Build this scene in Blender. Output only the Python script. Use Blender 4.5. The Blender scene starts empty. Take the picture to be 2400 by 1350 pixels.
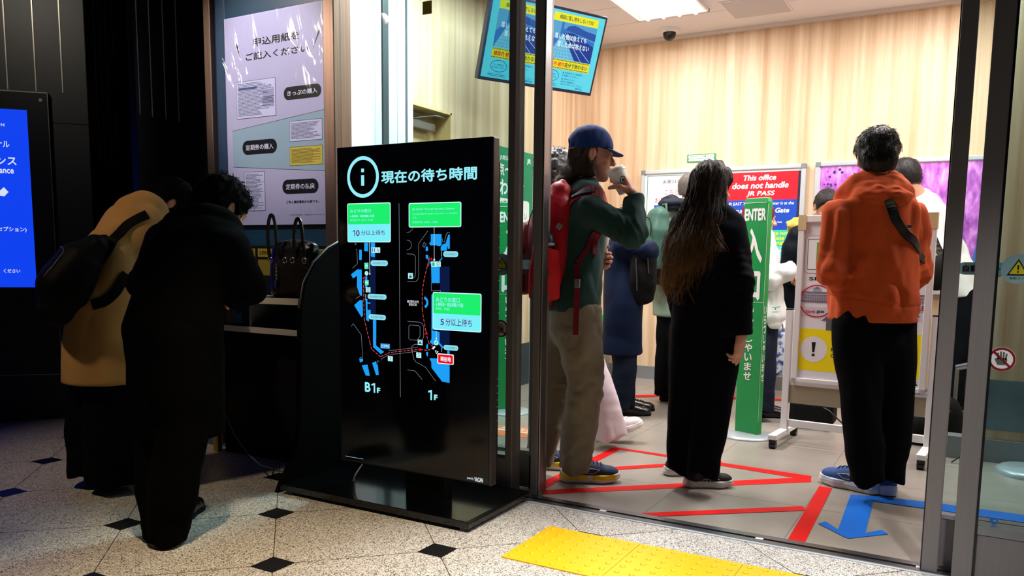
import bpy, math, random
import numpy as np
from mathutils import Vector, Matrix
random.seed(7); np.random.seed(7)
SC = bpy.context.scene
COL = SC.collection
R = math.radians

def lin(c):
    return tuple(((x/255)/12.92 if x/255 <= .04045 else ((x/255+.055)/1.055)**2.4) for x in c)

# ---------------------------------------------------------------- camera
cam_data = bpy.data.cameras.new('camera')
cam = bpy.data.objects.new('camera', cam_data)
COL.objects.link(cam)
SC.camera = cam
cam_data.sensor_fit = 'HORIZONTAL'
cam_data.sensor_width = 36.0
cam_data.lens = 36.0*1870.13/2400
cam_data.shift_x = -(1217.85-1200)/2400      # the photo is an off-centre crop
cam_data.shift_y = (823.88-675)/2400
cam_data.clip_start = .05
_yaw, _pitch, _roll = -.5105, .1156, .0129
_f = Vector((math.sin(_yaw)*math.cos(_pitch), math.cos(_yaw)*math.cos(_pitch), -math.sin(_pitch)))
_r = Vector((math.cos(_yaw), -math.sin(_yaw), 0))
_u = _r.cross(_f)
_r2 = _r*math.cos(_roll)+_u*math.sin(_roll)
_u2 = -_r*math.sin(_roll)+_u*math.cos(_roll)
_m = Matrix((( _r2.x, _u2.x, -_f.x, 0), (_r2.y, _u2.y, -_f.y, 0), (_r2.z, _u2.z, -_f.z, 1.1072), (0, 0, 0, 1)))
cam.matrix_world = _m

# ---------------------------------------------------------------- world, view
w = bpy.data.worlds.new('night'); SC.world = w
w.use_nodes = True
bg = w.node_tree.nodes['Background']
bg.inputs[0].default_value = (.35, .45, .75, 1)
bg.inputs[1].default_value = .03
SC.view_settings.view_transform = 'Standard'
SC.view_settings.look = 'None'
SC.view_settings.gamma = 1
SC.view_settings.use_curve_mapping = False
SC.view_settings.exposure = 0.0
SC.cycles.max_bounces = 8
SC.cycles.transparent_max_bounces = 16
SC.cycles.sample_clamp_indirect = 4
SC.cycles.use_denoising = True

# ---------------------------------------------------------------- lamps of the hall outside: warm ceiling downlights, then added spots
def hall_spot(loc, aim, power, col, angle, blend=.5, size=.08):
    d = bpy.data.lights.new('hall_spot', 'SPOT')
    d.energy = power; d.color = col; d.spot_size = R(angle); d.spot_blend = blend; d.shadow_soft_size = size
    o = bpy.data.objects.new('hall_spot', d); COL.objects.link(o)
    o.location = loc
    o.rotation_euler = (Vector(aim)-Vector(loc)).to_track_quat('-Z', 'Y').to_euler()
    return o
hall_spot((-1.75, 1.45, 3.4), (-1.7, 1.65, 0), 440, (1, .76, .47), 54, 1.)
hall_spot((-3.9, .5, 3.3), (-3.75, 2.3, .8), 120, (1, .76, .5), 46, .9)
hall_spot((-.75, 2.15, 3.4), (-.8, 2.3, 0), 500, (.98, .98, 1), 46, 1.)  # added cool spot, stands in for office light spilling onto the paving
hall_spot((-3.6, 2.0, 3.35), (-3.32, 3.2, 1.95), 230, (.90, .88, .98), 42, .8)  # cool wash added to brighten the poster
hall_spot((-4.9, .35, 3.3), (-3.33, 3.2, 2.05), 260, (1, .85, .66), 22, .7, .05)  # narrow warm spot added for the glints on the poster sleeve
hall_spot((.5, 1.5, 3.4), (.02, 3.1, .35), 330, (1, .95, .9), 22, 1.)  # spot added to brighten the lower right door posts
hall_spot((-4.1, 1.0, 3.4), (-5.2, 3.1, 2.4), 40, (1, .9, .75), 50, .9)  # weak spot added to lift the left stone wall and its strips
# ceiling panel lights of the ticket office: area lamps in the fluorescent fixtures
PANELS = [(-2.235, 6.1), (-.4, 6.1), (1.5, 6.1), (-2.5, 4.55), (-.4, 5.0), (1.5, 5.0)]
PANEL_POWER = 50
for (x, y) in PANELS:
    d = bpy.data.lights.new('panel_light', 'AREA'); d.shape = 'RECTANGLE'
    d.size = .56; d.size_y = .66; d.energy = PANEL_POWER*(1.9 if (x < -2 and y < 5) else .68 if y > 5.5 else 1.1); d.color = (1, .97, .93)
    o = bpy.data.objects.new('panel_light', d); COL.objects.link(o); o.location = (x, y, 3.05)

# ---------------------------------------------------------------- materials
MATS = {}
def mat(name, col, rough=.6, metal=0., bump=None, var=None, emit=0., spec=.5, stretch=None, coat=0., sheen=0., alpha=None):
    if name in MATS: return MATS[name]
    m = bpy.data.materials.new(name); m.use_nodes = True
    nt = m.node_tree; b = nt.nodes['Principled BSDF']
    c = lin(col)+(1,)
    b.inputs['Base Color'].default_value = c
    b.inputs['Roughness'].default_value = rough
    b.inputs['Metallic'].default_value = metal
    b.inputs['Specular IOR Level'].default_value = spec
    if coat: b.inputs['Coat Weight'].default_value = coat; b.inputs['Coat Roughness'].default_value = .05
    if sheen: b.inputs['Sheen Weight'].default_value = sheen; b.inputs['Sheen Roughness'].default_value = .5
    tc = nt.nodes.new('ShaderNodeTexCoord')
    src = tc.outputs['Object']
    if stretch:
        mp = nt.nodes.new('ShaderNodeMapping'); mp.inputs['Scale'].default_value = stretch
        nt.links.new(src, mp.inputs[0]); src = mp.outputs[0]
    if var:
        n = nt.nodes.new('ShaderNodeTexNoise'); n.inputs['Scale'].default_value = var[0]; n.inputs['Detail'].default_value = 5
        nt.links.new(src, n.inputs['Vector'])
        r = nt.nodes.new('ShaderNodeValToRGB')
        k = var[1]
        r.color_ramp.elements[0].position = .3; r.color_ramp.elements[1].position = .7
        c2 = lin(var[2])+(1,) if len(var) > 2 else tuple(min(1, x*(1-k)) for x in c[:3])+(1,)
        c1 = c if len(var) > 2 else tuple(min(1, x*(1+k)) for x in c[:3])+(1,)
        r.color_ramp.elements[0].color = c2; r.color_ramp.elements[1].color = c1
        nt.links.new(n.outputs['Fac'], r.inputs[0]); nt.links.new(r.outputs[0], b.inputs['Base Color'])
    if bump:
        n = nt.nodes.new('ShaderNodeTexNoise'); n.inputs['Scale'].default_value = bump[0]; n.inputs['Detail'].default_value = 4
        nt.links.new(src, n.inputs['Vector'])
        bp = nt.nodes.new('ShaderNodeBump'); bp.inputs['Strength'].default_value = bump[1]; bp.inputs['Distance'].default_value = .01
        nt.links.new(n.outputs['Fac'], bp.inputs['Height']); nt.links.new(bp.outputs[0], b.inputs['Normal'])
    if emit:
        b.inputs['Emission Color'].default_value = c; b.inputs['Emission Strength'].default_value = emit
    MATS[name] = m
    return m
def paint(col, emit=0., rough=.45):
    """printed ink (emit=0) or a lit screen pixel colour (emit>0)"""
    n = ('screen_' if emit else 'ink_')+'%d_%d_%d' % tuple(col)+('_%g' % emit if emit else '')+('_%g' % rough if rough != .45 else '')
    if n in MATS: return MATS[n]
    if not emit: return mat(n, col, rough, spec=.3)
    m = mat(n, (4, 5, 9), .12)
    b = m.node_tree.nodes['Principled BSDF']
    b.inputs['Emission Color'].default_value = lin(col)+(1,); b.inputs['Emission Strength'].default_value = emit
    return m
def glass_mat(name, tint=(235, 245, 245), refl=1.):
    m = bpy.data.materials.new(name); m.use_nodes = True; nt = m.node_tree
    nt.nodes.clear()
    o = nt.nodes.new('ShaderNodeOutputMaterial'); t = nt.nodes.new('ShaderNodeBsdfTransparent')
    t.inputs[0].default_value = lin(tint)+(1,)
    g = nt.nodes.new('ShaderNodeBsdfGlossy'); g.inputs['Roughness'].default_value = .02
    fr = nt.nodes.new('ShaderNodeFresnel'); fr.inputs[0].default_value = 1.45
    mx = nt.nodes.new('ShaderNodeMixShader')
    ge = nt.nodes.new('ShaderNodeNewGeometry'); fb = nt.nodes.new('ShaderNodeMath'); fb.operation = 'SUBTRACT'; fb.inputs[0].default_value = 1; ml = nt.nodes.new('ShaderNodeMath'); ml.operation = 'MULTIPLY'
    nt.links.new(ge.outputs['Backfacing'], fb.inputs[1]); nt.links.new(fr.outputs[0], ml.inputs[0]); nt.links.new(fb.outputs[0], ml.inputs[1])   # reflection counted once, on the outer face of each pane
    nt.links.new(ml.outputs[0], mx.inputs[0]); nt.links.new(t.outputs[0], mx.inputs[1]); nt.links.new(g.outputs[0], mx.inputs[2])
    nt.links.new(mx.outputs[0], o.inputs[0])
    MATS[name] = m
    return m
def nodes(m): return m.node_tree, m.node_tree.nodes['Principled BSDF']

# ---------------------------------------------------------------- scene graph
def setp(o, label=None, cat=None, group=None, kind=None):
    if label: o['label'] = label
    if cat: o['category'] = cat
    if group: o['group'] = group
    if kind: o['kind'] = kind
    return o
def thing(name, label, cat, loc=(0, 0, 0), group=None):
    o = bpy.data.objects.new(name, None); COL.objects.link(o); o.location = loc; o.empty_display_size = .1
    return setp(o, label, cat, group)
def link(name, me, parent=None):
    o = bpy.data.objects.new(name, me); COL.objects.link(o)
    if parent is not None:
        o.parent = parent
        p = Vector((0, 0, 0)); q = parent
        while q is not None: p += q.location; q = q.parent
        o.location = -p                       # meshes are written in room coordinates
    return o
def mesh_obj(name, V, F, mats, parent=None, idx=None, smooth=False, bevel=0., bevel_seg=2):
    me = bpy.data.meshes.new(name)
    me.from_pydata([tuple(map(float, v)) for v in V], [], [tuple(map(int, f)) for f in F])
    if not isinstance(mats, (list, tuple)): mats = [mats]
    for m in mats: me.materials.append(m)
    if idx is not None: me.polygons.foreach_set('material_index', np.asarray(idx, np.int32))
    if smooth: me.polygons.foreach_set('use_smooth', np.ones(len(me.polygons), bool))
    me.update()
    o = link(name, me, parent)
    if bevel:
        b = o.modifiers.new('bevel', 'BEVEL'); b.width = bevel; b.segments = bevel_seg; b.limit_method = 'ANGLE'; b.angle_limit = R(40)
    return o

class MB:
    """collects shapes, built as ONE mesh object"""
    def __init__(s): s.V = []; s.F = []; s.M = []; s.mats = []; s.sm = []
    def mi(s, m):
        if m not in s.mats: s.mats.append(m)
        return s.mats.index(m)
    def add(s, V, F, m, smooth=False):
        n = len(s.V); s.V += [tuple(v) for v in V]; k = s.mi(m)
        for f in F: s.F.append(tuple(i+n for i in f)); s.M.append(k); s.sm.append(smooth)
        return s
    def box(s, x0, x1, y0, y1, z0, z1, m, T=None):
        V = [(x, y, z) for x in (x0, x1) for y in (y0, y1) for z in (z0, z1)]
        if T is not None: V = [T @ Vector(v) for v in V]
        return s.add(V, [(0, 1, 3, 2), (4, 6, 7, 5), (0, 4, 5, 1), (2, 3, 7, 6), (0, 2, 6, 4), (1, 5, 7, 3)], m)
    def beam(s, a, b, w, h, m, up=(0, 0, 1)):
        a = Vector(a); b = Vector(b); d = (b-a).normalized(); up = Vector(up)
        x = d.cross(up).normalized(); u = x.cross(d)
        V = [p+x*sx*w/2+u*su*h/2 for p in (a, b) for sx in (-1, 1) for su in (-1, 1)]
        return s.add(V, [(0, 1, 3, 2), (4, 6, 7, 5), (0, 4, 5, 1), (2, 3, 7, 6), (0, 2, 6, 4), (1, 5, 7, 3)], m)
    def prism(s, poly, O, U, V_, N, depth, m):
        O, U, V_, N = map(Vector, (O, U, V_, N)); n = len(poly)
        A = [O+U*p[0]+V_*p[1] for p in poly]; B = [a+N*depth for a in A]
        F = [tuple(range(n))[::-1], tuple(range(n, 2*n))]+[(i, (i+1) % n, (i+1) % n+n, i+n) for i in range(n)]
        return s.add(A+B, F, m)
    def lathe(s, prof, c, m, axis=(0, 0, 1), n=32, smooth=True):
        ax = Vector(axis).normalized(); c = Vector(c)
        t = Vector((1, 0, 0)) if abs(ax.x) < .9 else Vector((0, 1, 0))
        u = ax.cross(t).normalized(); v = ax.cross(u)
        V = [c+ax*z+(u*math.cos(2*math.pi*i/n)+v*math.sin(2*math.pi*i/n))*r for r, z in prof for i in range(n)]
        F = [(j*n+i, j*n+(i+1) % n, (j+1)*n+(i+1) % n, (j+1)*n+i) for j in range(len(prof)-1) for i in range(n)]
        s.add(V, F, m, smooth)
        return s.add([V[i] for i in range(n)], [tuple(range(n))[::-1]], m).add(V[-n:], [tuple(range(n))], m)
    def cyl(s, a, b, r, m, n=20, r2=None):
        a = Vector(a); b = Vector(b)
        return s.lathe([(r, 0), (r if r2 is None else r2, (b-a).length)], a, m, b-a, n)
    def tube(s, pts, r, m, n=8, closed=False):
        P = [Vector(p) for p in pts]; k = len(P)
        rr = r if isinstance(r, (list, tuple)) else [r]*k
        V = []; x = None
        for i in range(k):
            d = (P[(i+1) % k if closed else min(i+1, k-1)]-P[(i-1) % k if closed else max(i-1, 0)])
            d = d.normalized() if d.length > 1e-9 else Vector((0, 0, 1))
            if x is None:
                x = d.orthogonal().normalized()
            x = (x-d*x.dot(d)); x = x.normalized() if x.length > 1e-6 else d.orthogonal().normalized()
            y = d.cross(x)
            V += [P[i]+(x*math.cos(2*math.pi*j/n)+y*math.sin(2*math.pi*j/n))*rr[i] for j in range(n)]
        F = [(i*n+j, i*n+(j+1) % n, ((i+1) % k)*n+(j+1) % n, ((i+1) % k)*n+j) for i in range(k if closed else k-1) for j in range(n)]
        s.add(V, F, m, True)
        if not closed: s.add(V[:n], [tuple(range(n))[::-1]], m); s.add(V[-n:], [tuple(range(n))], m)
        return s
    def ribbon(s, pts, nrm, wid, th, m):
        """flat strap along pts; nrm = outward normal per point"""
        P = [Vector(p) for p in pts]; k = len(P); V = []
        for i in range(k):
            d = (P[min(i+1, k-1)]-P[max(i-1, 0)]).normalized(); n_ = Vector(nrm[i]); n_ = (n_-d*n_.dot(d)).normalized()
            x = d.cross(n_)
            V += [P[i]+x*sx*wid/2+n_*sn*th/2 for sx, sn in ((-1, -1), (1, -1), (1, 1), (-1, 1))]
        F = [(i*4+j, i*4+(j+1) % 4, (i+1)*4+(j+1) % 4, (i+1)*4+j) for i in range(k-1) for j in range(4)]
        return s.add(V, F+[(3, 2, 1, 0), (4*k-4, 4*k-3, 4*k-2, 4*k-1)], m, False)
    def build(s, name, parent=None, bevel=0., seg=2):
        o = mesh_obj(name, s.V, s.F, s.mats, parent, s.M, bevel=bevel, bevel_seg=seg)
        o.data.polygons.foreach_set('use_smooth', np.array(s.sm, bool))
        return o

_txt = bpy.data.objects.new('txt', bpy.data.curves.new('txt', 'FONT'))
def glyphs(body):
    cu = _txt.data; cu.body = body; cu.resolution_u = 3; cu.size = 1
    me = _txt.to_mesh()
    V = [tuple(v.co) for v in me.vertices]; F = [tuple(p.vertices) for p in me.polygons]
    _txt.to_mesh_clear()
    return V, F
class Face:
    """print or screen image: flat layers on a real surface, one mesh"""
    def __init__(s, O, U, V, emit=0., step=.0004, rough=.45):
        s.O = Vector(O); s.U = Vector(U).normalized(); s.Vv = Vector(V).normalized(); s.N = s.U.cross(s.Vv)
        s.mb = MB(); s.emit = emit; s.step = step; s.rough = rough
    def P(s, u, v, l): return s.O+s.U*u+s.Vv*v+s.N*(l*s.step)
    def m(s, col, emit=None):
        if not isinstance(col, tuple): return col
        return paint(col, s.emit if emit is None else emit, s.rough)
    def poly(s, pts, col, l=1, emit=None):
        A = sum(pts[i-1][0]*pts[i][1]-pts[i][0]*pts[i-1][1] for i in range(len(pts)))
        if A < 0: pts = pts[::-1]
        s.mb.add([s.P(u, v, l) for u, v in pts], [tuple(range(len(pts)))], s.m(col, emit)); return s
    def rect(s, a, b, col, l=1, emit=None):
        return s.poly([(a[0], a[1]), (b[0], a[1]), (b[0], b[1]), (a[0], b[1])], col, l, emit)
    def rr(s, a, b, r, col, l=1, n=6):
        x0, x1 = sorted((a[0], b[0])); y0, y1 = sorted((a[1], b[1])); r = min(r, (x1-x0)/2-1e-5, (y1-y0)/2-1e-5)
        pts = []
        for cx, cy, t in ((x1-r, y1-r, 0), (x0+r, y1-r, 90), (x0+r, y0+r, 180), (x1-r, y0+r, 270)):
            pts += [(cx+r*math.cos(R(t+90*i/n)), cy+r*math.sin(R(t+90*i/n))) for i in range(n+1)]
        return s.poly(pts, col, l)
    def circ(s, c, r, col, l=1, n=28, ry=None):
        return s.poly([(c[0]+r*math.cos(2*math.pi*i/n), c[1]+(ry or r)*math.sin(2*math.pi*i/n)) for i in range(n)], col, l)
    def ring(s, c, r, wd, col, l=1, n=32, ry=None):
        ry = ry or r; V = []; 
        for i in range(n):
            a = 2*math.pi*i/n
            V += [s.P(c[0]+r*math.cos(a), c[1]+ry*math.sin(a), l), s.P(c[0]+(r-wd)*math.cos(a), c[1]+(ry-wd)*math.sin(a), l)]
        s.mb.add(V, [(2*i+1, 2*i, (2*i+2) % (2*n), (2*i+3) % (2*n)) for i in range(n)], s.m(col)); return s
    def line(s, pts, wd, col, l=1, closed=False):
        if closed: pts = list(pts)+[pts[0]]
        for a, b in zip(pts[:-1], pts[1:]):
            a = Vector(a[:2]); b = Vector(b[:2]); d = b-a
            if d.length < 1e-6: continue
            d.normalize(); n = Vector((-d.y, d.x))*wd/2; e = d*wd*.3
            s.poly([tuple(a-n-e), tuple(b-n+e), tuple(b+n+e), tuple(a+n-e)], col, l)
        return s
    def dash(s, pts, wd, col, l=1, on=.012, off=.008):
        for a, b in zip(pts[:-1], pts[1:]):
            a = Vector(a[:2]); b = Vector(b[:2]); L = (b-a).length; t = 0
            while t < L:
                s.line([a.lerp(b, t/L), a.lerp(b, min(1, (t+on)/L))], wd, col, l); t += on+off
        return s
    def text(s, body, a, b, col, l=2, bold=0., slant=0., vertical=False):
        """fills the box a-b (opposite corners)"""
        if vertical:
            n = len(body); y1 = max(a[1], b[1]); y0 = min(a[1], b[1]); h = (y1-y0)/n
            for i, ch in enumerate(body):
                s.text(ch, (a[0], y1-h*(i+.93)), (b[0], y1-h*(i+.07)), col, l, bold)
            return s
        V, F = glyphs(body)
        if not V: return s
        X = [v[0]+slant*v[1] for v in V]; Y = [v[1] for v in V]
        x0, x1, y0, y1 = min(X), max(X), min(Y), max(Y)
        ax, bx = sorted((a[0], b[0])); ay, by = sorted((a[1], b[1]))
        sx = (bx-ax)/(x1-x0); sy = (by-ay)/max(y1-y0, 1e-6)
        bx_, by_ = bold*sx, bold*sy; kx = 1-2*bx_/(bx-ax); ky = 1-2*by_/(by-ay)
        for i, (dx, dy) in enumerate(((0, 0), (1, 0), (-1, 0), (0, 1), (0, -1)) if bold else ((0, 0),)):
            W = [s.P(ax+bx_*(1+dx)+(x-x0)*sx*kx, ay+by_*(1+dy)+(y-y0)*sy*ky, l+.08*i) for x, y in zip(X, Y)]
            s.mb.add(W, F, s.m(col))
        return s
    def one(s, a, b, col, l=2):
        """a figure 1 with its flag, drawn into the box a-b"""
        x0, x1 = sorted((a[0], b[0])); y0, y1 = sorted((a[1], b[1])); w_ = x1-x0; h_ = y1-y0; t = min(w_*.5, h_*.19)
        return s.poly([(x1-t, y0), (x1, y0), (x1, y1), (x1-t*.8, y1), (x0, y1-h_*.13), (x0, y1-h_*.29), (x1-t, y1-h_*.2)], col, l)
    def lorem(s, a, b, rows, col, l=2, seed=1, fill=.85):
        """small print: rows of short dashes"""
        rg = random.Random(seed); ax, bx = sorted((a[0], b[0])); ay, by = sorted((a[1], b[1])); h = (by-ay)/rows
        for i in range(rows):
            y = by-h*(i+.5); x = ax; end = ax+(bx-ax)*rg.uniform(fill*.7, 1)
            while x < end:
                wd = rg.uniform(.4, 1.6)*h
                s.rect((x, y-h*.22), (min(x+wd, bx), y+h*.22), col, l); x += wd+h*rg.uniform(.15, .5)
        return s
    def build(s, name, parent=None): return s.mb.build(name, parent)

# ---------------------------------------------------------------- implicit surfaces
def nrm(v): v = np.asarray(v, float); return v/np.linalg.norm(v)
def smin(ds, k):
    r = ds[0]
    for d in ds[1:]:
        h = np.clip(.5+.5*(d-r)/k, 0, 1); r = d*(1-h)+r*h-k*h*(1-h)
    return r
def smax(a, b, k): return -smin([-a, -b], k)
def cap(P, a, b, ra, rb=None):
    a = np.asarray(a, np.float32); b = np.asarray(b, np.float32); rb = ra if rb is None else rb
    d = b-a; t = np.clip(((P-a)@d)/max(float(d@d), 1e-12), 0, 1)
    return np.sqrt((((P-a)-t[:, None]*d)**2).sum(1))-(ra+(rb-ra)*t)
def chain(P, pts, rs, k=.02):
    return smin([cap(P, pts[i], pts[i+1], rs[i], rs[i+1]) for i in range(len(pts)-1)], k)
def ell(P, c, r, M=None):
    q = P-np.asarray(c, np.float32)
    if M is not None: q = q@np.asarray(M, np.float32).T
    r = np.asarray(r, np.float32)
    k0 = np.sqrt(((q/r)**2).sum(1)); k1 = np.sqrt(((q/r**2)**2).sum(1))
    return np.where(k1 > 1e-9, k0*(k0-1)/np.maximum(k1, 1e-9), -r.min())
def loft(P, st, side, pw=2.0):
    """st: (centre, half width along side, half depth); elliptical tube through the stations"""
    side = np.asarray(side, np.float32); out = None
    for (c0, a0, b0), (c1, a1, b1) in zip(st[:-1], st[1:]):
        c0 = np.asarray(c0, np.float32); c1 = np.asarray(c1, np.float32); ax = c1-c0; L = float(np.linalg.norm(ax)); ax = ax/L
        sd = side-ax*float(side@ax); sd /= np.linalg.norm(sd); fr = np.cross(ax, sd)
        q = P-c0; h = q@ax; t = np.clip(h/L, 0, 1); ts = t*t*(3-2*t)*.5+t*.5
        a = a0+(a1-a0)*ts; b = b0+(b1-b0)*ts; mn = np.minimum(a, b)
        e = (h-t*L)/np.maximum(mn, 1e-4)
        x = np.abs(q@sd)/a; y = np.abs(q@fr)/b
        k0 = (x**pw+y**pw)**(1/pw); k0 = np.sqrt(k0**2+e**2)
        g = np.sqrt((x/a)**2+(y/b)**2+(e/mn)**2)/np.maximum(np.sqrt(x*x+y*y+e*e), 1e-6)
        d = (k0-1)/np.maximum(g, 1e-6)
        out = d if out is None else np.minimum(out, d)
    return out
_NT = np.random.RandomState(3).rand(32, 32, 32).astype(np.float32)
def vnoise(P, sc, off=0.):
    q = P*np.asarray(sc, np.float32)+off; i = np.floor(q).astype(np.int32); f = (q-i).astype(np.float32); f = f*f*(3-2*f)
    x0, y0, z0 = (i % 32).T; x1, y1, z1 = ((i+1) % 32).T; fx, fy, fz = f.T
    def L(a, b, t): return a+(b-a)*t
    return L(L(L(_NT[x0, y0, z0], _NT[x1, y0, z0], fx), L(_NT[x0, y1, z0], _NT[x1, y1, z0], fx), fy),
             L(L(_NT[x0, y0, z1], _NT[x1, y0, z1], fx), L(_NT[x0, y1, z1], _NT[x1, y1, z1], fx), fy), fz)*2-1
def fold(P, amp, sc, off=0.):
    n = vnoise(P, sc, off); n2 = vnoise(P, np.asarray(sc)*2.1, off+5)
    return amp*(.8*(1-2*np.abs(n))+.45*n2)
def nets(f, lo, hi, res):
    """surface nets: quads of the zero level of f"""
    lo = np.asarray(lo, float); hi = np.asarray(hi, float); n = np.maximum(np.ceil((hi-lo)/res).astype(int)+1, 4)
    g = [lo[i]+res*np.arange(n[i]) for i in range(3)]
    P = np.stack(np.meshgrid(*g, indexing='ij'), -1).reshape(-1, 3).astype(np.float32)
    D = np.empty(len(P), np.float32)
    for s in range(0, len(P), 400000): D[s:s+400000] = f(P[s:s+400000])
    D = D.reshape(n)
    D[0], D[-1], D[:, 0], D[:, -1], D[:, :, 0], D[:, :, -1] = [np.maximum(x, res*.3) for x in (D[0], D[-1], D[:, 0], D[:, -1], D[:, :, 0], D[:, :, -1])]
    S = D < 0
    c = [S[a:n[0]-1+a, b:n[1]-1+b, e:n[2]-1+e] for a in (0, 1) for b in (0, 1) for e in (0, 1)]
    allin = c[0].copy(); anyin = c[0].copy()
    for x in c[1:]: allin &= x; anyin |= x
    act = anyin & ~allin
    I = np.argwhere(act); idm = -np.ones(act.shape, int); idm[tuple(I.T)] = np.arange(len(I))
    acc = np.zeros((len(I), 3)); cnt = np.zeros(len(I))
    cor = np.array([(a, b, e) for a in (0, 1) for b in (0, 1) for e in (0, 1)])
    dv = [D[tuple((I+k).T)] for k in cor]
    for i in range(8):
        for j in range(i+1, 8):
            if np.abs(cor[i]-cor[j]).sum() != 1: continue
            m = (dv[i] < 0) != (dv[j] < 0); t = dv[i]/np.where(m, dv[i]-dv[j], 1)
            acc += np.where(m[:, None], cor[i]+t[:, None]*(cor[j]-cor[i]), 0); cnt += m
    V = lo+res*(I+acc/cnt[:, None]); F = []
    for ax in range(3):
        u, v = (ax+1) % 3, (ax+2) % 3
        sl0 = [slice(None)]*3; sl1 = [slice(None)]*3; sl0[ax] = slice(0, -1); sl1[ax] = slice(1, None)
        A = S[tuple(sl0)]; B = S[tuple(sl1)]; E = np.argwhere(A != B)
        E = E[(E[:, u] > 0) & (E[:, v] > 0) & (E[:, u] < n[u]-1) & (E[:, v] < n[v]-1)]
        if not len(E): continue
        def idx(du, dv_):
            Q = E.copy(); Q[:, u] -= du; Q[:, v] -= dv_; return idm[tuple(Q.T)]
        q = np.stack([idx(0, 0), idx(1, 0), idx(1, 1), idx(0, 1)], 1)
        ins = A[tuple(E.T)]; q[~ins] = q[~ins][:, ::-1]; F.append(q)
    return V, np.concatenate(F)
def blob(name, f, lo, hi, res, m, parent=None, T=None, pick=None, extra=None):
    """mesh of an implicit shape; T = (origin, 3x3 local axes as rows) maps local to room coordinates"""
    V, F = nets(f, lo, hi, res)
    idx = None
    if pick is not None: idx = pick(V[F].mean(1))
    if T is not None: V = np.asarray(T[0])+V@np.asarray(T[1])
    V = V.tolist(); F = F.tolist(); idx = list(idx) if idx is not None else [0]*len(F)
    for (v2, f2, i2) in (extra or []):
        n = len(V); V += [tuple(x) for x in v2]; F += [[k+n for k in q] for q in f2]; idx += [i2]*len(f2)
    return mesh_obj(name, V, F, m, parent, idx, smooth=True)
def snap(f, p, it=6, off=.004):
    p = np.asarray(p, float).copy(); n = None
    for _ in range(it):
        e = 1e-3; Q = np.array([p]+[p+e*np.eye(3)[i] for i in range(3)], np.float32); d = f(Q)
        n = (d[1:]-d[0])/e; n = n/max(np.linalg.norm(n), 1e-6); p = p-n*(d[0]-off)*.9
    return p, n

# ---------------------------------------------------------------- setting
STEEL = mat('brushed_steel', (150, 150, 155), .32, 1., stretch=(40, 40, 1), var=(3, .05))
STEEL_D = mat('dark_steel', (124, 120, 122), .45, .2, stretch=(40, 40, 1), var=(3, .04))
BRONZE = mat('bronze_steel', (128, 104, 92), .42, .85, stretch=(30, 30, 1), var=(3, .15))
CHROME = mat('chrome', (200, 200, 205), .12, 1.)
BLACK = mat('black_plastic', (14, 15, 18), .35)
BLACKM = mat('black_matte', (9, 9, 11), .75, spec=.15)
WHITE = mat('white_paint', (232, 232, 234), .4)
GREY = mat('grey_plastic', (120, 126, 130), .5)
TEAL = mat('teal_panel', (26, 56, 74), .3, var=(3, .2))
STONE = mat('dark_polished_stone', (18, 20, 27), .4, var=(60, .5), spec=.6)
WOOD = mat('light_wood_laminate', (228, 196, 156), .45, spec=.3)
nt, b = nodes(WOOD)
tc = nt.nodes.new('ShaderNodeTexCoord'); mp = nt.nodes.new('ShaderNodeMapping'); mp.inputs['Scale'].default_value = (9, 9, .22)
n1 = nt.nodes.new('ShaderNodeTexNoise'); n1.inputs['Scale'].default_value = 1.6; n1.inputs['Detail'].default_value = 6; n1.inputs['Roughness'].default_value = .6
cr = nt.nodes.new('ShaderNodeValToRGB')
cr.color_ramp.elements[0].position = .3; cr.color_ramp.elements[0].color = lin((198, 160, 124))+(1,)
cr.color_ramp.elements[1].position = .72; cr.color_ramp.elements[1].color = lin((240, 216, 186))+(1,)
nt.links.new(tc.outputs['Object'], mp.inputs[0]); nt.links.new(mp.outputs[0], n1.inputs['Vector']); nt.links.new(n1.outputs['Fac'], cr.inputs[0]); nt.links.new(cr.outputs[0], b.inputs['Base Color'])

# speckled granite of the hall floor
GRAN = mat('speckled_granite', (196, 190, 182), .45)
nt, b = nodes(GRAN)
tc = nt.nodes.new('ShaderNodeTexCoord'); vo = nt.nodes.new('ShaderNodeTexVoronoi'); vo.inputs['Scale'].default_value = 300
cr = nt.nodes.new('ShaderNodeValToRGB'); e = cr.color_ramp.elements
e[0].position = .20; e[0].color = lin((30, 28, 28))+(1,); e[1].position = .40; e[1].color = lin((188, 182, 172))+(1,)
x = e.new(.28); x.color = lin((120, 114, 108))+(1,); x = e.new(.7); x.color = lin((228, 224, 218))+(1,)
nt.links.new(tc.outputs['Object'], vo.inputs['Vector']); nt.links.new(vo.outputs['Color'], cr.inputs[0]); nt.links.new(cr.outputs[0], b.inputs['Base Color'])
TILE = mat('grey_floor_tile', (150, 142, 134), .3, var=(5, .08), bump=(300, .04), spec=.45)
CEIL = mat('ceiling_tile', (234, 230, 236), .8)

def struct(o): return setp(o, kind='structure')
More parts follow.
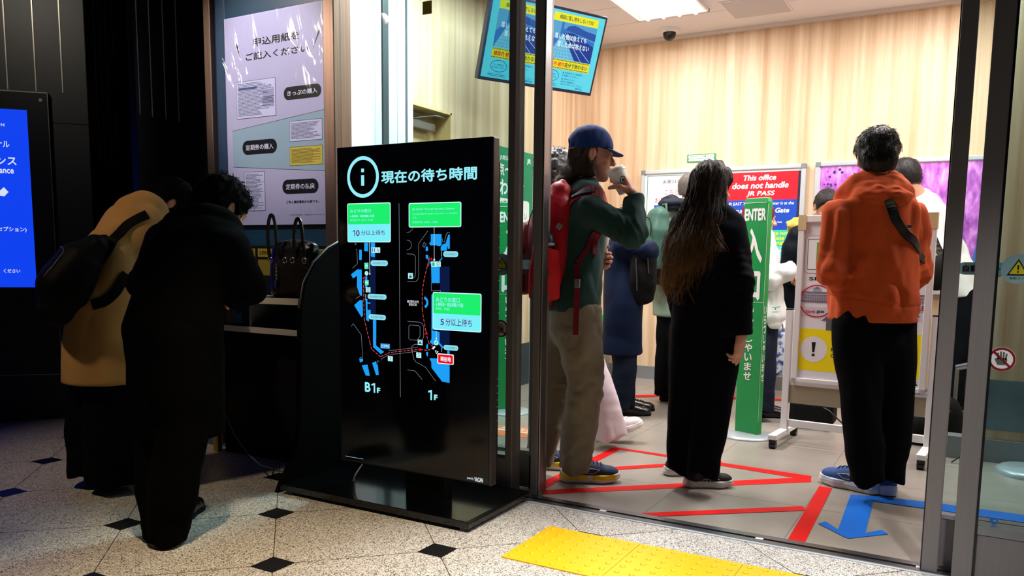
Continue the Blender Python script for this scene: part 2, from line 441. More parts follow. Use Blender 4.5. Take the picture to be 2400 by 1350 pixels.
# hall floor with 60 cm slabs at 45 degrees, black granite insets at the slab corners
fl = Face((0, 0, 0), (1, 0, 0), (0, 1, 0), step=.0005)
fl.rect((-9, -3), (5, 3.13), GRAN, 0)
DIA = mat('black_granite_inset', (24, 24, 26), .35, var=(250, .5))
JOINT = mat('floor_joint', (74, 62, 52), .8)
c45 = math.sqrt(.5); G0 = (-2.121, 1.986, 0)
def grid(i, j): return (G0[0]+.6*(i*c45-j*c45), G0[1]+.6*(i*c45+j*c45))
for k in range(-9, 10):
    fl.line([grid(k, -8), grid(k, 8)], .004, JOINT, 1) if False else None
def clipy(a, b, ymax=3.12):
    a = Vector(a); b = Vector(b)
    if a.y > ymax and b.y > ymax: return None
    if a.y > ymax: a = b+(a-b)*((ymax-b.y)/(a.y-b.y))
    elif b.y > ymax: b = a+(b-a)*((ymax-a.y)/(b.y-a.y))
    return [a, b]
for k in range(-9, 10):
    for s in (clipy(grid(k, -9), grid(k, 9)), clipy(grid(-9, k), grid(9, k))):
        if s: fl.line(s, .0035, JOINT, 1)
for i in range(-9, 9):
    for j in range(-9, 9):
        q = grid(i, j); dd = .078*c45
        p = [(q[0]+dd, q[1]+dd), (q[0]-dd, q[1]+dd), (q[0]-dd, q[1]-dd), (q[0]+dd, q[1]-dd)]
        if q[1] < 3.0 and -8 < q[0] < 4: fl.poly(p, DIA, 2)
struct(fl.build('floor_hall'))
# ticket office floor, 60 cm tiles
fi = Face((0, 0, 0), (1, 0, 0), (0, 1, 0), step=.0004)
fi.rect((-3.6, 3.13), (5, 7.3), TILE, 0)
TJ = mat('tile_joint', (112, 105, 98), .8)
for k in range(-5, 10): fi.rect((-1.181+.6*k-.0015, 3.24), (-1.181+.6*k+.0015, 7.1), TJ, 1)
for k in range(0, 7): fi.rect((-3.4, 3.722+.6*k-.0015), (5, 3.722+.6*k+.0015), TJ, 1)
struct(fi.build('floor_office'))
# door track in the threshold
m = MB()
m.box(-1.75, 3.2, 3.135, 3.165, 0, .006, STEEL).box(-1.75, 3.2, 3.185, 3.225, 0, .006, STEEL).box(-1.75, 3.2, 3.165, 3.185, 0, .002, BLACKM)
for x in (-1.36, -.68, -.1): m.box(x, x+.03, 3.165, 3.185, 0, .0055, WHITE)
m.box(-1.75, 3.2, 3.12, 3.135, 0, .003, mat('threshold_edge', (190, 198, 204), .4))
struct(m.build('trim_1'))

# office walls and ceiling
BASEM = mat('steel_baseboard', (140, 144, 148), .35, .3, var=(4, .08))
struct(MB().box(-3.6, 5, 7.1, 7.25, 0, 3.2, WOOD).build('wall_back'))
struct(MB().box(-3.39, 4.2, 7.085, 7.1, 0, .12, BASEM).build('baseboard_back'))
m = MB()
m.box(-3.6, -3.39, 3.35, 4.47, 0, 3.2, WOOD).box(-3.6, -3.39, 4.99, 7.1, 0, 3.2, WOOD).box(-3.6, -3.39, 4.47, 4.99, 2.16, 3.2, WOOD)
struct(m.build('wall_left'))
SLATE = mat('slate_wainscot', (58, 68, 74), .4)
struct(MB().box(-3.39, -3.378, 4.99, 7.085, 0, .37, SLATE).build('baseboard_left'))
struct(MB().box(4.2, 4.4, 3.1, 7.25, 0, 3.2, WOOD).build('wall_right'))
cm = Face((-3.6, 7.25, 3.09), (1, 0, 0), (0, -1, 0), step=.0006)
cm.rect((0, 0), (8, 4.2), CEIL, 0)
CJ = mat('ceiling_joint', (168, 164, 168), .8)
for k in range(1, 9): cm.rect((0, .25+.455*k), (8, .256+.455*k), CJ, 1)
struct(cm.build('ceiling_office'))
struct(MB().box(-3.39, 4.2, 7.06, 7.1, 3.06, 3.09, mat('ceiling_trim', (214, 205, 200), .5)).build('trim_2'))
struct(MB().box(-9, 5, -3, 3.12, 3.6, 3.7, BLACKM).build('ceiling_hall'))
# white metal pilaster just inside the glass
WM = mat('white_metal_pilaster', (226, 232, 238), .35)
m = MB().box(-3.39, -3.33, 3.36, 4.05, 0, 3.09, WM).box(-3.39, -3.35, 4.075, 4.14, 0, 3.09, WM).box(-3.39, -3.34, 4.14, 4.2, 0, 3.09, SLATE)
m.box(-3.39, -3.345, 4.2, 4.29, 0, 3.09, WM).box(-3.39, -3.35, 4.30, 4.385, 0, 3.09, WM).box(-3.39, -3.37, 4.385, 4.41, 0, 3.09, BLACK).box(-3.39, -3.35, 4.41, 4.47, 0, 3.09, WM)
struct(m.build('trim_3', bevel=.004))
# staff door in the left wall
DOORW = mat('wood_door', (214, 184, 132), .4, stretch=(6, 6, .3), var=(3, .12))
d = struct(MB().box(-3.58, -3.54, 4.47, 4.99, 0, 2.16, DOORW).build('door_1'))
MB().box(-3.54, -3.39, 4.975, 4.99, 0, 2.16, DOORW).box(-3.54, -3.39, 4.47, 4.485, 0, 2.16, DOORW).box(-3.54, -3.39, 4.47, 4.99, 2.145, 2.16, DOORW).build('door_frame', d)
k = MB().box(-3.54, -3.47, 4.62, 4.9, 2.02, 2.075, STEEL).build('door_closer', d, bevel=.005)
MB().tube([(-3.5, 4.66, 2.085), (-3.42, 4.82, 2.12), (-3.43, 4.96, 2.125)], .009, STEEL).build('closer_arm', k)

# hall side: dark stone walls with inlaid bright strips
sw = MB()
O45 = Vector((-5.442, 2.928, 0)); U45 = Vector((c45, c45, 0)); N45 = Vector((c45, -c45, 0))
def P45(u, z, n=0.): return O45+U45*u+N45*n+Vector((0, 0, z))
def slab(mb, u0, u1, z0, z1, n0, n1, m_):
    V = [P45(u, z, n) for u in (u0, u1) for n in (n0, n1) for z in (z0, z1)]
    return mb.add(V, [(0, 1, 3, 2), (4, 6, 7, 5), (0, 4, 5, 1), (2, 3, 7, 6), (0, 2, 6, 4), (1, 5, 7, 3)], m_)
slab(sw, -4, .5, 0, 3.6, -.12, -.004, STONE)
struct(sw.build('wall_hall_left'))
STRIP = mat('inlaid_metal_strip', (206, 200, 188), .3, .35)
for u in (.045, .205, .358):
    mb = MB(); slab(mb, u-.0035, u+.0035, 2.135, 3.58, -.004, .001, STRIP); struct(mb.build('trim_4'))
mb = MB(); slab(mb, -4, .5, 1.94, 1.944, -.004, -.003, BLACKM); struct(mb.build('trim_5'))
mb = MB().add([(-5.09, 3.28, 0), (-6.6, 4.79, 0), (-6.6, 4.79, 3.6), (-5.09, 3.28, 3.6)], [(0, 1, 2, 3)], mat('black_stone', (7, 8, 10), .5))
struct(mb.build('wall_passage'))
for t in (.25, .42, .62, .86):
    p = Vector((-5.09-t*.707, 3.28+t*.707+.003, 0)); n_ = Vector((c45, c45, 0))*.004
    struct(MB().beam(p+n_+Vector((0, 0, 1.75)), p+n_+Vector((0, 0, 3.2)), .006, .003, STRIP, up=n_).build('trim_6'))
struct(MB().box(-8, -4.2, 4.8, 4.9, 0, 3.6, STONE).build('wall_passage_end'))
struct(MB().box(-4.26, -4.2, 3.0, 4.8, 0, 3.6, STONE).build('wall_pier'))
for y in (3.02, 3.1, 3.19, 3.28):
    struct(MB().box(-4.201, -4.198, y-.003, y+.003, 1.9, 2.6, STRIP).build('trim_7'))
struct(MB().box(-4.2, -3.83, 3.3, 3.4, 0, 3.6, STONE).build('wall_facade_return'))

# shop front
FY = 3.2
m = MB().box(-3.83, -3.775, FY-.03, FY+.1, 0, 3.1, BRONZE); struct(m.build('trim_8', bevel=.004))
m = MB().box(-3.775, -3.69, FY, FY+.08, .9, 3.1, mat('blue_grey_frame', (70, 92, 120), .3, .6)); struct(m.build('trim_9', bevel=.004))
m = MB().box(-2.945, -2.872, FY-.03, FY+.1, 0, 3.1, BRONZE); struct(m.build('trim_10', bevel=.004))
struct(MB().box(-3.69, -2.945, FY, FY+.05, 0, 3.1, TEAL).build('wall_facade_panel'))
struct(MB().box(-3.83, 4.4, FY-.02, FY+.15, 2.72, 3.6, STEEL_D).build('wall_facade_head'))
GLASS = glass_mat('clear_glass')
def stile(name, x0, x1, y0, y1, par=None, mm=STEEL_D):
    o = MB().box(x0, x1, y0, y1, 0.0, 2.72, mm).build(name, par, bevel=.003)
    return o
# fixed pane left of the doorway
w1 = struct(MB().box(-2.872, -1.84, FY+.015, FY+.023, .17, 2.72, GLASS).build('window_1'))
stile('window_frame', -1.86, -1.823, FY-.01, FY+.075, w1)
MB().box(-2.872, -1.86, FY-.01, FY+.06, 0, .17, STEEL_D).build('kick_plate', w1, bevel=.003)
MB().box(-2.872, -1.86, FY-.012, FY+.05, .17, .185, STEEL).build('glazing_bead', w1)
# open sliding leaf behind it
d2 = struct(MB().box(-2.75, -1.735, FY+.125, FY+.133, .17, 2.6, GLASS).build('door_2'))
stile('door_frame', -1.738, -1.70, FY+.02, FY+.075, d2)
stile('door_frame', -1.697, -1.69, FY+.02, FY+.075, d2, STEEL)
stile('door_frame', -1.79, -1.72, FY+.1, FY+.15, d2)
MB().box(-2.75, -1.735, FY+.1, FY+.15, .01, .17, STEEL_D).build('kick_plate', d2, bevel=.003)
MB().box(-2.75, -1.735, FY+.098, FY+.15, .17, .19, STEEL).build('glazing_bead', d2)
# right side: leading edge of the other leaf and fixed pane
RY = 3.15
d3 = struct(MB().box(-.035, .9, RY+.085, RY+.093, .19, 2.6, GLASS).build('door_3'))
stile('door_frame', -.083, -.031, RY+.0, RY+.05, d3)
MB().box(-.087, -.083, RY+.005, RY+.05, .01, 2.72, BLACK).build('rubber_seal', d3)
MB().box(-.031, .9, RY+.06, RY+.1, .01, .19, STEEL_D).build('kick_plate', d3, bevel=.003)
MB().box(-.031, .9, RY+.058, RY+.1, .19, .205, STEEL).build('glazing_bead', d3)
w2 = struct(MB().box(.08, 3.2, RY+.02, RY+.028, .2, 2.72, GLASS).build('window_2'))
stile('window_frame', .013, .075, RY-.04, RY+.01, w2)
MB().box(.075, .083, RY-.03, RY+.01, 0, 2.72, BLACK).build('rubber_seal', w2)
MB().box(.083, 3.2, RY-.02, RY+.05, 0, .175, STEEL_D).build('kick_plate', w2, bevel=.003)
MB().box(.083, 3.2, RY-.022, RY+.05, .175, .205, STEEL).build('glazing_bead', w2)
struct(MB().box(3.2, 4.4, 3.1, 3.3, 0, 3.6, STONE).build('wall_facade_right'))
# low partition with a steel plinth inside, to the right
m = MB().box(.05, 4.2, 5.16, 5.24, .13, 3.09, WOOD)
struct(m.build('wall_partition'))
struct(MB().box(-.05, 4.2, 5.15, 5.25, 0, .13, BASEM).build('baseboard_partition', bevel=.004))
struct(MB().box(.05, 4.2, 5.152, 5.16, .185, .47, mat('grey_reflection_band', (104, 122, 130), .12, var=(4, .2))).build('trim_11'))  # grey panel standing in for a reflection band in the door glass
# ---------------------------------------------------------------- ceiling fixtures
TUBE = mat('fluorescent_tube', (255, 252, 246), .4, emit=9.)
REFL = mat('white_reflector', (240, 240, 242), .35)
def panel(x, y, first):
    lab = {0: 'square recessed ceiling light with four bright tubes above the back wall', }.get(first, 'recessed ceiling light with four tubes, outside the photographed view')
    t = thing('ceiling_light', lab, 'ceiling light', (x, y, 3.09), 'ceiling lights')
    fr = MB()
    for a in ((-.3, -.285, -.36, .36), (.285, .3, -.36, .36), (-.3, .3, -.36, -.345), (-.3, .3, .345, .36)):
        fr.box(x+a[0], x+a[1], y+a[2], y+a[3], 3.07, 3.09, WHITE)
    fr.build('frame', t)
    MB().box(x-.285, x+.285, y-.345, y+.345, 3.085, 3.0885, REFL).build('reflector', t)
    for i in range(4):
        q = x-.2+.133*i
        MB().cyl((q, y-.33, 3.068), (q, y+.33, 3.068), .016, TUBE, 12).build('tube', t)
    return t
for i, (x, y) in enumerate(PANELS): panel(x, y, i) if i == 0 else None
t = thing('dome_camera', 'white dome security camera with dark lens on the ceiling', 'security camera', (-2.40, 6.86, 3.09))
MB().lathe([(.09, 0), (.088, -.02), (.06, -.03)], (-2.40, 6.86, 3.09), WHITE).build('mount', t)
MB().lathe([(.055, -.03), (.054, -.05), (.045, -.075), (.025, -.092), (.004, -.097)], (-2.40, 6.86, 3.09), BLACK).build('dome', t)
t = MB().box(-1.83, -1.36, 6.33, 6.8, 3.084, 3.0895, CEIL).box(-1.815, -1.375, 6.345, 6.785, 3.081, 3.085, mat('hatch_panel', (200, 196, 200), .8)).build('ceiling_hatch', bevel=.002)
setp(t, 'square access hatch set flush in the ceiling right of the bright light', 'access hatch')

# ================================================================ things
# ---------------------------------------------------------------- information kiosk
K = thing('information_kiosk', 'tall black standing screen showing waiting times and a station map', 'information kiosk', (-2.11, 2.9, 0))
GLOSSB = mat('black_gloss', (6, 7, 10), .12, spec=.5)
MB().box(-2.528, -1.70, 2.80, 2.85, .151, 1.595, BLACK).build('screen_housing', K, bevel=.006)
h = MB().box(-2.42, -1.712, 2.85, 2.875, .25, 1.5, BLACKM)
for i in range(9): h.box(-1.712, -1.709, 2.853, 2.873, 1.24-.045*i, 1.243-.045*i, GREY)
for i in range(7): h.box(-1.712, -1.709, 2.853, 2.873, .6-.03*i, .603-.03*i, GREY)
h.build('vented_back', K)
MB().box(-2.17, -1.96, 2.83, 2.9, .04, .3, BLACKM).build('neck', K, bevel=.004)
b_ = MB().prism([(-2.75, .016), (-1.70, .016), (-1.70, .036), (-1.712, .046), (-2.738, .046), (-2.75, .036)], (0, 2.63, 0), (1, 0, 0), (0, 0, 1), (0, 1, 0), .52, GLOSSB).build('base_plate', K, bevel=.002)
for x in (-2.7, -1.735):
    for y in (2.655, 3.12): MB().cyl((x, y, 0), (x, y, .018), .022, BLACK, 16).build('foot', K)
E_ = 1.0
k = Face((-2.528, 2.7985, 0.151), (1, 0, 0), (0, 0, 1), emit=E_, step=.0003)
k.rect((.012, .012), (.816, 1.432), mat('screen_black', (5, 6, 11), .1, spec=.5), 0)
CY = (150, 238, 250); BL = (30, 160, 246); DK = (10, 24, 66); GN = (30, 238, 110); RD = (240, 10, 30); WH = (235, 245, 255); PU = (108, 30, 130); LINE = (150, 156, 170)
c0 = (0.1529, 1.3077)
k.ring(c0, .0905, .0155, CY, 1, 48)
k.rect((0.143, 1.2697), (0.1605, 1.3156), CY, 1); k.rect((0.1438, 1.3284), (0.1599, 1.3442), CY, 1)
k.text('現在の待ち時間', (0.2562, 1.2745), (0.7515, 1.3293), CY, 1, .028)
def board(a, b, mid, t1, waits):
    k.rr(a, b, .008, (200, 250, 255), 2); 
    a2 = (a[0]+.004, a[1]-.004); b2 = (b[0]-.004, b[1]+.004)
    if mid is None: k.rr(a2, b2, .005, GN, 3)
    else:
        k.rr(a2, b2, .006, (120, 240, 250), 3)
        k.rr(a2, (b2[0], mid), .005, GN, 4)
A_, B_ = (0.0608, 1.1937), (0.3074, 1.0208)
board(A_, B_, (0.0594, 1.1008)[1], 0, 0)
k.text('みどりの窓口', (0.0785, 1.1525), (0.198, 1.1677), CY, 5, .02)
k.text('※ 乗車券・特急券購入可能', (0.0782, 1.1313), (0.2172, 1.1423), CY, 5, .02)
k.text('徒歩約5分  05:30 - 23:00', (0.078, 1.1152), (0.2087, 1.1238), CY, 5)
k.one((0.0929, 1.0488), (0.1062, 1.0747), PU, 5); k.text('0', (0.1116, 1.0484), (0.1324, 1.0753), PU, 5, .02); k.text('分以上待ち', (0.1407, 1.0516), (0.2755, 1.0744), PU, 5, .01)
A_, B_ = (0.4052, 1.1882), (0.6761, 1.0841)
board(A_, B_, None, 0, 0)
k.text('JR EAST Travel Service Center', (0.4244, 1.1558), (0.6454, 1.165), CY, 5, .015)
k.text('主に訪日旅行のお客さまをサポートする窓口', (0.4252, 1.1377), (0.657, 1.1449), CY, 5)
k.text('です。', (0.4252, 1.121), (0.4513, 1.1297), CY, 5)
k.text('徒歩約3分  08:30 - 19:00', (0.4251, 1.1021), (0.5549, 1.1111), CY, 5)
A_, B_ = (0.5313, 0.8113), (0.7778, 0.6502)
board(A_, B_, (0.5313, 0.7205)[1], 0, 0)
k.text('みどりの窓口', (0.5484, 0.7698), (0.6702, 0.7915), CY, 5, .02)
k.text('※ 乗車券・特急券購入可能', (0.5485, 0.7508), (0.6884, 0.7681), CY, 5, .02)
k.text('09:00 - 19:00', (0.5485, 0.7346), (0.6188, 0.7474), CY, 5)
k.text('5', (0.5725, 0.6717), (0.5911, 0.6979), PU, 5, .02); k.text('分以上待ち', (0.5988, 0.6703), (0.7321, 0.7023), PU, 5, .01)
# divider and leader lines
k.line([(0.353, 1.1883), (0.3559, 0.3391)], .0014, LINE, 1)
k.line([(0.187, 1.0206), (0.1883, 0.8842)], .003, (190, 200, 215), 3); k.circ((0.1882, 0.8813), .0045, (190, 200, 215), 3)
k.line([(0.5393, 1.0845), (0.5398, 0.9503)], .002, (210, 220, 235), 3); k.circ((0.5398, 0.9475), .0045, WH, 3)
k.line([(0.5507, 0.6447), (0.5507, 0.6146)], .0016, (210, 220, 235), 3); k.circ((0.5507, 0.6118), .0035, WH, 3)
# basement map
k.poly([(0.1898, 1.019), (0.2211, 1.0198), (0.22, 0.6868), (0.1822, 0.685)], DK, 1)
for q in ([(0.1578, 1.019), (0.1795, 1.019), (0.179, 0.9808), (0.1573, 0.9825)], [(0.1954, 1.019), (0.2187, 1.0191), (0.2181, 0.9557), (0.2022, 0.9555), (0.1948, 0.9602)],
          [(0.1284, 0.9874), (0.1427, 0.9875), (0.1421, 0.9421), (0.1278, 0.9427)], [(0.0782, 0.8753), (0.1162, 0.8998), (0.1411, 0.8991), (0.1415, 0.7817), (0.13, 0.7831), (0.1132, 0.8212), (0.1139, 0.8716), (0.0915, 0.8582)],
          [(0.0951, 0.7371), (0.1287, 0.7615), (0.145, 0.7614), (0.1451, 0.6907), (0.1373, 0.6848)], [(0.1623, 0.7672), (0.1727, 0.7676), (0.1731, 0.7195), (0.1911, 0.7195), (0.1909, 0.6966), (0.1813, 0.6887), (0.1801, 0.6664), (0.165, 0.6731)],
          [(0.1726, 0.7528), (0.1906, 0.7527), (0.1905, 0.7475), (0.1725, 0.7476)], [(0.1616, 0.869), (0.173, 0.8692), (0.1724, 0.8177), (0.161, 0.8174)],
          [(0.2039, 0.6787), (0.2227, 0.6777), (0.2206, 0.5607), (0.2654, 0.5347), (0.2475, 0.5231), (0.2035, 0.5529)],
          [(0.1223, 0.4921), (0.1426, 0.4973), (0.1444, 0.4842), (0.1259, 0.4761)], [(0.1364, 0.4636), (0.1702, 0.4703), (0.183, 0.4193), (0.159, 0.4192)],
          [(0.197, 0.4795), (0.2199, 0.4895), (0.2216, 0.4743), (0.2292, 0.4741), (0.2344, 0.4289), (0.2193, 0.4261)]):
    k.poly(q, BL, 2)
for q in ([(0.1576, 0.9295), (0.1803, 0.9309), (0.1809, 0.9024), (0.1582, 0.902)], [(0.1586, 0.852), (0.1813, 0.8525), (0.181, 0.8297), (0.1592, 0.8292)]):
    k.poly(q, (90, 230, 200), 3); c_ = ((q[0][0]+q[2][0])/2, (q[0][1]+q[2][1])/2); k.rect((c_[0]-.006, c_[1]-.002), (c_[0]+.006, c_[1]+.004), WH, 4)
k.circ((0.1694, 0.8831), .0105, (90, 230, 200), 3); k.circ((0.1694, 0.8831), .0085, WH, 4); k.line([(0.1655, 0.8786), (0.1742, 0.8883)], .0022, (20, 150, 110), 5)
for q in ([(0.1088, 0.9903), (0.1146, 0.9896), (0.117, 0.9252), (0.0883, 0.9045)], [(0.1047, 0.7666), (0.13, 0.7809)], [(0.0776, 0.6401), (0.0885, 0.6527), (0.1353, 0.6033), (0.1418, 0.5037), (0.1233, 0.4967)], [(0.251, 0.4966), (0.2501, 0.5025), (0.2932, 0.5241)], [(0.2226, 0.4758), (0.2294, 0.4931), (0.2369, 0.4888)], [(0.103, 1.0196), (0.1111, 1.0152), (0.1101, 1.0108), (0.1024, 1.0108)]):
    k.line(q, .0012, LINE, 2)
for a_, b_, t_ in (((0.1936, 0.942), (0.2907, 0.9172), '丸の内地下北口'), ((0.1749, 0.792), (0.2822, 0.7686), '丸の内地下中央口'), ((0.1796, 0.7005), (0.2777, 0.6771), '丸の内地下南口'), ((0.5863, 0.9845), (0.662, 0.9598), '丸の内北口'), ((0.5888, 0.5879), (0.6638, 0.5662), '丸の内南口')):
    k.rr(a_, b_, .02, (140, 222, 236), 4); w_ = b_[0]-a_[0]; k.text(t_, (a_[0]+w_*.13, (a_[1]+b_[1])/2-.0055), (b_[0]-w_*.13, (a_[1]+b_[1])/2+.0045), (24, 70, 110), 5)
def icon(a_, b_, kind, col=(24, 90, 120)):
    k.rect(a_, b_, (190, 246, 250), 4); w_ = b_[0]-a_[0]; h_ = b_[1]-a_[1]; c_ = ((a_[0]+b_[0])/2, (a_[1]+b_[1])/2); s_ = abs(h_)
    if kind == 'i': k.ring(c_, s_*.36, s_*.07, col, 5, 20, s_*.44); k.rect((c_[0]-s_*.06, c_[1]-s_*.24), (c_[0]+s_*.06, c_[1]+s_*.1), col, 5); k.circ((c_[0], c_[1]+s_*.22), s_*.07, col, 5, 10)
    if kind == 'wc':
        for dx in (-.22, .22): k.circ((c_[0]+dx*w_, c_[1]+s_*.3), s_*.09, col, 5, 10); k.poly([(c_[0]+dx*w_-s_*.12, c_[1]+s_*.18), (c_[0]+dx*w_+s_*.12, c_[1]+s_*.18), (c_[0]+dx*w_+s_*.05, c_[1]-s_*.4), (c_[0]+dx*w_-s_*.05, c_[1]-s_*.4)], col, 5)
    if kind == 'wheel': k.ring((c_[0], c_[1]-s_*.12), s_*.24, s_*.06, col, 5, 18); k.circ((c_[0]-s_*.05, c_[1]+s_*.34), s_*.08, col, 5, 10); k.line([(c_[0]-s_*.05, c_[1]+s_*.25), (c_[0], c_[1]-s_*.05), (c_[0]+s_*.22, c_[1]-s_*.05), (c_[0]+s_*.3, c_[1]-s_*.34)], s_*.07, col, 5)
    if kind == 'esc':
        k.line([(c_[0]-s_*.35, c_[1]-s_*.3), (c_[0]-s_*.1, c_[1]-s_*.3), (c_[0]+s_*.3, c_[1])], s_*.07, col, 5)
        for dx in (-.1, .12): k.line([(c_[0]+dx*s_, c_[1]-s_*.02), (c_[0]+dx*s_+s_*.03, c_[1]+s_*.34)], s_*.05, col, 5); k.poly([(c_[0]+dx*s_-s_*.07, c_[1]+s_*.24), (c_[0]+dx*s_+s_*.12, c_[1]+s_*.24), (c_[0]+dx*s_+s_*.03, c_[1]+s_*.42)], col, 5)
    if kind == 'taxi': k.text('TAXI', (a_[0]+w_*.12, c_[1]+s_*.14), (b_[0]-w_*.12, c_[1]+s_*.4), col, 5, .02); k.rr((a_[0]+w_*.16, c_[1]-s_*.32), (b_[0]-w_*.16, c_[1]-s_*.1), s_*.05, col, 5); k.poly([(c_[0]-w_*.24, c_[1]-s_*.12), (c_[0]+w_*.24, c_[1]-s_*.12), (c_[0]+w_*.14, c_[1]+s_*.08), (c_[0]-w_*.14, c_[1]+s_*.08)], col, 5)
    if kind == 'green': k.rect((c_[0]-s_*.28, c_[1]-s_*.32), (c_[0]+s_*.28, c_[1]+s_*.32), (30, 190, 130), 5)
icon((0.1989, 0.9987), (0.2229, 0.9749), 'wc'); icon((0.2232, 0.9988), (0.248, 0.9751), 'wheel'); icon((0.1648, 0.8212), (0.1911, 0.7984), 'i', (10, 20, 60))
icon((0.5244, 0.9404), (0.5475, 0.9177), 'green'); icon((0.5474, 0.9407), (0.5733, 0.9182), 'i', (10, 20, 60)); icon((0.4014, 0.8891), (0.427, 0.8648), 'taxi'); icon((0.4527, 0.6016), (0.4782, 0.5787), 'taxi')
icon((0.2876, 0.5185), (0.3151, 0.4954), 'esc'); icon((0.4446, 0.5455), (0.4711, 0.5221), 'esc')
for i in range(5): k.rect((0.1597, 0.7934)[:1]+((0.1597, 0.7882)[1]-.0026*i*2,), ((0.1664, 0.7936)[0], (0.1597, 0.7882)[1]-.0026*i*2-.0022), (170, 210, 240), 3)
a_, b_ = (0.2461, 0.5724), (0.2989, 0.5503); k.rect(a_, b_, (40, 150, 220), 3); k.text('M1', (0.2693, 0.5542), (0.2944, 0.5684), WH, 4, .02); k.text('出口', (0.2487, 0.5529), (0.2657, 0.5688), WH, 4)
# ground floor map
k.poly([(0.5687, 0.9195), (0.6182, 0.9203), (0.6191, 0.6391), (0.5691, 0.6363)], DK, 1); k.poly([(0.5691, 0.6475), (0.6191, 0.6432), (0.6194, 0.573), (0.5692, 0.5732)], DK, 1)
for q in ([(0.5218, 1.0561), (0.5769, 1.0559), (0.577, 1.0099), (0.5685, 1.0051), (0.5542, 1.0057), (0.5542, 1.0092), (0.5193, 1.0084), (0.5133, 1.0167), (0.5218, 1.0247)],
          [(0.5728, 1.0006), (0.5833, 1.0134), (0.5979, 1.0162), (0.6111, 1.0531), (0.6186, 1.053), (0.6188, 0.995), (0.6088, 0.995), (0.608, 1.0039), (0.6038, 1.0025), (0.6038, 0.9867), (0.5728, 0.9865)],
          [(0.4952, 0.9986), (0.5026, 1.0049), (0.5073, 0.9979), (0.5064, 0.9847), (0.4952, 0.9846)], [(0.4952, 0.9686), (0.5073, 0.968), (0.5073, 0.9548), (0.5021, 0.9478), (0.4952, 0.9568)],
          [(0.5627, 0.9422), (0.5804, 0.959), (0.5813, 0.9528), (0.5669, 0.9409)], [(0.5141, 0.9381), (0.5244, 0.9411), (0.5244, 0.9257)], [(0.5236, 0.9188), (0.5678, 0.9195), (0.5679, 0.85), (0.5253, 0.8489)],
          [(0.5253, 0.7998), (0.5313, 0.8), (0.5313, 0.6448), (0.5674, 0.6415), (0.5675, 0.5944), (0.5863, 0.5786), (0.5846, 0.5714), (0.5649, 0.5871), (0.5305, 0.5842), (0.5158, 0.5961), (0.5253, 0.606)],
          [(0.4975, 0.5785), (0.5045, 0.5861), (0.5071, 0.5834), (0.5071, 0.5656), (0.4975, 0.5649)], [(0.4974, 0.5506), (0.507, 0.5505), (0.507, 0.5362), (0.5044, 0.5303), (0.4974, 0.5398)],
          [(0.5149, 0.5217), (0.521, 0.525), (0.6195, 0.5279), (0.6198, 0.4259), (0.5815, 0.4275), (0.5253, 0.4838), (0.5244, 0.5095)], [(0.6075, 0.5652), (0.6194, 0.5646), (0.6194, 0.5484), (0.6076, 0.5475)]):
    k.poly(q, BL, 2)
arc = lambda cx, cy, r0, a0, a1, n: [(cx+r0*math.cos(R(a0+(a1-a0)*i/n)), cy+r0*math.sin(R(a0+(a1-a0)*i/n))) for i in range(n+1)]
cc = (0.4828, 0.7645)
oa = arc(cc[0], cc[1], .0262, 78, -70, 12); ia = arc(cc[0], cc[1], .0155, -70, 78, 12)
for i in range(12): k.poly([oa[i], oa[i+1], ia[11-i], ia[12-i]], BL, 2)
k.poly([(0.4788, 1.0055), (0.4866, 1.0208), (0.4978, 1.0139), (0.4892, 0.9992)], DK, 2); k.line([(0.4788, 1.0055), (0.4866, 1.0208), (0.4978, 1.0139), (0.4892, 0.9992)], .001, LINE, 3, True)
for q in ([(0.3941, 1.0631), (0.41, 1.0652), (0.4276, 1.0798)], [(0.5056, 1.0687), (0.458, 1.0159), (0.4577, 0.8719), (0.4524, 0.8612), (0.4414, 0.8524), (0.3968, 0.852)], [(0.3946, 0.9713), (0.4264, 0.9708), (0.4378, 0.9646), (0.4404, 0.9562), (0.4402, 0.8821), (0.4349, 0.8714), (0.427, 0.867)],
          [(0.3949, 1.0306), (0.409, 1.0285), (0.4178, 1.0193), (0.4191, 1.0053), (0.4133, 0.9947), (0.4044, 0.9897), (0.3947, 0.989)], [(0.5803, 1.0367), (0.582, 1.0237), (0.592, 1.0216), (0.6011, 1.0565), (0.6053, 1.0565), (0.6061, 1.062), (0.6186, 1.0626)],
          [(0.5244, 0.8489), (0.5244, 0.8156), (0.5714, 0.8188), (0.5722, 0.8084)], [(0.3969, 0.6784), (0.4608, 0.678), (0.4783, 0.671), (0.4844, 0.6571), (0.4835, 0.6142), (0.4765, 0.603)], [(0.404, 0.6564), (0.4112, 0.6633), (0.4564, 0.6628), (0.4643, 0.6567), (0.4642, 0.6166), (0.4483, 0.5984), (0.4091, 0.5982), (0.4038, 0.6037), (0.404, 0.6564)],
          [(0.4518, 0.5806), (0.4349, 0.5796), (0.4215, 0.5708), (0.4188, 0.5597), (0.4312, 0.5135), (0.4409, 0.5033), (0.4939, 0.4828), (0.547, 0.4267)], [(0.396, 0.4634), (0.4328, 0.4634), (0.4408, 0.459), (0.4753, 0.4277)], [(0.5133, 0.9604), (0.5115, 0.9186)]):
    k.line(q, .0012, LINE, 2)
RT = (255, 90, 90)
k.dash([(0.5374, 0.5729), (0.5175, 0.562), (0.5001, 0.5579), (0.465, 0.5585)], .0022, RT, 4); k.dash([(0.4473, 0.5573), (0.3575, 0.544), (0.2979, 0.534), (0.2455, 0.5118), (0.1958, 0.542), (0.1857, 0.5704), (0.1558, 0.6695), (0.1544, 0.6726), (0.1522, 0.7579), (0.151, 0.854)], .0022, RT, 4)
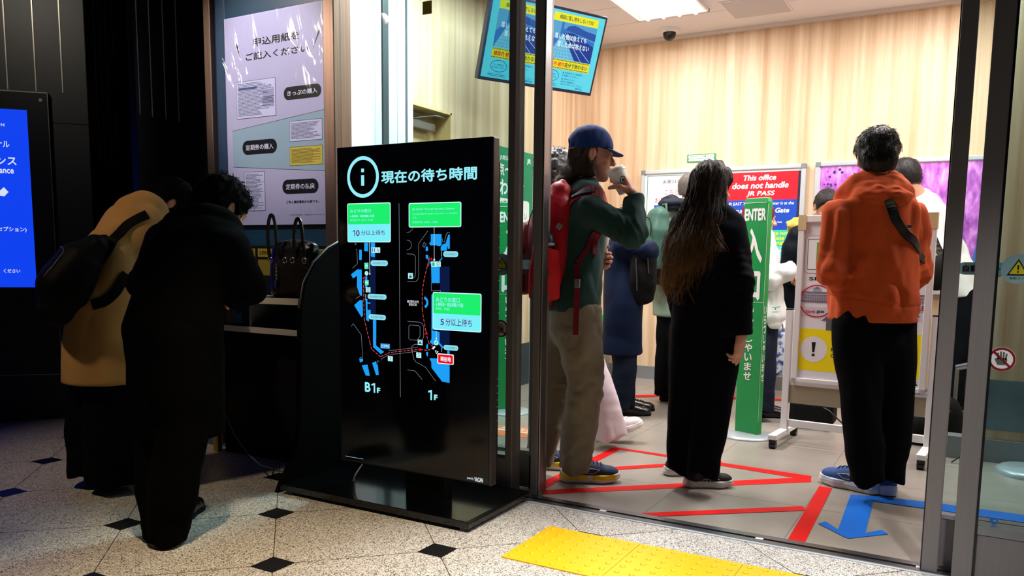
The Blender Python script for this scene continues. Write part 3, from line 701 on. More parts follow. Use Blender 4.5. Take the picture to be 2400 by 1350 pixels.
k.dash([(0.5348, 0.5745), (0.5114, 0.5901), (0.5045, 0.6083), (0.4993, 0.6258)], .0022, RT, 4); k.dash([(0.4958, 0.6417), (0.4819, 0.7033), (0.4767, 0.7344), (0.4768, 0.8124), (0.4882, 0.8691), (0.5047, 0.922), (0.5133, 0.9597)], .0022, RT, 4)
for o_ in (-6, 40): k.dash([(0.4517, 0.5677), (0.3575, 0.552), (0.291, 0.542)] if o_ < 0 else [(0.4517, 0.5504), (0.3574, 0.5344), (0.2978, 0.5252)], .001, (190, 190, 200), 3, .003, .002)
k.poly([(0.4526, 0.5576), (0.4685, 0.5659), (0.4685, 0.5515)], RD, 5); k.poly([(0.4984, 0.6414), (0.4905, 0.626), (0.5071, 0.6277)], RD, 5); k.poly([(0.1588, 0.8689), (0.1444, 0.8605), (0.1576, 0.8542)], RD, 5); k.poly([(0.5312, 0.9439), (0.5167, 0.9493), (0.5278, 0.9571)], RD, 5)
k.poly([(0.5288, 0.5684), (0.5409, 0.5799), (0.5469, 0.5753), (0.5348, 0.5631)], WH, 5); k.poly([(0.5435, 0.5616), (0.5512, 0.545), (0.5624, 0.5564)], WH, 5); k.poly([(0.5478, 0.5583), (0.5521, 0.5501), (0.5581, 0.5558)], (5, 6, 11), 6)
k.rr((0.5572, 0.549), (0.6415, 0.5048), .005, (255, 250, 250), 6); k.rr((0.5615, 0.545), (0.6373, 0.508), .004, RD, 7); k.text('現在地', (0.5727, 0.516), (0.6271, 0.5369), WH, 8, .03)
k.text('東京駅丸の内', (0.3955, 0.7597), (0.4575, 0.7721), WH, 3); k.text('駅前広場', (0.4053, 0.7472), (0.4469, 0.7589), WH, 3)
k.circ((0.5503, 0.594), .0115, (160, 240, 240), 4); k.line([(0.5452, 0.5901), (0.5555, 0.5986)], .003, (20, 150, 130), 5)
for i in range(6): q = (0.5753, 0.9824); k.rect((q[0], q[1]-.0036*i), (q[0]+.0034, q[1]-.0036*i-.0018), (170, 210, 240), 3)
for i in range(5): q = (0.5769, 0.573); k.rect((q[0], q[1]-.0034*i), (q[0]+.0034, q[1]-.0034*i-.0018), (170, 210, 240), 3)
k.text('B', (0.1533, 0.3447), (0.1865, 0.3894), CY, 2, .03); k.one((0.1917, 0.3438), (0.2132, 0.388), CY, 2); k.text('F', (0.2232, 0.3444), (0.2433, 0.3696), CY, 2, .04)
k.one((0.5078, 0.3415), (0.5279, 0.3857), CY, 2); k.text('F', (0.5384, 0.343), (0.5575, 0.368), CY, 2, .04)
q = (0.0323, 0.0265); k.lorem((q[0], q[1]-.002), (q[0]+.135, q[1]+.003), 1, (150, 200, 230), 2, 3, 1)
k.text('powered by', (0.7118, 0.015), (0.7441, 0.0291), WH, 2); k.text('VACAN', (0.7486, 0.013), (0.7912, 0.0324), WH, 2, .02)
sc = k.build('screen', K); setp(sc, 'lit screen with waiting times and map')

# ---------------------------------------------------------------- form poster in its plastic sleeve
P_ = thing('poster', 'large grey poster with sample application forms in a crinkled clear sleeve', 'poster', (-3.31, 3.18, 1.28))
p = Face((-3.678, 3.185, 1.275), (1, 0, 0), (0, 0, 1), step=.0004, rough=.35)
PAPER = (172, 168, 196); INK = (16, 18, 26)
p.rect((0, 0), (.734, 1.122), PAPER, 0)
p.poly([(0.0423, 0.518), (0.7473, 0.5862), (0.7511, 0.2721), (0.0438, 0.3216)], (142, 164, 178), 1)
p.line([(0.0423, 0.518), (0.7473, 0.5862)], .0015, INK, 2); p.line([(0.0438, 0.3216), (0.7511, 0.2721)], .0015, INK, 2)
p.text('申込用紙を', (0.2242, 0.952), (0.5576, 0.996), INK, 2, .015); p.text('ご記入ください', (0.1626, 0.8823), (0.6208, 0.9223), INK, 2, .015)
p.poly([(0.0858, 0.9799), (0.0983, 0.9812), (0.1264, 0.8885)], INK, 2); p.poly([(0.6952, 0.9813), (0.706, 0.9817), (0.6494, 0.8905)], INK, 2)
for a_, b_, t_ in (((0.4404, 0.651), (0.7052, 0.7175), 'きっぷの購入'), ((0.1192, 0.3831), (0.3826, 0.4589), '定期券の購入'), ((0.4165, 0.1623), (0.6756, 0.2376), '定期券の払戻')):
    p.rr(a_, b_, .05, INK, 2); w_ = b_[0]-a_[0]; h_ = b_[1]-a_[1]; p.text(t_, (a_[0]+w_*.1, a_[1]+h_*.3), (b_[0]-w_*.1, b_[1]-h_*.3), (215, 215, 230), 3, .01)
FORM = (190, 190, 216)
for a_, b_, c_, sd, rows in (((0.0836, 0.5781), (0.3813, 0.7773), FORM, 1, 24), ((0.4782, 0.4341), (0.7087, 0.5409), FORM, 2, 13), ((0.476, 0.3085), (0.7085, 0.4067), (196, 176, 74), 3, 12), ((0.1277, 0.077), (0.2856, 0.2904), FORM, 4, 26)):
    p.rect((a_[0], a_[1]), (b_[0], b_[1]), INK, 2); p.rect((a_[0]+.002, a_[1]+.002), (b_[0]-.002, b_[1]-.002), c_, 3)
    p.lorem((a_[0]+.012, a_[1]+.012), (b_[0]-.012, b_[1]-.01), rows, (74, 74, 100) if c_ == FORM else (84, 74, 30), 4, sd, .8)
a_ = (0.1016, 0.7311); b_ = (0.242, 0.735); p.rect(a_, (b_[0], a_[1]+.012), (70, 84, 120), 5); a_ = (0.282, 0.6292); b_ = (0.369, 0.7212); p.rect(a_, b_, (150, 150, 180), 4)
p.text('ご本人確認書類が必要です。', (0.4436, 0.1124), (0.6764, 0.1267), INK, 3, .01); p.text('2025年4月現在　画像はすべてイメージです', (0.4674, 0.0477), (0.7469, 0.0544), (60, 60, 80), 3)
p.build('printed_sheet', P_)
# wrinkled clear sleeve: gently creased glossy film
SLV = bpy.data.materials.new('clear_film'); SLV.use_nodes = True; nt = SLV.node_tree; nt.nodes.clear()
o_ = nt.nodes.new('ShaderNodeOutputMaterial'); t_ = nt.nodes.new('ShaderNodeBsdfTransparent'); g_ = nt.nodes.new('ShaderNodeBsdfGlossy'); g_.inputs['Roughness'].default_value = .07
mx = nt.nodes.new('ShaderNodeMixShader'); mx.inputs[0].default_value = .12
nt.links.new(t_.outputs[0], mx.inputs[1]); nt.links.new(g_.outputs[0], mx.inputs[2]); nt.links.new(mx.outputs[0], o_.inputs[0])
nu, nv = 110, 165
UV = np.array([(u/nu, v/nv) for v in range(nv+1) for u in range(nu+1)])
sh = np.stack([UV[:, 0]*.74+UV[:, 1]*.25, UV[:, 1]*1.12, UV[:, 0]*0], 1).astype(np.float32)
wob = vnoise(sh, (16, 4.5, 1))*.5+(1-2*np.abs(vnoise(sh, (22, 5, 1), 7)))*.5
amp = .0022+.016*np.exp(-((UV[:, 1]-.74)/.2)**2)+.002*np.exp(-((UV[:, 0]-.0)/.06)**2)
Vv = [(-3.678-.003+.74*u, 3.176-abs(a*w_)-.002, 1.275-.003+1.128*v) for (u, v), a, w_ in zip(UV, amp, wob)]
mesh_obj('clear_sleeve', Vv, [(j*(nu+1)+i, j*(nu+1)+i+1, (j+1)*(nu+1)+i+1, (j+1)*(nu+1)+i) for j in range(nv) for i in range(nu)], SLV, P_, smooth=True)

# ---------------------------------------------------------------- hall information screen, left edge of the photo
S_ = thing('digital_signboard', 'wall-mounted dark signboard with a bright blue lit screen', 'digital signboard', (-5.44, 2.93, .3))
mb = MB(); slab(mb, -.75, .278, 0.304, 2.125, .0, .035, mat('signboard_body', (16, 18, 26), .3)); mb.build('body', S_, bevel=.004)
mb = MB()
for z0, z1, u0, u1 in ((2.118, 2.125, -.75, .278), (.304, .309, -.75, .278), (.304, 2.125, .274, .278)): slab(mb, u0, u1, z0, z1, .035, .037, STEEL)
mb.cyl(P45(.235, 2.075, .035), P45(.235, 2.075, .038), .011, STEEL, 16).build('edge_trim', S_)
g = Face(P45(0, 0, .0365), (c45, c45, 0), (0, 0, 1), emit=.9, step=.0004)
BLU = bpy.data.materials.new('blue_screen'); BLU.use_nodes = True; nt, b = nodes(BLU)
b.inputs['Base Color'].default_value = (.005, .006, .02, 1); b.inputs['Roughness'].default_value = .2
b.inputs['Emission Color'].default_value = lin((16, 66, 240))+(1,); b.inputs['Emission Strength'].default_value = 1.0
g.rect((-.7, .882), (.155, 2.008), BLU, 0)
W_ = (225, 235, 255)
def sg(a): return a
for t_, a_, b_ in (('N', (.004, 1.9), (.024, 1.918)), ('ナル', (-.03, 1.77), (.046, 1.81)), ('ンス', (-.03, 1.66), (.08, 1.71)), ('ance', (-.02, 1.607), (.062, 1.635)), ('セプション)', (-.05, 1.235), (.115, 1.27)), ('ください', (-.03, .975), (.065, 1.0))):
    g.text(t_, a_, b_, W_, 2, .02)
g.poly([(-.05, 1.47), (0, 1.52), (.025, 1.49), (0, 1.462)], W_, 2)
g.build('screen', S_)

# ---------------------------------------------------------------- writing counter under the poster
BRT = mat('counter_edge_steel', (236, 230, 222), .35, .15)
Cn = thing('writing_counter', 'dark form-filling counter with a curved pale metal edge under the poster', 'counter', (-3.2, 3.0, 0))
xs = [-3.62, -3.45, -3.3, -3.15, -3.0, -2.87, -2.78]; ys = [2.93, 2.885, 2.86, 2.85, 2.855, 2.875, 2.905]
top = [(x, y) for x, y in zip(xs, ys)]+[(-2.78, 3.19), (-3.62, 3.19)]
MB().prism(top, (0, 0, .872), (1, 0, 0), (0, 1, 0), (0, 0, 1), .028, BLACK).build('worktop', Cn)
e_ = MB()
for (x0, y0), (x1, y1) in zip(top[:6], top[1:7]): e_.add([(x0, y0-.003, .868), (x1, y1-.003, .868), (x1, y1-.003, .9), (x0, y0-.003, .9), (x0, y0+.003, .868), (x1, y1+.003, .868), (x1, y1+.003, .9), (x0, y0+.003, .9)], [(0, 1, 2, 3), (7, 6, 5, 4), (3, 2, 6, 7), (1, 0, 4, 5)], BRT)
e_.build('metal_edge', Cn)
MB().box(-3.56, -2.86, 2.93, 3.19, .715, .732, BLACK).build('shelf', Cn)
MB().box(-3.56, -2.86, 2.923, 2.93, .708, .738, mat('shelf_edge', (200, 196, 194), .4, .1)).build('shelf_edge', Cn)
MB().box(-3.28, -3.265, 2.95, 3.19, .732, .872, GREY).build('divider', Cn)
MB().box(-3.62, -2.8, 3.06, 3.19, 0, .715, BLACKM).build('cabinet', Cn)
MB().box(-3.265, -2.86, 3.17, 3.185, .732, .872, mat('shelf_back', (66, 70, 74), .5)).build('shelf_back', Cn)
# side screen of the counter: black panel with a rounded front corner
prof = [(3.16, 0), (3.16, 1.2), (3.1, 1.19), (3.0, 1.15), (2.9, 1.08), (2.83, .98), (2.8, .86), (2.79, .6), (2.78, .3), (2.74, .16), (2.66, .05), (2.63, 0.0)]
sp = MB().prism(prof, (-2.79, 0, 0), (0, 1, 0), (0, 0, 1), (1, 0, 0), .03, mat('side_panel_black', (4, 4, 5), .8, spec=.08)).build('side_panel', Cn, bevel=.004)
MB().tube([(-2.775, y, z) for y, z in prof[1:7]], .006, STEEL).build('side_panel_edge', Cn)
# rack of forms with yellow index strips
F_ = thing('form_rack', 'black rack with yellow labelled slots of paper forms behind the counter', 'form rack', (-3.3, 3.15, .9))
MB().box(-3.66, -2.84, 3.14, 3.195, .903, 1.16, BLACKM).build('rack_body', F_)
f = Face((-3.66, 3.139, .9), (1, 0, 0), (0, 0, 1), step=.0004)
YL = (150, 128, 28)
for i, t_ in enumerate(('指定券申込書', '定期券購入申込書', '通勤定期券申込', 'Suica定期券申込')):
    x0 = .06+.19*i; f.rect((x0, .2), (x0+.17, .245), YL, 1); f.text(t_, (x0+.012, .21), (x0+.158, .235), INK, 2, .01)
    if i < 2: f.rect((x0, .1), (x0+.17, .185), (120, 104, 30), 1)
f.rect((.63, .11), (.81, .205), (120, 136, 146), 1); f.lorem((.64, .12), (.8, .195), 7, (70, 80, 90), 2, 5)
f.build('index_cards', F_)
# low yellow lit device near the floor behind the person
ya = (-3.656, 3.02, -0.04); yb = (-3.64, 3.02, 0.307); yc = (-3.646, 3.02, 0.182)
Yd = thing('floor_lamp_strip', 'small yellow glowing strip fixture low behind the person in black', 'light fixture', (ya[0], 3.02, 0))
MB().box(ya[0]-.02, ya[0]+.02, 3.022, 3.05, 0, yb[2], mat('yellow_post', (150, 120, 30), .5)).build('post', Yd)
YG = mat('yellow_glow', (255, 214, 90), .5, emit=1.4)
MB().box(ya[0]-.015, ya[0]+.015, 3.01, 3.022, yc[2], yb[2]-.03, YG).box(ya[0]-.008, ya[0]+.008, 3.01, 3.022, yb[2]-.03, yb[2], YG).build('lit_strip', Yd)
cb = MB().tube([(-3.613, 3.02, 0.3), (-3.514, 2.98, 0.228), (-3.352, 2.9, 0.15), (-3.152, 2.8, 0.105), (-2.997, 2.74, 0.077), (-3.096, 2.916, 0.006), (-2.976, 2.893, 0.006)], .0035, mat('grey_cable', (110, 112, 116), .5)).build('power_cable')
setp(cb, 'thin grey cable hanging down to the floor beside the kiosk base', 'cable')
cb = MB().tube([(-2.5, 2.86, .05), (-2.47, 2.82, .056), (-2.43, 2.79, .1), (-2.40, 2.83, .17)], .0035, WHITE).build('power_cable')
setp(cb, 'short white cable curving above the kiosk base plate', 'cable')

# ---------------------------------------------------------------- handbag on the counter
LEA = mat('black_leather', (12, 12, 14), .28, bump=(90, .25), spec=.6)
H_ = thing('handbag', 'black leather tote bag with upright handles on the counter', 'handbag', (-2.98, 2.99, .9))
def hb(P): return loft(P, [((-2.98, 2.99, .885), .13, .055), ((-2.98, 2.99, .93), .15, .062), ((-2.98, 2.99, 1.04), .15, .06), ((-2.98, 2.99, 1.13), .145, .045), ((-2.98, 2.99, 1.16), .14, .03)], (1, 0, 0), 4.)+fold(P, .002, (20, 20, 14))
blob('bag_body', hb, (-3.2, 2.86, .9), (-2.78, 3.1, 1.2), .008, LEA, H_)
for x0, x1, y_, zt in ((-3.1, -3.04, 2.93, 1.31), (-2.93, -2.87, 2.94, 1.29)):
    ar = [(x0, y_, 1.1)]+[(x0+(x1-x0)*(.5-.5*math.cos(t_)), y_-.01, 1.1+(zt-1.1)*math.sin(t_)**.5) for t_ in np.linspace(.15, math.pi-.15, 11)]+[(x1, y_, 1.1)]
    MB().ribbon(ar, [(0, -1, 0)]*len(ar), .018, .006, LEA).build('handle', H_)
for x_ in (-3.09, -2.99, -2.94, -2.86):
    MB().tube([(x_+.014*math.cos(t_), 2.925, 1.085+.014*math.sin(t_)) for t_ in np.linspace(0, 2*math.pi, 13)[:-1]], .0028, CHROME, 6, True).build('ring_fitting', H_)
ch = MB()
for i in range(4): ch.tube([(-3.045+.005*math.cos(t_), 2.92, 1.055-.018*i+.011*math.sin(t_)) for t_ in np.linspace(0, 2*math.pi, 9)[:-1]], .0018, CHROME, 5, True)
ch.lathe([(.002, 0), (.009, -.01), (.008, -.03), (.001, -.04)], (-3.05, 2.92, .985), mat('blue_charm', (40, 50, 90), .15, spec=.8)).build('charm', H_)
pp = MB().box(-3.24, -3.1, 2.89, 2.98, .9005, .902, mat('paper_sheet', (210, 214, 220), .6)).build('paper_form'); setp(pp, 'white form sheet lying on the counter under the writing hand', 'paper')

# ---------------------------------------------------------------- ceiling television
T_ = thing('television', 'tilted ceiling-hung screen showing two cyan railway safety posters', 'television', (-2.75, 5.25, 3.09))
tU = Vector((0.44721, 0.89442, 0.004969)); tV = Vector((0.29421, -0.15234, 0.94352)); tN = tU.cross(tV); tO = Vector((-3.06, 4.82, 2.34))
def tbox(mb, u0, u1, v0, v1, n0, n1, m_):
    V = [tO+tU*u+tV*v+tN*n for u in (u0, u1) for v in (v0, v1) for n in (n0, n1)]
    return mb.add(V, [(0, 1, 3, 2), (4, 6, 7, 5), (0, 4, 5, 1), (2, 3, 7, 6), (0, 2, 6, 4), (1, 5, 7, 3)], m_)
tw, th = 1.005, .565
mb = MB(); tbox(mb, 0, tw, 0, th, -.05, -.001, mat('tv_bezel', (22, 24, 44), .3)); mb.build('housing', T_, bevel=.004)
MB().cyl(tuple(tO+tU*.5+tV*.3-tN*.05), (tO.x+tU.x*.5+.05, tO.y+tU.y*.5, 3.09), .025, STEEL, 12).build('ceiling_bracket', T_)
f = Face((-3.06, 4.82, 2.34), (0.44721, 0.89442, 0.004969), (0.29421, -0.15234, 0.94352), emit=.95, step=.0004)
CYN = (96, 222, 240); NAVY = (14, 60, 150); DB = (16, 90, 170)
f.rect((.018, .022), (tw-.018, th-.018), CYN, 0)
def safety(x0):
    w_ = .40
    f.rect((x0, .475), (x0+w_, .53), (246, 240, 40), 1); f.text('線路に落し物をしないでね！', (x0+.05, .488), (x0+.36, .518), (30, 60, 60), 2, .015)
    f.rect((x0, .225), (x0+w_, .472), (40, 120, 200), 1)
    f.poly([(x0, .225), (x0+.10, .40), (x0+.125, .40), (x0+.25, .225)], (96, 186, 224), 2)
    f.poly([(x0+.10, .40), (x0+.20, .41), (x0+w_, .34), (x0+w_, .225), (x0+.25, .225)], NAVY, 3)
    f.poly([(x0, .47), (x0, .33), (x0+.08, .40), (x0+.08, .472)], (90, 170, 214), 2); f.poly([(x0+.1, .472), (x0+.1, .43), (x0+w_, .37), (x0+w_, .472)], (86, 160, 214), 4); f.poly([(x0+.14, .45), (x0+.2, .462), (x0+.3, .44), (x0+w_, .43), (x0+w_, .38), (x0+.12, .425)], (30, 84, 170), 5)
    for i in range(6): f.line([(x0+.11, .395), (x0+.02+.034*i, .225)], .0016, (180, 236, 250), 3)
    for i in range(7): yy = .228+.017*i+.0014*i*i; t_ = (yy-.225)/.175; f.line([(x0+.1*t_, yy), (x0+.25-.125*t_, yy)], .0014, (180, 236, 250), 3)
    for s0, s1 in (((.12, .40), (.31, .225)), ((.14, .40), (.385, .235))): f.line([(x0+s0[0], s0[1]), (x0+s1[0], s1[1])], .003, (200, 240, 250), 5)
    f.text('落した物は拾えても', (x0+.035, .358), (x0+.325, .395), (230, 250, 255), 6, .025); f.text('落した命は拾えない', (x0+.07, .305), (x0+.36, .345), (230, 250, 255), 6, .025)
    f.rect((x0, .155), (x0+w_, .222), (246, 232, 40), 2)
    for y_ in (.157, .212):
        for i in range(33): f.poly([(x0+.012*i, y_), (x0+.012*i+.006, y_), (x0+.012*i+.010, y_+.009), (x0+.012*i+.004, y_+.009)], (20, 30, 40), 3)
    f.text('線路内 絶対', (x0+.015, .172), (x0+.17, .206), (226, 60, 30), 4, .03); f.text('自分で拾わない', (x0+.175, .172), (x0+.385, .206), (40, 90, 60), 4, .03)
    f.ring((x0+.075, .105), .068, .004, DB, 2, 32, .04)
    f.text('もしも線路内に', (x0+.03, .108), (x0+.12, .12), DB, 2, .01); f.text('落し物をした時は…', (x0+.02, .09), (x0+.13, .102), DB, 2, .01)
    f.text('♦ 駅係員または警備員に', (x0+.17, .128), (x0+.36, .142), DB, 2, .01); f.text('お声掛けください。', (x0+.17, .108), (x0+.32, .123), DB, 2, .01)
    f.text('♦ 危険ですので、', (x0+.17, .084), (x0+.3, .097), DB, 2, .01); f.text('絶対に線路内に', (x0+.17, .066), (x0+.3, .079), (60, 50, 170), 2, .01); f.text('立ち入らないでください。', (x0+.17, .048), (x0+.375, .062), DB, 2, .01)
    f.lorem((x0-.0, .028), (x0+.27, .052), 3, DB, 2, 9, 1) if False else None
    f.line([(x0-.005, .058), (x0+.15, .054)], .001, DB, 2); f.lorem((x0-.005, .034), (x0+.15, .053), 2, DB, 2, 9, 1)
    f.text('JESS', (x0+.31, .026), (x0+.375, .042), DB, 2, .02)
safety(.075); safety(.53)
f.build('screen', T_)

# ---------------------------------------------------------------- boards on the back wall
def frame_board(name, x0, x1, z0, z1, lab):
    t = thing(name, lab, 'notice board', ((x0+x1)/2, 7.08, z0))
    MB().box(x0+.02, x1-.02, 7.062, 7.085, z0+.02, z1-.02, WHITE).build('back_panel', t)
    r_ = MB()
    for a_ in ((x0, x1, z0, z0+.035), (x0, x1, z1-.035, z1), (x0, x0+.035, z0, z1), (x1-.035, x1, z0, z1)): r_.box(a_[0], a_[1], 7.045, 7.085, a_[2], a_[3], mat('silver_frame', (206, 212, 220), .3, .4))
    r_.build('frame', t, bevel=.006)
    for x in (x0, x1-.04):
        for z in (z0, z1-.04): MB().box(x-.001, x+.041, 7.042, 7.085, z-.001, z+.041, GREY).build('corner_cap', t, bevel=.004)
    return t
NB = frame_board('notice_board', -2.69, -1.245, .87, 1.925, 'silver-framed notice board with a white and a red-and-blue notice')
f = Face((-2.69, 7.0615, .87), (1, 0, 0), (0, 0, 1), step=.0006)
f.rect((.04, .04), (.74, 1.02), (236, 240, 242), 1); 
for q in ((.055, .06, .06, 1.0), (.055, 1.0, .73, 1.005)): f.rect((q[0], q[1]), (q[2]+.001, q[3]), (60, 140, 110), 2)
f.text('JR東日本 みどりの窓口', (.20, .925), (.66, .965), (70, 76, 96), 3); f.text('こちらのきっぷは', (.225, .83), (.60, .878), (190, 90, 110), 3); f.text('お取扱いできません', (.135, .755), (.62, .808), (196, 66, 96), 3)
f.rect((.1, .4), (.2, .66), (40, 110, 190), 3); f.lorem((.22, .15), (.68, .62), 9, (90, 96, 110), 3, 8)
PX = .775
f.rect((PX, .04), (1.405, 1.0), (44, 36, 60), 1)
f.rect((PX+.01, .765), (1.385, 1.0), (214, 20, 40), 2); f.rect((PX+.01, .51), (1.385, .765), (24, 70, 180), 2); f.rect((PX+.01, .37), (1.385, .51), (70, 190, 150), 2); f.rect((PX+.01, .05), (1.385, .37), (110, 204, 214), 2)
WT = (250, 250, 250)
f.text('This office', (PX+.155, .93), (PX+.43, .978), WT, 3, .03, .2); f.text('does not handle', (PX+.06, .862), (PX+.535, .915), WT, 3, .03, .2); f.text('JR PASS', (PX+.185, .79), (PX+.425, .842), WT, 3, .03, .2)
f.text('JR EAST Travel Service Center is at the', (PX-.0+.03, .715), (PX+.585, .748), WT, 3, .01, .2)
f.text('Marunouchi North', (PX+.04, .655), (PX+.42, .695), WT, 3, .01, .2); f.text('Gate', (PX+.435, .655), (PX+.55, .697), WT, 3, .03, .2); f.text('South Gate', (PX+.405, .57), (PX+.495, .585), WT, 3, .01); f.text('(Here)', (PX+.405, .545), (PX+.455, .56), WT, 3, .01)
YW = (244, 236, 40)
f.text('Exit the South Gate now', (PX+.05, .468), (PX+.58, .5), YW, 3, .02); f.text('Marunouchi North Gate', (PX+.05, .425), (PX+.52, .458), YW, 3, .02); f.text('and go straight', (PX+.2, .383), (PX+.56, .415), YW, 3, .02)
f.text('Tickets can be bought only', (PX+.05, .32), (PX+.56, .345), WT, 3, .01); f.text('at the JR ticket counters.', (PX+.05, .27), (PX+.5, .295), WT, 3, .01); f.text('Thank you for coming', (PX+.05, .22), (PX+.55, .245), WT, 3, .01)
f.build('notices', NB)
LB = frame_board('notice_board', -1.17, .40, .87, 1.93, 'silver-framed board filled by a purple wisteria photograph')
f = Face((-1.17, 7.0615, .87), (1, 0, 0), (0, 0, 1), step=.0006)
WIS = bpy.data.materials.new('purple_wisteria_print'); WIS.use_nodes = True; nt, b = nodes(WIS); b.inputs['Roughness'].default_value = .35
tc = nt.nodes.new('ShaderNodeTexCoord'); mp = nt.nodes.new('ShaderNodeMapping'); mp.inputs['Scale'].default_value = (24, 24, 9)
n1 = nt.nodes.new('ShaderNodeTexNoise'); n1.inputs['Scale'].default_value = 1.; n1.inputs['Detail'].default_value = 5
cr = nt.nodes.new('ShaderNodeValToRGB'); e = cr.color_ramp.elements; e[0].position = .3; e[0].color = lin((120, 60, 150))+(1,); e[1].position = .72; e[1].color = lin((234, 172, 238))+(1,)
x = e.new(.5); x.color = lin((192, 108, 206))+(1,)
nt.links.new(tc.outputs['Object'], mp.inputs[0]); nt.links.new(mp.outputs[0], n1.inputs['Vector']); nt.links.new(n1.outputs['Fac'], cr.inputs[0]); nt.links.new(cr.outputs[0], b.inputs['Base Color'])
f.rect((.04, .04), (1.53, 1.02), WIS, 1); f.poly([(1.15, .1), (1.2, .42), (1.28, .47), (1.4, .44), (1.5, .1)], (60, 110, 176), 2); f.circ((1.29, .51), .035, (70, 50, 60), 3); f.poly([(1.24, .56), (1.25, .44), (1.29, .4), (1.3, .44), (1.27, .47), (1.26, .56)], (240, 240, 245), 3)
for i in range(60):
    rg = random.Random(i); f.circ((rg.uniform(.06, .45), rg.uniform(.6, 1.0)), rg.uniform(.004, .013), (64, 40, 110), 2, 7)
f.build('photo_print', LB)
gs = MB().box(-2.277, -2.02, 7.09, 7.1, 1.985, 2.052, mat('green_plate', (30, 140, 80), .4)).build('small_sign'); setp(gs, 'small green-edged sign plate on the wood wall above the notice board', 'sign')
f = Face((-2.277, 7.0895, 1.985), (1, 0, 0), (0, 0, 1)); f.rr((.012, .03), (.245, .06), .01, (236, 240, 236), 1); f.rr((.012, .007), (.245, .026), .01, (236, 240, 236), 1)
f.text('防犯カメラ作動中 JR', (.03, .037), (.225, .053), (60, 66, 70), 2, .02); f.text('Security camera in operation', (.03, .012), (.225, .021), (130, 134, 136), 2); f.build('lettering', gs)
# green poster on the left wall
GPt = thing('poster', 'green notice poster on the left wood wall seen through the glass', 'poster', (-3.37, 5.9, 1))
f = Face((-3.374, 5.56, .98), (0, 1, 0), (0, 0, 1), step=.0006)
f.rect((0, 0), (.66, 1.03), (34, 140, 98), 1); f.text('JR', (.55, .93), (.62, .98), WT, 2, .03)
f.text('JR東日本の通学定期券', (.1, .92), (.5, .965), WT, 2, .02); f.text('点～熱', (.05, .8), (.42, .9), WT, 2, .03); f.text('わり方', (.1, .64), (.5, .78), WT, 2, .03)
f.rr((.06, .44), (.6, .62), .03, (236, 240, 236), 2); f.text('3月14日頃', (.12, .55), (.4, .6), (170, 50, 70), 3, .02); f.text('とおりにください', (.1, .46), (.56, .52), (150, 70, 80), 3); f.rect((.05, .06), (.61, .42), (232, 236, 236), 2); f.lorem((.08, .08), (.58, .4), 10, (90, 100, 100), 3, 12)
f.build('printed_sheet', GPt)

# ---------------------------------------------------------------- green ENTER posts
GRN = mat('green_card', (22, 150, 76), .4, var=(9, .05)); ETU = Vector((.857, -.515, 0))
def enter_post(c, lab, yaw_u):
    t = thing('enter_post', lab, 'entrance post', (c[0], c[1], 0), 'green ENTER posts')
    U = Vector((yaw_u[0], yaw_u[1], 0)).normalized(); N = Vector((U.y, -U.x, 0)); C = Vector((c[0], c[1], 0)); hu, hn = .084, .024
    MB().lathe([(.17, 0), (.17, .006), (.165, .012), (.14, .02), (.05, .026)], (c[0], c[1], 0), mat('grey_base_disc', (176, 186, 192), .35, .3), n=48).build('base_disc', t)
    V = []
    for z, k_ in ((.024, 1.), (1.475, 1.02), (1.5, .9)): V += [C+U*a*hu*k_+N*b*hn*k_+Vector((0, 0, z)) for a, b in ((-1, 1), (1, 1), (1, -1), (-1, -1))]
    F = [(i+4*j, (i+1) % 4+4*j, (i+1) % 4+4*j+4, i+4*j+4) for j in (0, 1) for i in range(4)]+[(3, 2, 1, 0), (8, 9, 10, 11)]
    mesh_obj('post', V, F, GRN, t, bevel=.003)
    f = Face(C-U*hu+N*(hn+.0015), U, (0, 0, 1), step=.0006)
    f.text('ENTER', (.006, 1.36), (.16, 1.435), WT, 1, .04); f.text('入', (.018, 1.10), (.146, 1.315), WT, 1, .035); f.text('口', (.022, .87), (.140, 1.05), WT, 1, .035)
    f.text('いらっしゃいませ', (.05, .36), (.105, .84), WT, 1, .02, vertical=True)
    f.rect((0, .855), (.168, .858), (200, 226, 206), 1); f.rect((.004, 1.468), (.164, 1.472), (225, 236, 228), 1); f.rect((.001, .1), (.003, 1.4), (170, 214, 184), 1)
    f2 = Face(C+U*(hu+.0015)+N*hn, N*-1, (0, 0, 1), step=.0006); f2.text('いらっしゃいませ', (.012, .36), (.038, .84), WT, 1, .02, vertical=True); f2.rect((0, .1), (.003, 1.46), (210, 226, 214), 1)
    for Fc, mi_ in zip(f2.mb.F, f2.mb.M): f.mb.add([f2.mb.V[i] for i in Fc], [tuple(range(len(Fc)))], f2.mb.mats[mi_])
    f.build('lettering', t)
    return t
enter_post((-1.17, 5.09), 'green square ENTER post standing right of the long-haired woman', (.93, -.37))
enter_post((-2.86, 4.95), 'green square ENTER post seen through the glass behind the black kiosk', (.80, .6))

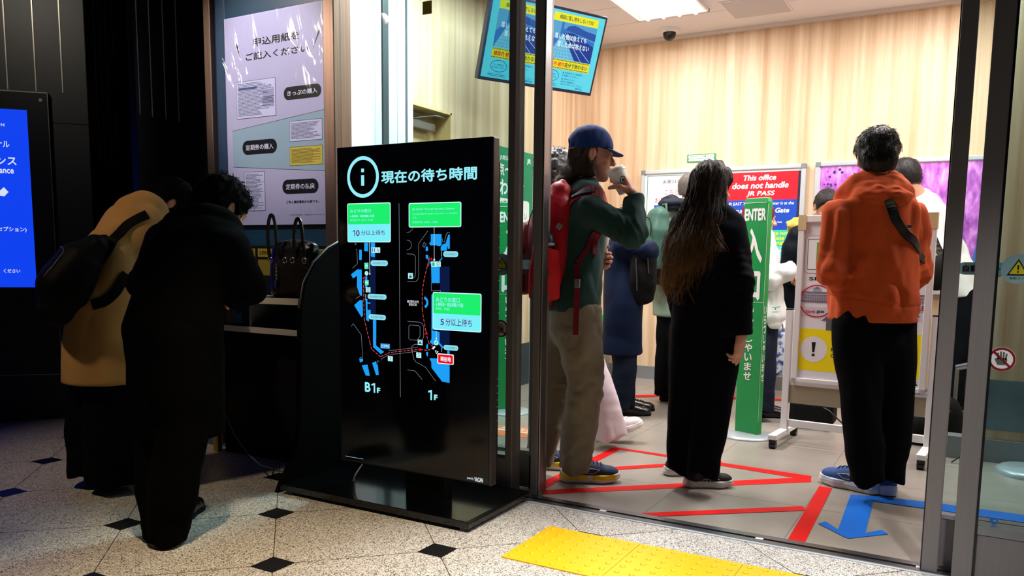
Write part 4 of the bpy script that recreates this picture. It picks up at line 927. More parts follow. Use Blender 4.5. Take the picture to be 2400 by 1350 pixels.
# ---------------------------------------------------------------- rolling floor sign
SSo = Vector((-0.94, 5.05, 0)); SSu = Vector((0.99629, -0.086099, 0)); SSn = Vector((-0.086099, -0.99629, 0))
def sbox(mb, u0, u1, z0, z1, n0, n1, m_):
    V = [SSo+SSu*u+SSn*n+Vector((0, 0, z)) for u in (u0, u1) for n in (n0, n1) for z in (z0, z1)]
    return mb.add(V, [(0, 1, 3, 2), (4, 6, 7, 5), (0, 4, 5, 1), (2, 3, 7, 6), (0, 2, 6, 4), (1, 5, 7, 3)], m_)
G_ = thing('floor_sign', 'white rolling floor sign with yellow warning panel behind the orange hoodie', 'floor sign', tuple(SSo+SSu*.4))
SW = .80
for u in (0, SW): 
    mb = MB(); sbox(mb, u-.02, u+.02, .07, .82, -.02, .02, WHITE); sbox(mb, u-.021, u+.021, .82, .828, -.021, .021, BLACK); mb.build('leg', G_, bevel=.003)
    mb = MB(); sbox(mb, u-.025, u+.025, .055, .085, -.25, .25, WHITE); ft = mb.build('foot_bar', G_, bevel=.004)
    for n_ in (-.225, .225):
        c_ = SSo+SSu*u-SSn*n_
        m_ = MB().cyl(tuple(c_+SSu*-.018+Vector((0, 0, .024))), tuple(c_+SSu*.018+Vector((0, 0, .024))), .024, BLACK, 18)
        m_.box(c_.x-.02, c_.x+.02, c_.y-.02, c_.y+.02, .03, .058, BLACK).build('caster', ft)
mb = MB(); sbox(mb, .02, SW-.02, .10, .145, -.012, .012, WHITE); sbox(mb, .02, SW-.02, .36, .39, -.012, .012, WHITE); mb.build('cross_bar', G_, bevel=.003)
mb = MB(); sbox(mb, .02, SW-.02, .25, .36, .005, .012, mat('tan_board', (150, 140, 118), .6)); mb.build('lower_board', G_)
mb = MB(); sbox(mb, .03, SW-.03, .385, 1.36, -.01, .012, WHITE)
for a_ in ((.03, .065, .385, 1.385), (SW-.065, SW-.03, .385, 1.385), (.03, SW-.03, 1.345, 1.385), (.03, SW-.03, .385, .41)): sbox(mb, a_[0], a_[1], a_[2], a_[3], -.014, .026, WHITE)
mb.build('sign_panel', G_, bevel=.003)
mb = MB(); sbox(mb, .028, .075, 1.3, 1.389, -.016, .028, mat('brown_tape', (206, 184, 140), .4)); mb.build('tape_patch', G_); mb = MB(); sbox(mb, SW-.085, SW-.026, 1.30, 1.389, -.016, .028, MATS['brown_tape']); mb.build('tape_patch', G_)
f = Face(SSo+SSn*.0135, SSu, (0, 0, 1), step=.0006, rough=.5)
f.rect((.07, .41), (SW-.07, 1.34), (232, 232, 240), 0)
a_, b_ = (0.0719, 1.0429), (0.7283, 1.2662); f.rr(a_, b_, .03, (150, 154, 160), 1); f.rr((a_[0]+.003, a_[1]+.003), (b_[0]-.003, b_[1]-.003), .028, (234, 234, 240), 2)
a_, b_ = (0.0885, 1.0653), (0.7136, 1.2464); f.rect(a_, b_, (110, 116, 124), 3); f.rect((a_[0]+.004, a_[1]+.004), (b_[0]-.004, b_[1]-.004), (236, 240, 240), 4)
a_, b_ = (0.1404, 1.1018), (0.696, 1.2264); f.rect(a_, b_, (110, 160, 60), 5); f.line([(a_[0]+.02, a_[1]+.01), (b_[0]-.02, b_[1]-.01)], .012, (220, 140, 60), 6); f.line([((a_[0]+b_[0])/2, a_[1]), ((a_[0]+b_[0])/2+.03, b_[1])], .008, (240, 240, 230), 6)
f.text('Shinkansen & JR lines', (0.1042, 0.9954), (0.6928, 1.0236), INK, 2, .012)
q = (0.1572, 0.8793); q2 = (0.2588, 0.8834); q3 = (0.1625, 0.7817); f.ring(q, q2[0]-q[0], .007, (206, 20, 60), 4, 48, q[1]-q3[1])
BK = (120, 116, 140)
z0 = (0.0591, 0.8734)[1]; z1 = (0.056, 0.9313)[1]; zt = (0.1501, 0.9663)[1]; bw = (0.2403, 0.8807)[0]-(0.0591, 0.8734)[0]
for ox in ((0.0591, 0.8734)[0], (0.7444, 0.8812)[0]-bw):
    hh = z1-z0; f.rect((ox, z0), (ox+bw, z1), (190, 186, 204), 2); f.rect((ox+bw*.4, z1), (ox+bw*.66, z1+hh*.4), (170, 166, 188), 2); f.poly([(ox+bw*.41, z1+hh*.38), (ox+bw*.65, z1+hh*.38), (ox+bw*.6, zt-.01), (ox+bw*.53, zt), (ox+bw*.46, zt-.01)], BK, 3)
    for yy, wd in ((.98, .010), (.72, .004), (.42, .003), (.05, .010)): f.line([(ox, z0+hh*yy), (ox+bw, z0+hh*yy)], wd, BK, 3)
    for i in range(17): f.rect((ox+bw*(.02+.0575*i), z0+hh*.1), (ox+bw*(.05+.0575*i), z0+hh*.36), BK, 3); f.rect((ox+bw*(.02+.0575*i), z0+hh*.48), (ox+bw*(.05+.0575*i), z0+hh*.68), BK, 3)
f.rr((0.0697, 0.7903), (0.2368, 0.8436), .005, (206, 206, 216), 2); f.text('North', (0.0955, 0.8055), (0.1505, 0.8279), (200, 20, 60), 3, .02); f.text('gate', (0.1588, 0.8056), (0.2026, 0.8264), INK, 3, .02)
b_ = (0.7543, 0.8411); f.rect((b_[0]-.3, b_[1]), (b_[0], (0.7516, 0.8831)[1]), (150, 220, 230), 4); f.text('YOU ARE HERE!', (b_[0]-.29, b_[1]+.006), (b_[0]-.004, (0.752, 0.8767)[1]), (200, 20, 70), 5, .03)
b_ = (0.7371, 0.7915); f.rr((b_[0]-.27, b_[1]), (b_[0], (0.7343, 0.8337)[1]), .005, (206, 206, 216), 2); f.text('South gate exit to', (b_[0]-.25, (0.714, 0.8066)[1]), ((0.714, 0.8066)[0], (0.7129, 0.8245)[1]), INK, 3, .02)
a_ = (0.1871, 0.7642); w_ = .05; f.poly([(a_[0], a_[1]), (a_[0]+w_, a_[1]+w_*.8), (a_[0]+2*w_, a_[1]), (a_[0]+1.4*w_, a_[1]), (a_[0]+1.4*w_, a_[1]-.03), (a_[0]+.3, a_[1]-.03), (a_[0]+.3, a_[1]-.055), (a_[0]+.6*w_, a_[1]-.055), (a_[0]+.6*w_, a_[1])], (96, 96, 104), 3)
zy0 = (0.0375, 0.4605)[1]; zy1 = (0.0324, 0.7127)[1]; f.rect((.067, zy0), (SW-.067, zy1), (246, 228, 16), 1)
c_ = (0.1525, 0.5906); f.circ(c_, .078, (232, 232, 236), 2, 40); f.poly([(c_[0]-.012, c_[1]+.042), (c_[0]+.012, c_[1]+.042), (c_[0]+.006, c_[1]-.018), (c_[0]-.006, c_[1]-.018)], INK, 3); f.rect((c_[0]-.008, c_[1]-.042), (c_[0]+.008, c_[1]-.027), INK, 3)
for i, t_ in enumerate(('J', 'R', 'C')): f.text(t_, (c_[0]+.1, c_[1]+.03-.036*i), (c_[0]+.118, c_[1]+.052-.036*i), INK, 3, .02)
b_ = (0.733, 0.4169); f.text('JR', (b_[0]-.075, b_[1]), (b_[0], (0.7307, 0.4523)[1]), INK, 3, .05); f.text('東日本', (b_[0]-.06, (0.722, 0.4033)[1]), ((0.722, 0.4033)[0], (0.7213, 0.4132)[1]), INK, 3, .02); f.text('2025年4月現在', (b_[0]-.13, (0.7491, 0.3745)[1]), (0.7479, 0.3918), INK, 3)
f.build('printed_sheet', G_)

# ---------------------------------------------------------------- dark cases and devices behind the sign
def boxy(name, lab, cat, a, r=.02, m_=BLACKM):
    t = MB().box(*a, m_).build(name, bevel=r, seg=3); return setp(t, lab, cat)
sc_ = thing('suitcase', 'black suitcase lying behind the rolling floor sign, under its lower board', 'suitcase', (-.93, 5.6, 0))
MB().box(-1.0, -.72, 5.5, 5.72, .03, .19, BLACKM).build('shell', sc_, bevel=.03, seg=3)
for x in (-.97, -.75): MB().cyl((x-.012, 5.52, .025), (x+.012, 5.52, .025), .025, BLACK, 14).build('wheel', sc_)
MB().tube([(-.78, 5.49, .16), (-.74, 5.46, .15), (-.66, 5.46, .08), (-.6, 5.5, .02)], .005, BLACK).build('strap', sc_)
bag2 = thing('duffel_bag', 'black bag on the floor behind the right leg of the rolling sign', 'bag', (-.15, 5.45, 0))
blob('bag_body', lambda P: smin([ell(P, (-.2, 5.45, .1), (.1, .09, .12)), ell(P, (-.06, 5.4, .15), (.09, .09, .17))], .03)+fold(P, .004, (12, 12, 9)), (-.35, 5.25, .0), (.1, 5.6, .36), .012, BLACKM, bag2)
MB().ribbon([(-.12, 5.31, .05), (-.1, 5.3, .15), (-.05, 5.31, .25)], [(0, -1, 0)]*3, .014, .004, mat('red_tag', (200, 40, 40), .5)).build('tag', bag2)
# bench and green bin at the far left corner
bn = thing('bench_seat', 'grey low bench seat by the back wall, left of the man in the navy coat', 'bench', (-2.9, 6.4, 0))
MB().box(-3.1, -2.72, 6.25, 6.6, .3, .36, GREY).build('seat', bn, bevel=.015)
for x in (-3.05, -2.77): MB().box(x-.02, x+.02, 6.3, 6.55, .012, .3, STEEL).build('leg', bn)
MB().lathe([(.15, 0), (.15, .008), (.03, .014)], (-2.68, 6.15, 0), mat('light_disc', (190, 196, 200), .4)).build('base_disc', bn)
gb = MB().prism([(-3.05, .36), (-2.76, .36), (-2.72, .62), (-3.05, .66)], (0, 6.5, 0), (1, 0, 0), (0, 0, 1), (0, 1, 0), .25, mat('green_plastic', (40, 150, 60), .4)).build('recycling_box', bevel=.01)
setp(gb, 'green plastic box resting on the grey bench by the back wall', 'box')
# charger and rail at the right
pl = MB().box(.02, .05, 5.05, 5.12, .32, .46, BLACK).build('charger', bevel=.004)
MB().tube([(.035, 5.08, .32), (.04, 5.07, .2), (.035, 5.03, .05), (-.02, 5.0, .006)], .004, BLACK).build('cable', pl); setp(pl, 'black plug charger with a hanging cable between the two right door posts', 'charger')
rl = MB().tube([(-.03, 5.9, .44), (.18, 5.75, .52)], .02, STEEL, 10).tube([(.18, 5.75, .52), (.18, 5.75, .01)], .015, STEEL, 8).tube([(-.03, 5.9, .44), (-.03, 5.9, .01)], .012, STEEL, 8).build('handrail'); setp(rl, 'slanted grey metal rail seen low between the right door posts', 'rail')
dk = MB().lathe([(.17, 0), (.17, .02), (.15, .034), (.02, .04)], (.36, 4.96, 0), mat('grey_base_disc', (176, 186, 192), .35, .3)).cyl((.36, 4.96, .03), (.36, 4.96, .95), .02, STEEL).build('belt_stand'); setp(dk, 'grey round-based queue stand at the right edge of the photo', 'queue stand')

# ---------------------------------------------------------------- tapes on the floor
RED = mat('red_tape', (212, 8, 8), .6, bump=(120, .05), spec=.15); BLT = mat('blue_tape', (20, 104, 206), .6, bump=(120, .05), spec=.15)
_tz = [0]
def tape(name, lab, polys, m_):
    _tz[0] += 1; f = Face((0, 0, .0009+.00025*_tz[0]), (1, 0, 0), (0, 1, 0), step=.0005)
    for i, p in enumerate(polys): f.poly([q[:2] for q in p], m_, i % 3)
    return setp(f.build(name), lab, 'floor tape')
tape('red_tape', 'long red floor tape across the doorway from left door post to orange hoodie man', [[(-1.729, 3.325, 0), (-0.65, 4.275, 0), (-0.63, 4.175, 0), (-1.697, 3.263, 0)]], RED)
tape('red_tape', 'red floor tape slanting under the capped man\'s shoes to the tape corner', [[(-1.731, 3.316, 0), (-1.793, 3.433, 0), (-1.777, 4.318, 0), (-1.722, 4.315, 0)]], RED)
tape('red_tape', 'red floor tape from the back corner running behind the long-haired woman', [[(-1.79, 4.31, 0), (-1.76, 4.342, 0), (-0.649, 4.295, 0), (-0.639, 4.207, 0)]], RED)
tape('red_tape', 'short red floor tape between the capped man and the long-haired woman', [[(-1.633, 3.88, 0), (-1.145, 4.371, 0), (-1.123, 4.307, 0), (-1.601, 3.829, 0)]], RED)
tape('red_tape', 'lowest red floor tape ending at the door threshold', [[(-1.214, 3.224, 0), (-0.596, 3.726, 0), (-0.565, 3.672, 0), (-1.146, 3.211, 0)]], RED)
tape('red_tape', 'widest red floor tape, from the orange hoodie man to the threshold', [[(-0.565, 3.202, 0), (-0.499, 3.208, 0), (-0.522, 4.109, 0), (-0.583, 4.114, 0)]], RED)
tape('blue_arrow', 'blue tape arrow on the floor pointing out of the doorway', [[(-0.428, 4.041, 0), (-0.325, 4.072, 0), (-0.304, 3.483, 0), (-0.25, 3.559, 0), (-0.22, 3.517, 0), (-0.353, 3.376, 0), (-0.367, 3.38, 0), (-0.493, 3.505, 0), (-0.469, 3.552, 0), (-0.408, 3.469, 0)]], BLT)
tape('blue_tape', 'blue floor tape running right under the door posts', [[(-0.325, 4.072, 0), (-0.09, 4.106, 0), (0.315, 4.114, 0), (0.308, 3.989, 0), (-0.102, 3.986, 0), (-0.323, 3.978, 0)]], BLT)
tape('red_tape', 'thin red floor tape near the back wall, right of the navy coat', [[(-2.379, 6.109, 0), (-2.14, 6.318, 0), (-1.241, 6.645, 0), (-1.225, 6.562, 0), (-2.105, 6.217, 0), (-2.341, 6.012, 0)]], RED)
f = Face((0, 0, .0012), (1, 0, 0), (0, 1, 0), step=.0005)
c_ = (-2.509, 4.394, 0); f.circ(c_, .24, (226, 130, 84), 0, 40, .15); f.rect((c_[0]-.2, c_[1]-.01), (c_[0]+.2, c_[1]+.025), (236, 226, 216), 1); f.text('足元注意', (c_[0]-.12, c_[1]+.04), (c_[0]+.12, c_[1]+.1), (240, 232, 224), 1, .03)
setp(f.build('floor_sticker'), 'round orange floor sticker seen through the glass left of the doorway', 'floor sticker')
f = Face((0, 0, .0012), (1, 0, 0), (0, 1, 0), step=.0005)
c_ = (-2.747, 5.032, 0); f.poly([(c_[0]-.1, c_[1]), (c_[0], c_[1]+.08), (c_[0]+.12, c_[1]+.05), (c_[0]+.12, c_[1]-.06), (c_[0], c_[1]-.07)], (236, 236, 236), 0); f.poly([(c_[0]-.08, c_[1]), (c_[0], c_[1]+.06), (c_[0]+.11, c_[1]+.035), (c_[0]+.11, c_[1]-.045), (c_[0], c_[1]-.055)], (224, 60, 44), 1)
setp(f.build('floor_sticker'), 'small red pointed floor sticker with white rim between the left door posts', 'floor sticker')
# yellow tactile paving
YT = mat('yellow_tactile', (240, 190, 16), .4, var=(30, .05))
def tactile(i):
    x0, y0 = -1.4535+.4*i, 2.4715
    b_ = MB(); b_.box(x0+.001, x0+.399, y0+.001, y0+.399, 0, .005, YT)
    for a in range(7):
        for c in range(7):
            x, y = x0+.0286+.0571*a, y0+.0286+.0571*c; n = 12; pr = ((.0115, .005), (.0095, .0085), (.006, .0098))
            V = [(x+r_*math.cos(2*math.pi*q/n), y+r_*math.sin(2*math.pi*q/n), z) for r_, z in pr for q in range(n)]
            b_.add(V, [(j*n+q, j*n+(q+1) % n, (j+1)*n+(q+1) % n, (j+1)*n+q) for j in (0, 1) for q in range(n)]+[tuple(range(2*n, 3*n))], YT, True)
    o = b_.build('tactile_paving_block')
    return setp(o, ('leftmost yellow tactile paving block, nearest the kiosk base', 'middle yellow tactile paving block in front of the doorway', 'yellow tactile paving block cut off by the bottom edge, right of the others')[min(i, 2)] if i < 3 else 'yellow tactile paving block below the photo frame', 'tactile paving', 'yellow tactile paving blocks')
for i in range(3): tactile(i)
# ---------------------------------------------------------------- stickers on the door glass
def sticker(name, lab, O, draw):
    f = Face(O, (1, 0, 0), (0, 0, 1), step=.0006, rough=.4); draw(f); return setp(f.build(name), lab, 'sticker')
GT = (140, 174, 180)
def warn(f):
    f.circ((0, 0), .05, GT, 0, 32); f.poly([(-.032, -.022), (.032, -.022), (0, .034)], (30, 34, 30), 1); f.poly([(-.025, -.0175), (.025, -.0175), (0, .026)], (206, 196, 40), 2)
    f.poly([(-.003, .012), (.003, .012), (.0015, -.004), (-.0015, -.004)], (20, 24, 20), 3); f.circ((0, -.01), .003, (20, 24, 20), 3, 10); f.text('自動ドア', (-.022, -.035), (.022, -.027), (40, 60, 60), 1)
def auto(f):
    f.rr((-.085, -.022), (.085, .022), .02, GT, 0); f.text('自動', (-.07, -.012), (-.02, .012), (20, 30, 34), 1, .03); f.text('AUTO', (.035, -.005), (.07, .005), (40, 60, 64), 1, .02)
a_ = (-1.898, 3.213, 1.08); sticker('warning_sticker', 'round warning sticker on the left glass beside the kiosk edge', a_, warn)
a_ = (0.14, 3.168, 1.095); sticker('warning_sticker', 'round warning sticker on the right glass at the photo edge', a_, warn)
a_ = (-1.848, 3.323, 1.081); sticker('automatic_sticker', 'grey pill-shaped automatic door sticker between the left door posts', a_, auto)
a_ = (0.046, 3.233, 1.094); sticker('automatic_sticker', 'grey pill-shaped automatic door sticker behind the right door post', a_, auto)
def notouch(f):
    f.circ((0, 0), .041, (236, 232, 232), 0, 36); f.ring((0, 0), .04, .007, (130, 24, 34), 2, 36)
    f.poly([(-.012, -.02), (.01, -.02), (.016, -.004), (.014, .004), (-.014, .004), (-.022, .0), (-.02, -.004)], (90, 96, 96), 1)
    for x, t_ in ((-.011, .02), (-.0035, .024), (.004, .023), (.011, .018)): f.line([(x, 0), (x*1.15, t_)], .0055, (90, 96, 96), 1)
    f.line([(-.026, .026), (.026, -.026)], .006, (130, 24, 34), 3)
a_ = (0.115, 3.168, 0.788); sticker('no_touch_sticker', 'round red-ringed no-hands sticker low on the right glass', a_, notouch)
a_ = (-1.902, 3.213, 0.781); sticker('no_touch_sticker', 'dark round no-hands sticker on the left glass beside the kiosk edge', a_, notouch)
def swirl(f):
    f.ring((0, 0), .012, .006, (24, 110, 190), 0, 20); f.circ((-.009, .003), .006, (24, 110, 190), 1, 12)
a_ = (0.133, 3.168, 0.219); sticker('maker_sticker', 'tiny blue ring mark low on the right glass', a_, swirl)
def ysq(f): f.rect((-.027, -.03), (.027, .03), (206, 186, 84), 0)
a_ = (-2.325, 3.213, 2.283); sticker('yellow_sticker', 'small square yellow sticker at the top of the left glass', a_, ysq)
# curved pull handles of the inner rail
hd = MB().tube([(-2.012, 3.6, 1.052), (-1.966, 3.6, 1.014), (-1.947, 3.6, 0.927), (-1.946, 3.6, 0.708), ((-1.946, 3.6, 0.708)[0], 3.6, 0.005)], .012, STEEL, 10).build('pull_handle'); setp(hd, 'curved dark metal handle tube between the left door posts', 'handle')
hd = MB().tube([(0.1, 3.5, 1.077), (0.066, 3.5, 1.061), (0.051, 3.5, 0.996), ((0.051, 3.5, 0.996)[0], 3.5, .005)], .012, STEEL, 10).build('pull_handle'); setp(hd, 'curved metal handle tube behind the right door post', 'handle')

# ================================================================ people
SKIN = mat('skin', (214, 160, 134), .5, var=(40, .06), spec=.35); LIP = mat('lips', (176, 104, 96), .45)
SKIN_T = mat('tan_skin', (176, 122, 92), .5, var=(40, .06), spec=.35)
EYE = mat('eye_white', (196, 188, 180), .25); IRIS = mat('iris_dark', (34, 24, 20), .15)
def hairmat(n, c, k=.35, rough=.48): return mat(n, c, rough, var=(14, k), stretch=(60, 60, 5), bump=(3, .3), spec=.28)
HAIR_BLK = hairmat('black_hair', (22, 20, 22)); HAIR_BRN = hairmat('brown_hair', (58, 42, 32)); HAIR_GRY = hairmat('grey_hair', (96, 96, 100), .5)
def cloth(n, c, rough=.85, sh=.0, bump=(500, .08)): return mat(n, c, rough, bump=(bump[0]*2, min(bump[1], .3)*.35), var=(7, .08), sheen=min(sh, .12)*.5 if sum(c) > 90 else 0, spec=.2 if sum(c) > 90 else .06)
def frame(b, pitch=0., roll=0.):
    b, p, r = R(b), R(pitch), R(roll)
    F = np.array([math.sin(b)*math.cos(p), math.cos(b)*math.cos(p), -math.sin(p)]); L = np.array([-math.cos(b), math.sin(b), 0]); U = np.cross(F, L)
    return np.array([F, math.cos(r)*L+math.sin(r)*U, -math.sin(r)*L+math.cos(r)*U])
VR, VU, VF = np.array(_r2), np.array(_u2), np.array(_f)       # directions of the pose in the room: right, up and ahead
def snapN(f, P, off=.004, it=6):
    P = np.asarray(P, np.float32).copy(); e = 1e-3; g = None
    for _ in range(it):
        d = f(P); g = np.stack([f(P+np.float32(e)*np.eye(3, dtype=np.float32)[i])-d for i in range(3)], 1)/e
        g /= np.maximum(np.linalg.norm(g, axis=1, keepdims=True), 1e-6); P = P-g*((d-np.asarray(off))*.9)[:, None]
    return P, g
def headf(P, wide=1.):
    q = P*np.array([1, 1/wide, 1], np.float32)
    d = smin([ell(q, (-.012, 0, .035), (.099, .077, .091)), ell(q, (.03, 0, -.03), (.064, .060, .088)), ell(q, (.046, 0, -.074), (.046, .046, .036)), cap(q, (.074, -.006, -.098), (.074, .006, -.098), .019)], .022)
    d = smin([d, cap(q, (.086, 0, .016), (.113, 0, -.025), .0085, .0120), ell(q, (.105, .012, -.028), (.011, .008, .008)), ell(q, (.105, -.012, -.028), (.011, .008, .008))], .010)
    d = smin([d, cap(q, (.084, .036, .026), (.093, .012, .024), .009), cap(q, (.084, -.036, .026), (.093, -.012, .024), .009), ell(q, (.066, .047, -.022), (.02, .014, .014)), ell(q, (.066, -.047, -.022), (.02, .014, .014))], .012)
    for s in (1, -1): d = smax(d, -ell(q, (.103, .031*s, .007), (.015, .017, .011)), .008)
    d = smin([d, ell(q, (.0775, .031, .007), (.0132, .0140, .0128)), ell(q, (.0775, -.031, .007), (.0132, .0140, .0128))], .003)
    d = smin([d, cap(q, (.084, .017, -.056), (.095, 0, -.054), .006, .0072), cap(q, (.084, -.017, -.056), (.095, 0, -.054), .006, .0072), cap(q, (.084, .015, -.066), (.092, 0, -.0665), .0065, .008), cap(q, (.084, -.015, -.066), (.092, 0, -.0665), .0065, .008)], .004)
    for s in (1, -1):
        e = ell(q, (-.012, .079*s, -.002), (.021, .009, .034)); e = smax(e, -ell(q, (-.004, .089*s, .002), (.011, .007, .02)), .004); d = smin([d, e], .006)
    return d
def handf(curl, spread=1., thumb=None, mir=1):
    """relaxed or gripping hand: x to the finger tips, z out of the back, thumb on +y"""
    L = (.072, .080, .074, .058); Y = (.029, .0095, -.010, -.0285); X = (.086, .09, .086, .078); caps = []
    for i in range(4):
        c = curl[i] if isinstance(curl[0], (tuple, list)) else curl; a = 0.; p = np.array([X[i], Y[i]*1., .0]); sp = (Y[i]*2.2)*spread
        for k, fr in enumerate((.46, .30, .24)):
            a += R(c[k]); l = L[i]*fr; q = p+l*np.array([math.cos(a)*math.cos(sp), math.sin(sp)*math.cos(a), -math.sin(a)])
            r0 = (.0092, .0084, .0078)[k]*(.9 if i == 3 else 1); caps.append((p, q, r0, r0*.93)); p = q
    th = thumb or ((.018, .026, -.010), (.052, .054, -.026), (.080, .064, -.034), (.104, .064, -.040))
    fl = np.array([1, mir, 1], np.float32)
    def f(P):
        q = P*fl
        palm = smin([ell(q, (.048, 0, -.004), (.056, .042, .017))]+[cap(q, (.006, y*.55, -.002), (x, y, 0), .015, .0115) for x, y in zip(X, Y)]+[cap(q, (-.06, 0, 0), (.006, 0, -.002), .0245, .024)], .012)
        palm = smin([palm, cap(q, th[0], th[1], .017, .0125)], .012)
        fs = [cap(q, a, b, r0, r1) for a, b, r0, r1 in caps]+[cap(q, th[1], th[2], .0115, .0105), cap(q, th[2], th[3], .0105, .0085)]
        d = palm
        for x in fs: d = smin([d, x], .0045)
        return d
    return f, (-.07, -.09, -.13), (.2, .09, .05)
RELAX = ((18, 30, 18), (24, 34, 20), (30, 36, 22), (34, 38, 24)); GRIP = ((48, 52, 30), (50, 54, 30), (52, 54, 30), (54, 52, 28))
def hframe(x, z):
    x = nrm(x); z = np.asarray(z, float); z = nrm(z-x*(z@x)); return np.array([x, np.cross(z, x), z])

class Person:
    def __init__(s, label, J, b, skin=None, hd=(0, 0), wide=1., name='person', group=None, beard=None):
        """J: joints in room coordinates; b: bearing of the body; hd: (bearing, pitch[, roll]) of the head"""
        s.J = {k: np.array(v, float) for k, v in J.items()}; s.b = b; s.skin = skin or SKIN; s.beard = beard; J = s.J
        s.fwd = np.array([math.sin(R(b)), math.cos(R(b)), 0]); s.left = np.array([-math.cos(R(b)), math.sin(R(b)), 0])
        base = (J['anL']+J['anR'])/2; s.t = thing(name, label, 'person', (base[0], base[1], 0), group)
        s.H = frame(*hd); s.wide = wide; s.hc = J['head']; s.hands = []
        s.sp = nrm(J['neck']-J['pel'])
    def hand(s, side, x, z, curl=RELAX, thumb=None): s.hands.append((side, hframe(x, z), curl, thumb))
    def torso(s, P, g=0.):
        J = s.J; a = J['pel']; n = J['neck']; v = n-a; c = J.get('mid', a+v*.5)
        return loft(P, [(a-s.sp*.09, .150+g, .105+g), (a, .162+g, .115+g), (c, .145+g, .10+g), (a+v*.78, .165+g, .108+g), (a+v*.93, .135+g, .085+g), (n+s.sp*.01, .06+g*.5, .06+g*.5)], s.left)
    def limbs(s, P, arms=True, legs=True):
        J = s.J; o = []
        for k in 'LR':
            if arms: o += [chain(P, [J['sh'+k], J['el'+k], J['wr'+k]], [.05, .042, .027], .02)]
            if legs: o += [chain(P, [J['hp'+k], J['kn'+k], J['an'+k]+np.array([0, 0, max(0, .17-J['an'+k][2])])], [.085, .057, .036], .03)]
        return o
    def body(s):
        """one continuous body mesh, head and hands finer than the rest"""
        J = s.J; pieces = []
        nk = (np.asarray(J['neck'])-s.hc)@s.H.T
        f = lambda P: smin([headf(P, s.wide), cap(P, (-.03, 0, -.07), nk, .052, .056)], .02)
        lo = np.minimum((-.13, -.105, -.13), nk-.07); hi = np.maximum((.15, .105, .145), nk+.07)
        V, F = nets(f, lo, hi, .0055); C = V[F].mean(1)
        li = ((C[:, 0] > .084) & (np.abs(C[:, 1]) < .023) & (C[:, 2] < -.048) & (C[:, 2] > -.075)).astype(int)
        if s.beard: li[(li == 0) & (C[:, 2] < -.036-.25*np.clip(.06-C[:, 0], 0, .1)+.012*vnoise(C.astype(np.float32), 110.)) & (C[:, 2] > -.125) & (C[:, 0] > .0)] = 2
        pieces.append((s.hc+V@s.H, F, li))
        al = np.array(list(J.values())); lo = al.min(0)-.2; hi = al.max(0)+.12; lo[2] = max(lo[2], -.02)
        ft = []
        g = lambda P: smin([s.torso(P)]+s.limbs(P)+[cap(P, J['neck'], J['neck']*.6+s.hc*.4, .062, .058)], .03)+.012
        V, F = nets(g, lo, hi, .016); pieces.append((V, F, np.zeros(len(F), int)))
        for side, M, curl, th in s.hands:
            hf, a, b = handf(curl, 1., th, 1 if side == 'R' else -1); V, F = nets(hf, a, b, .0032); pieces.append((J['wr'+side]+V@M, F, np.zeros(len(F), int)))
        V = []; F = []; I = []
        for v, q, i in pieces: n = len(V); V += v.tolist(); F += (q+n).tolist(); I += list(i)
        return mesh_obj('body', V, F, [s.skin, LIP]+([s.beard] if s.beard else []), s.t, I, smooth=True)
    def eyes(s):
        for k in (1, -1):
            c = s.hc+np.array([.0772, .031*k*s.wide, .007])@s.H; d = nrm(np.array([1, .0, -.1])@s.H)
            MB().lathe([(.0135*math.sin(t), -.0135*math.cos(t)) for t in np.linspace(.2, math.pi-.62, 8)], c, EYE, d, 14).lathe([(.0078, .0108), (.005, .0128), (.001, .0134)], c, IRIS, d, 12).build('eye', s.t)
            e = [s.hc+np.array([.083+.012*u, (.048-.034*u)*k*s.wide, .031+.004*math.sin(3*u)])@s.H for u in np.linspace(0, 1, 6)]
            MB().tube([tuple(x) for x in e], [.002, .0036, .004, .004, .0036, .002], HAIR_BLK, 6).build('eyebrow', s.t)
    def garment(s, name, f, m, res=.0085, pad=.14, keys=None, lo=None, hi=None, pick=None, label=None):
        al = np.array([s.J[k] for k in (keys or s.J)]); l = al.min(0)-pad if lo is None else lo; h = al.max(0)+pad if hi is None else hi
        o = blob(name, f, l, h, res, m, s.t, pick=pick)
        if label: o['label'] = label
        return o
    def top(s, hem=-.06, g=.022, arm=(.068, .058, .046), cuff=.015, fo=(.006, (7, 7, 5)), flare=.0, collar=.035, arms='LR', pw=2.2, k=.03, low=None, depth=1., crease=.006):
        """jacket/jumper surface: torso + sleeves, cut at hem, cuffs and neck"""
        J = s.J; a = J['pel']; n = J['neck']; v = n-a; mid = J.get('mid', a+v*.5); dn = np.array([0, 0, -1.]) if low is None else np.array(low, float)
        e = a+dn*(-hem if hem < 0 else 0)+(s.sp*hem if hem > 0 else 0)
        st = [(e, .168+g+flare, (.118+g+flare*.6)*depth)]+([(a, .168+g, (.118+g)*depth)] if hem < -.02 else [])+[(mid, .155+g, (.108+g)*depth), (a+v*.78, .172+g, (.112+g)*depth), (a+v*.93, .145+g, .09+g), (n+s.sp*.02, .07+g*.4, .068+g*.4)]
        def f(P):
            d = [loft(P, st, s.left, pw)]
            for q in arms:
                w = J['wr'+q]; u = nrm(w-J['el'+q]); d.append(smax(chain(P, [J['sh'+q], J['el'+q], w+u*.05], [arm[0], arm[1], arm[2]], .03), ((P-(w-u*cuff)).astype(np.float32)@u.astype(np.float32)), .008))
            o = smin(d, k)
            o = o+fold(P, fo[0], fo[1], s.b*.1)
            for q in arms:
                el = J['el'+q]; u = nrm(J['wr'+q]-J['sh'+q]); dd = ((P-el.astype(np.float32))**2).sum(1); ww = np.exp(-dd/.016)
                o = o+ww*crease*(np.abs(np.sin((P-el.astype(np.float32))@u.astype(np.float32)*75+vnoise(P, 9., 4)*2.4))-.5)
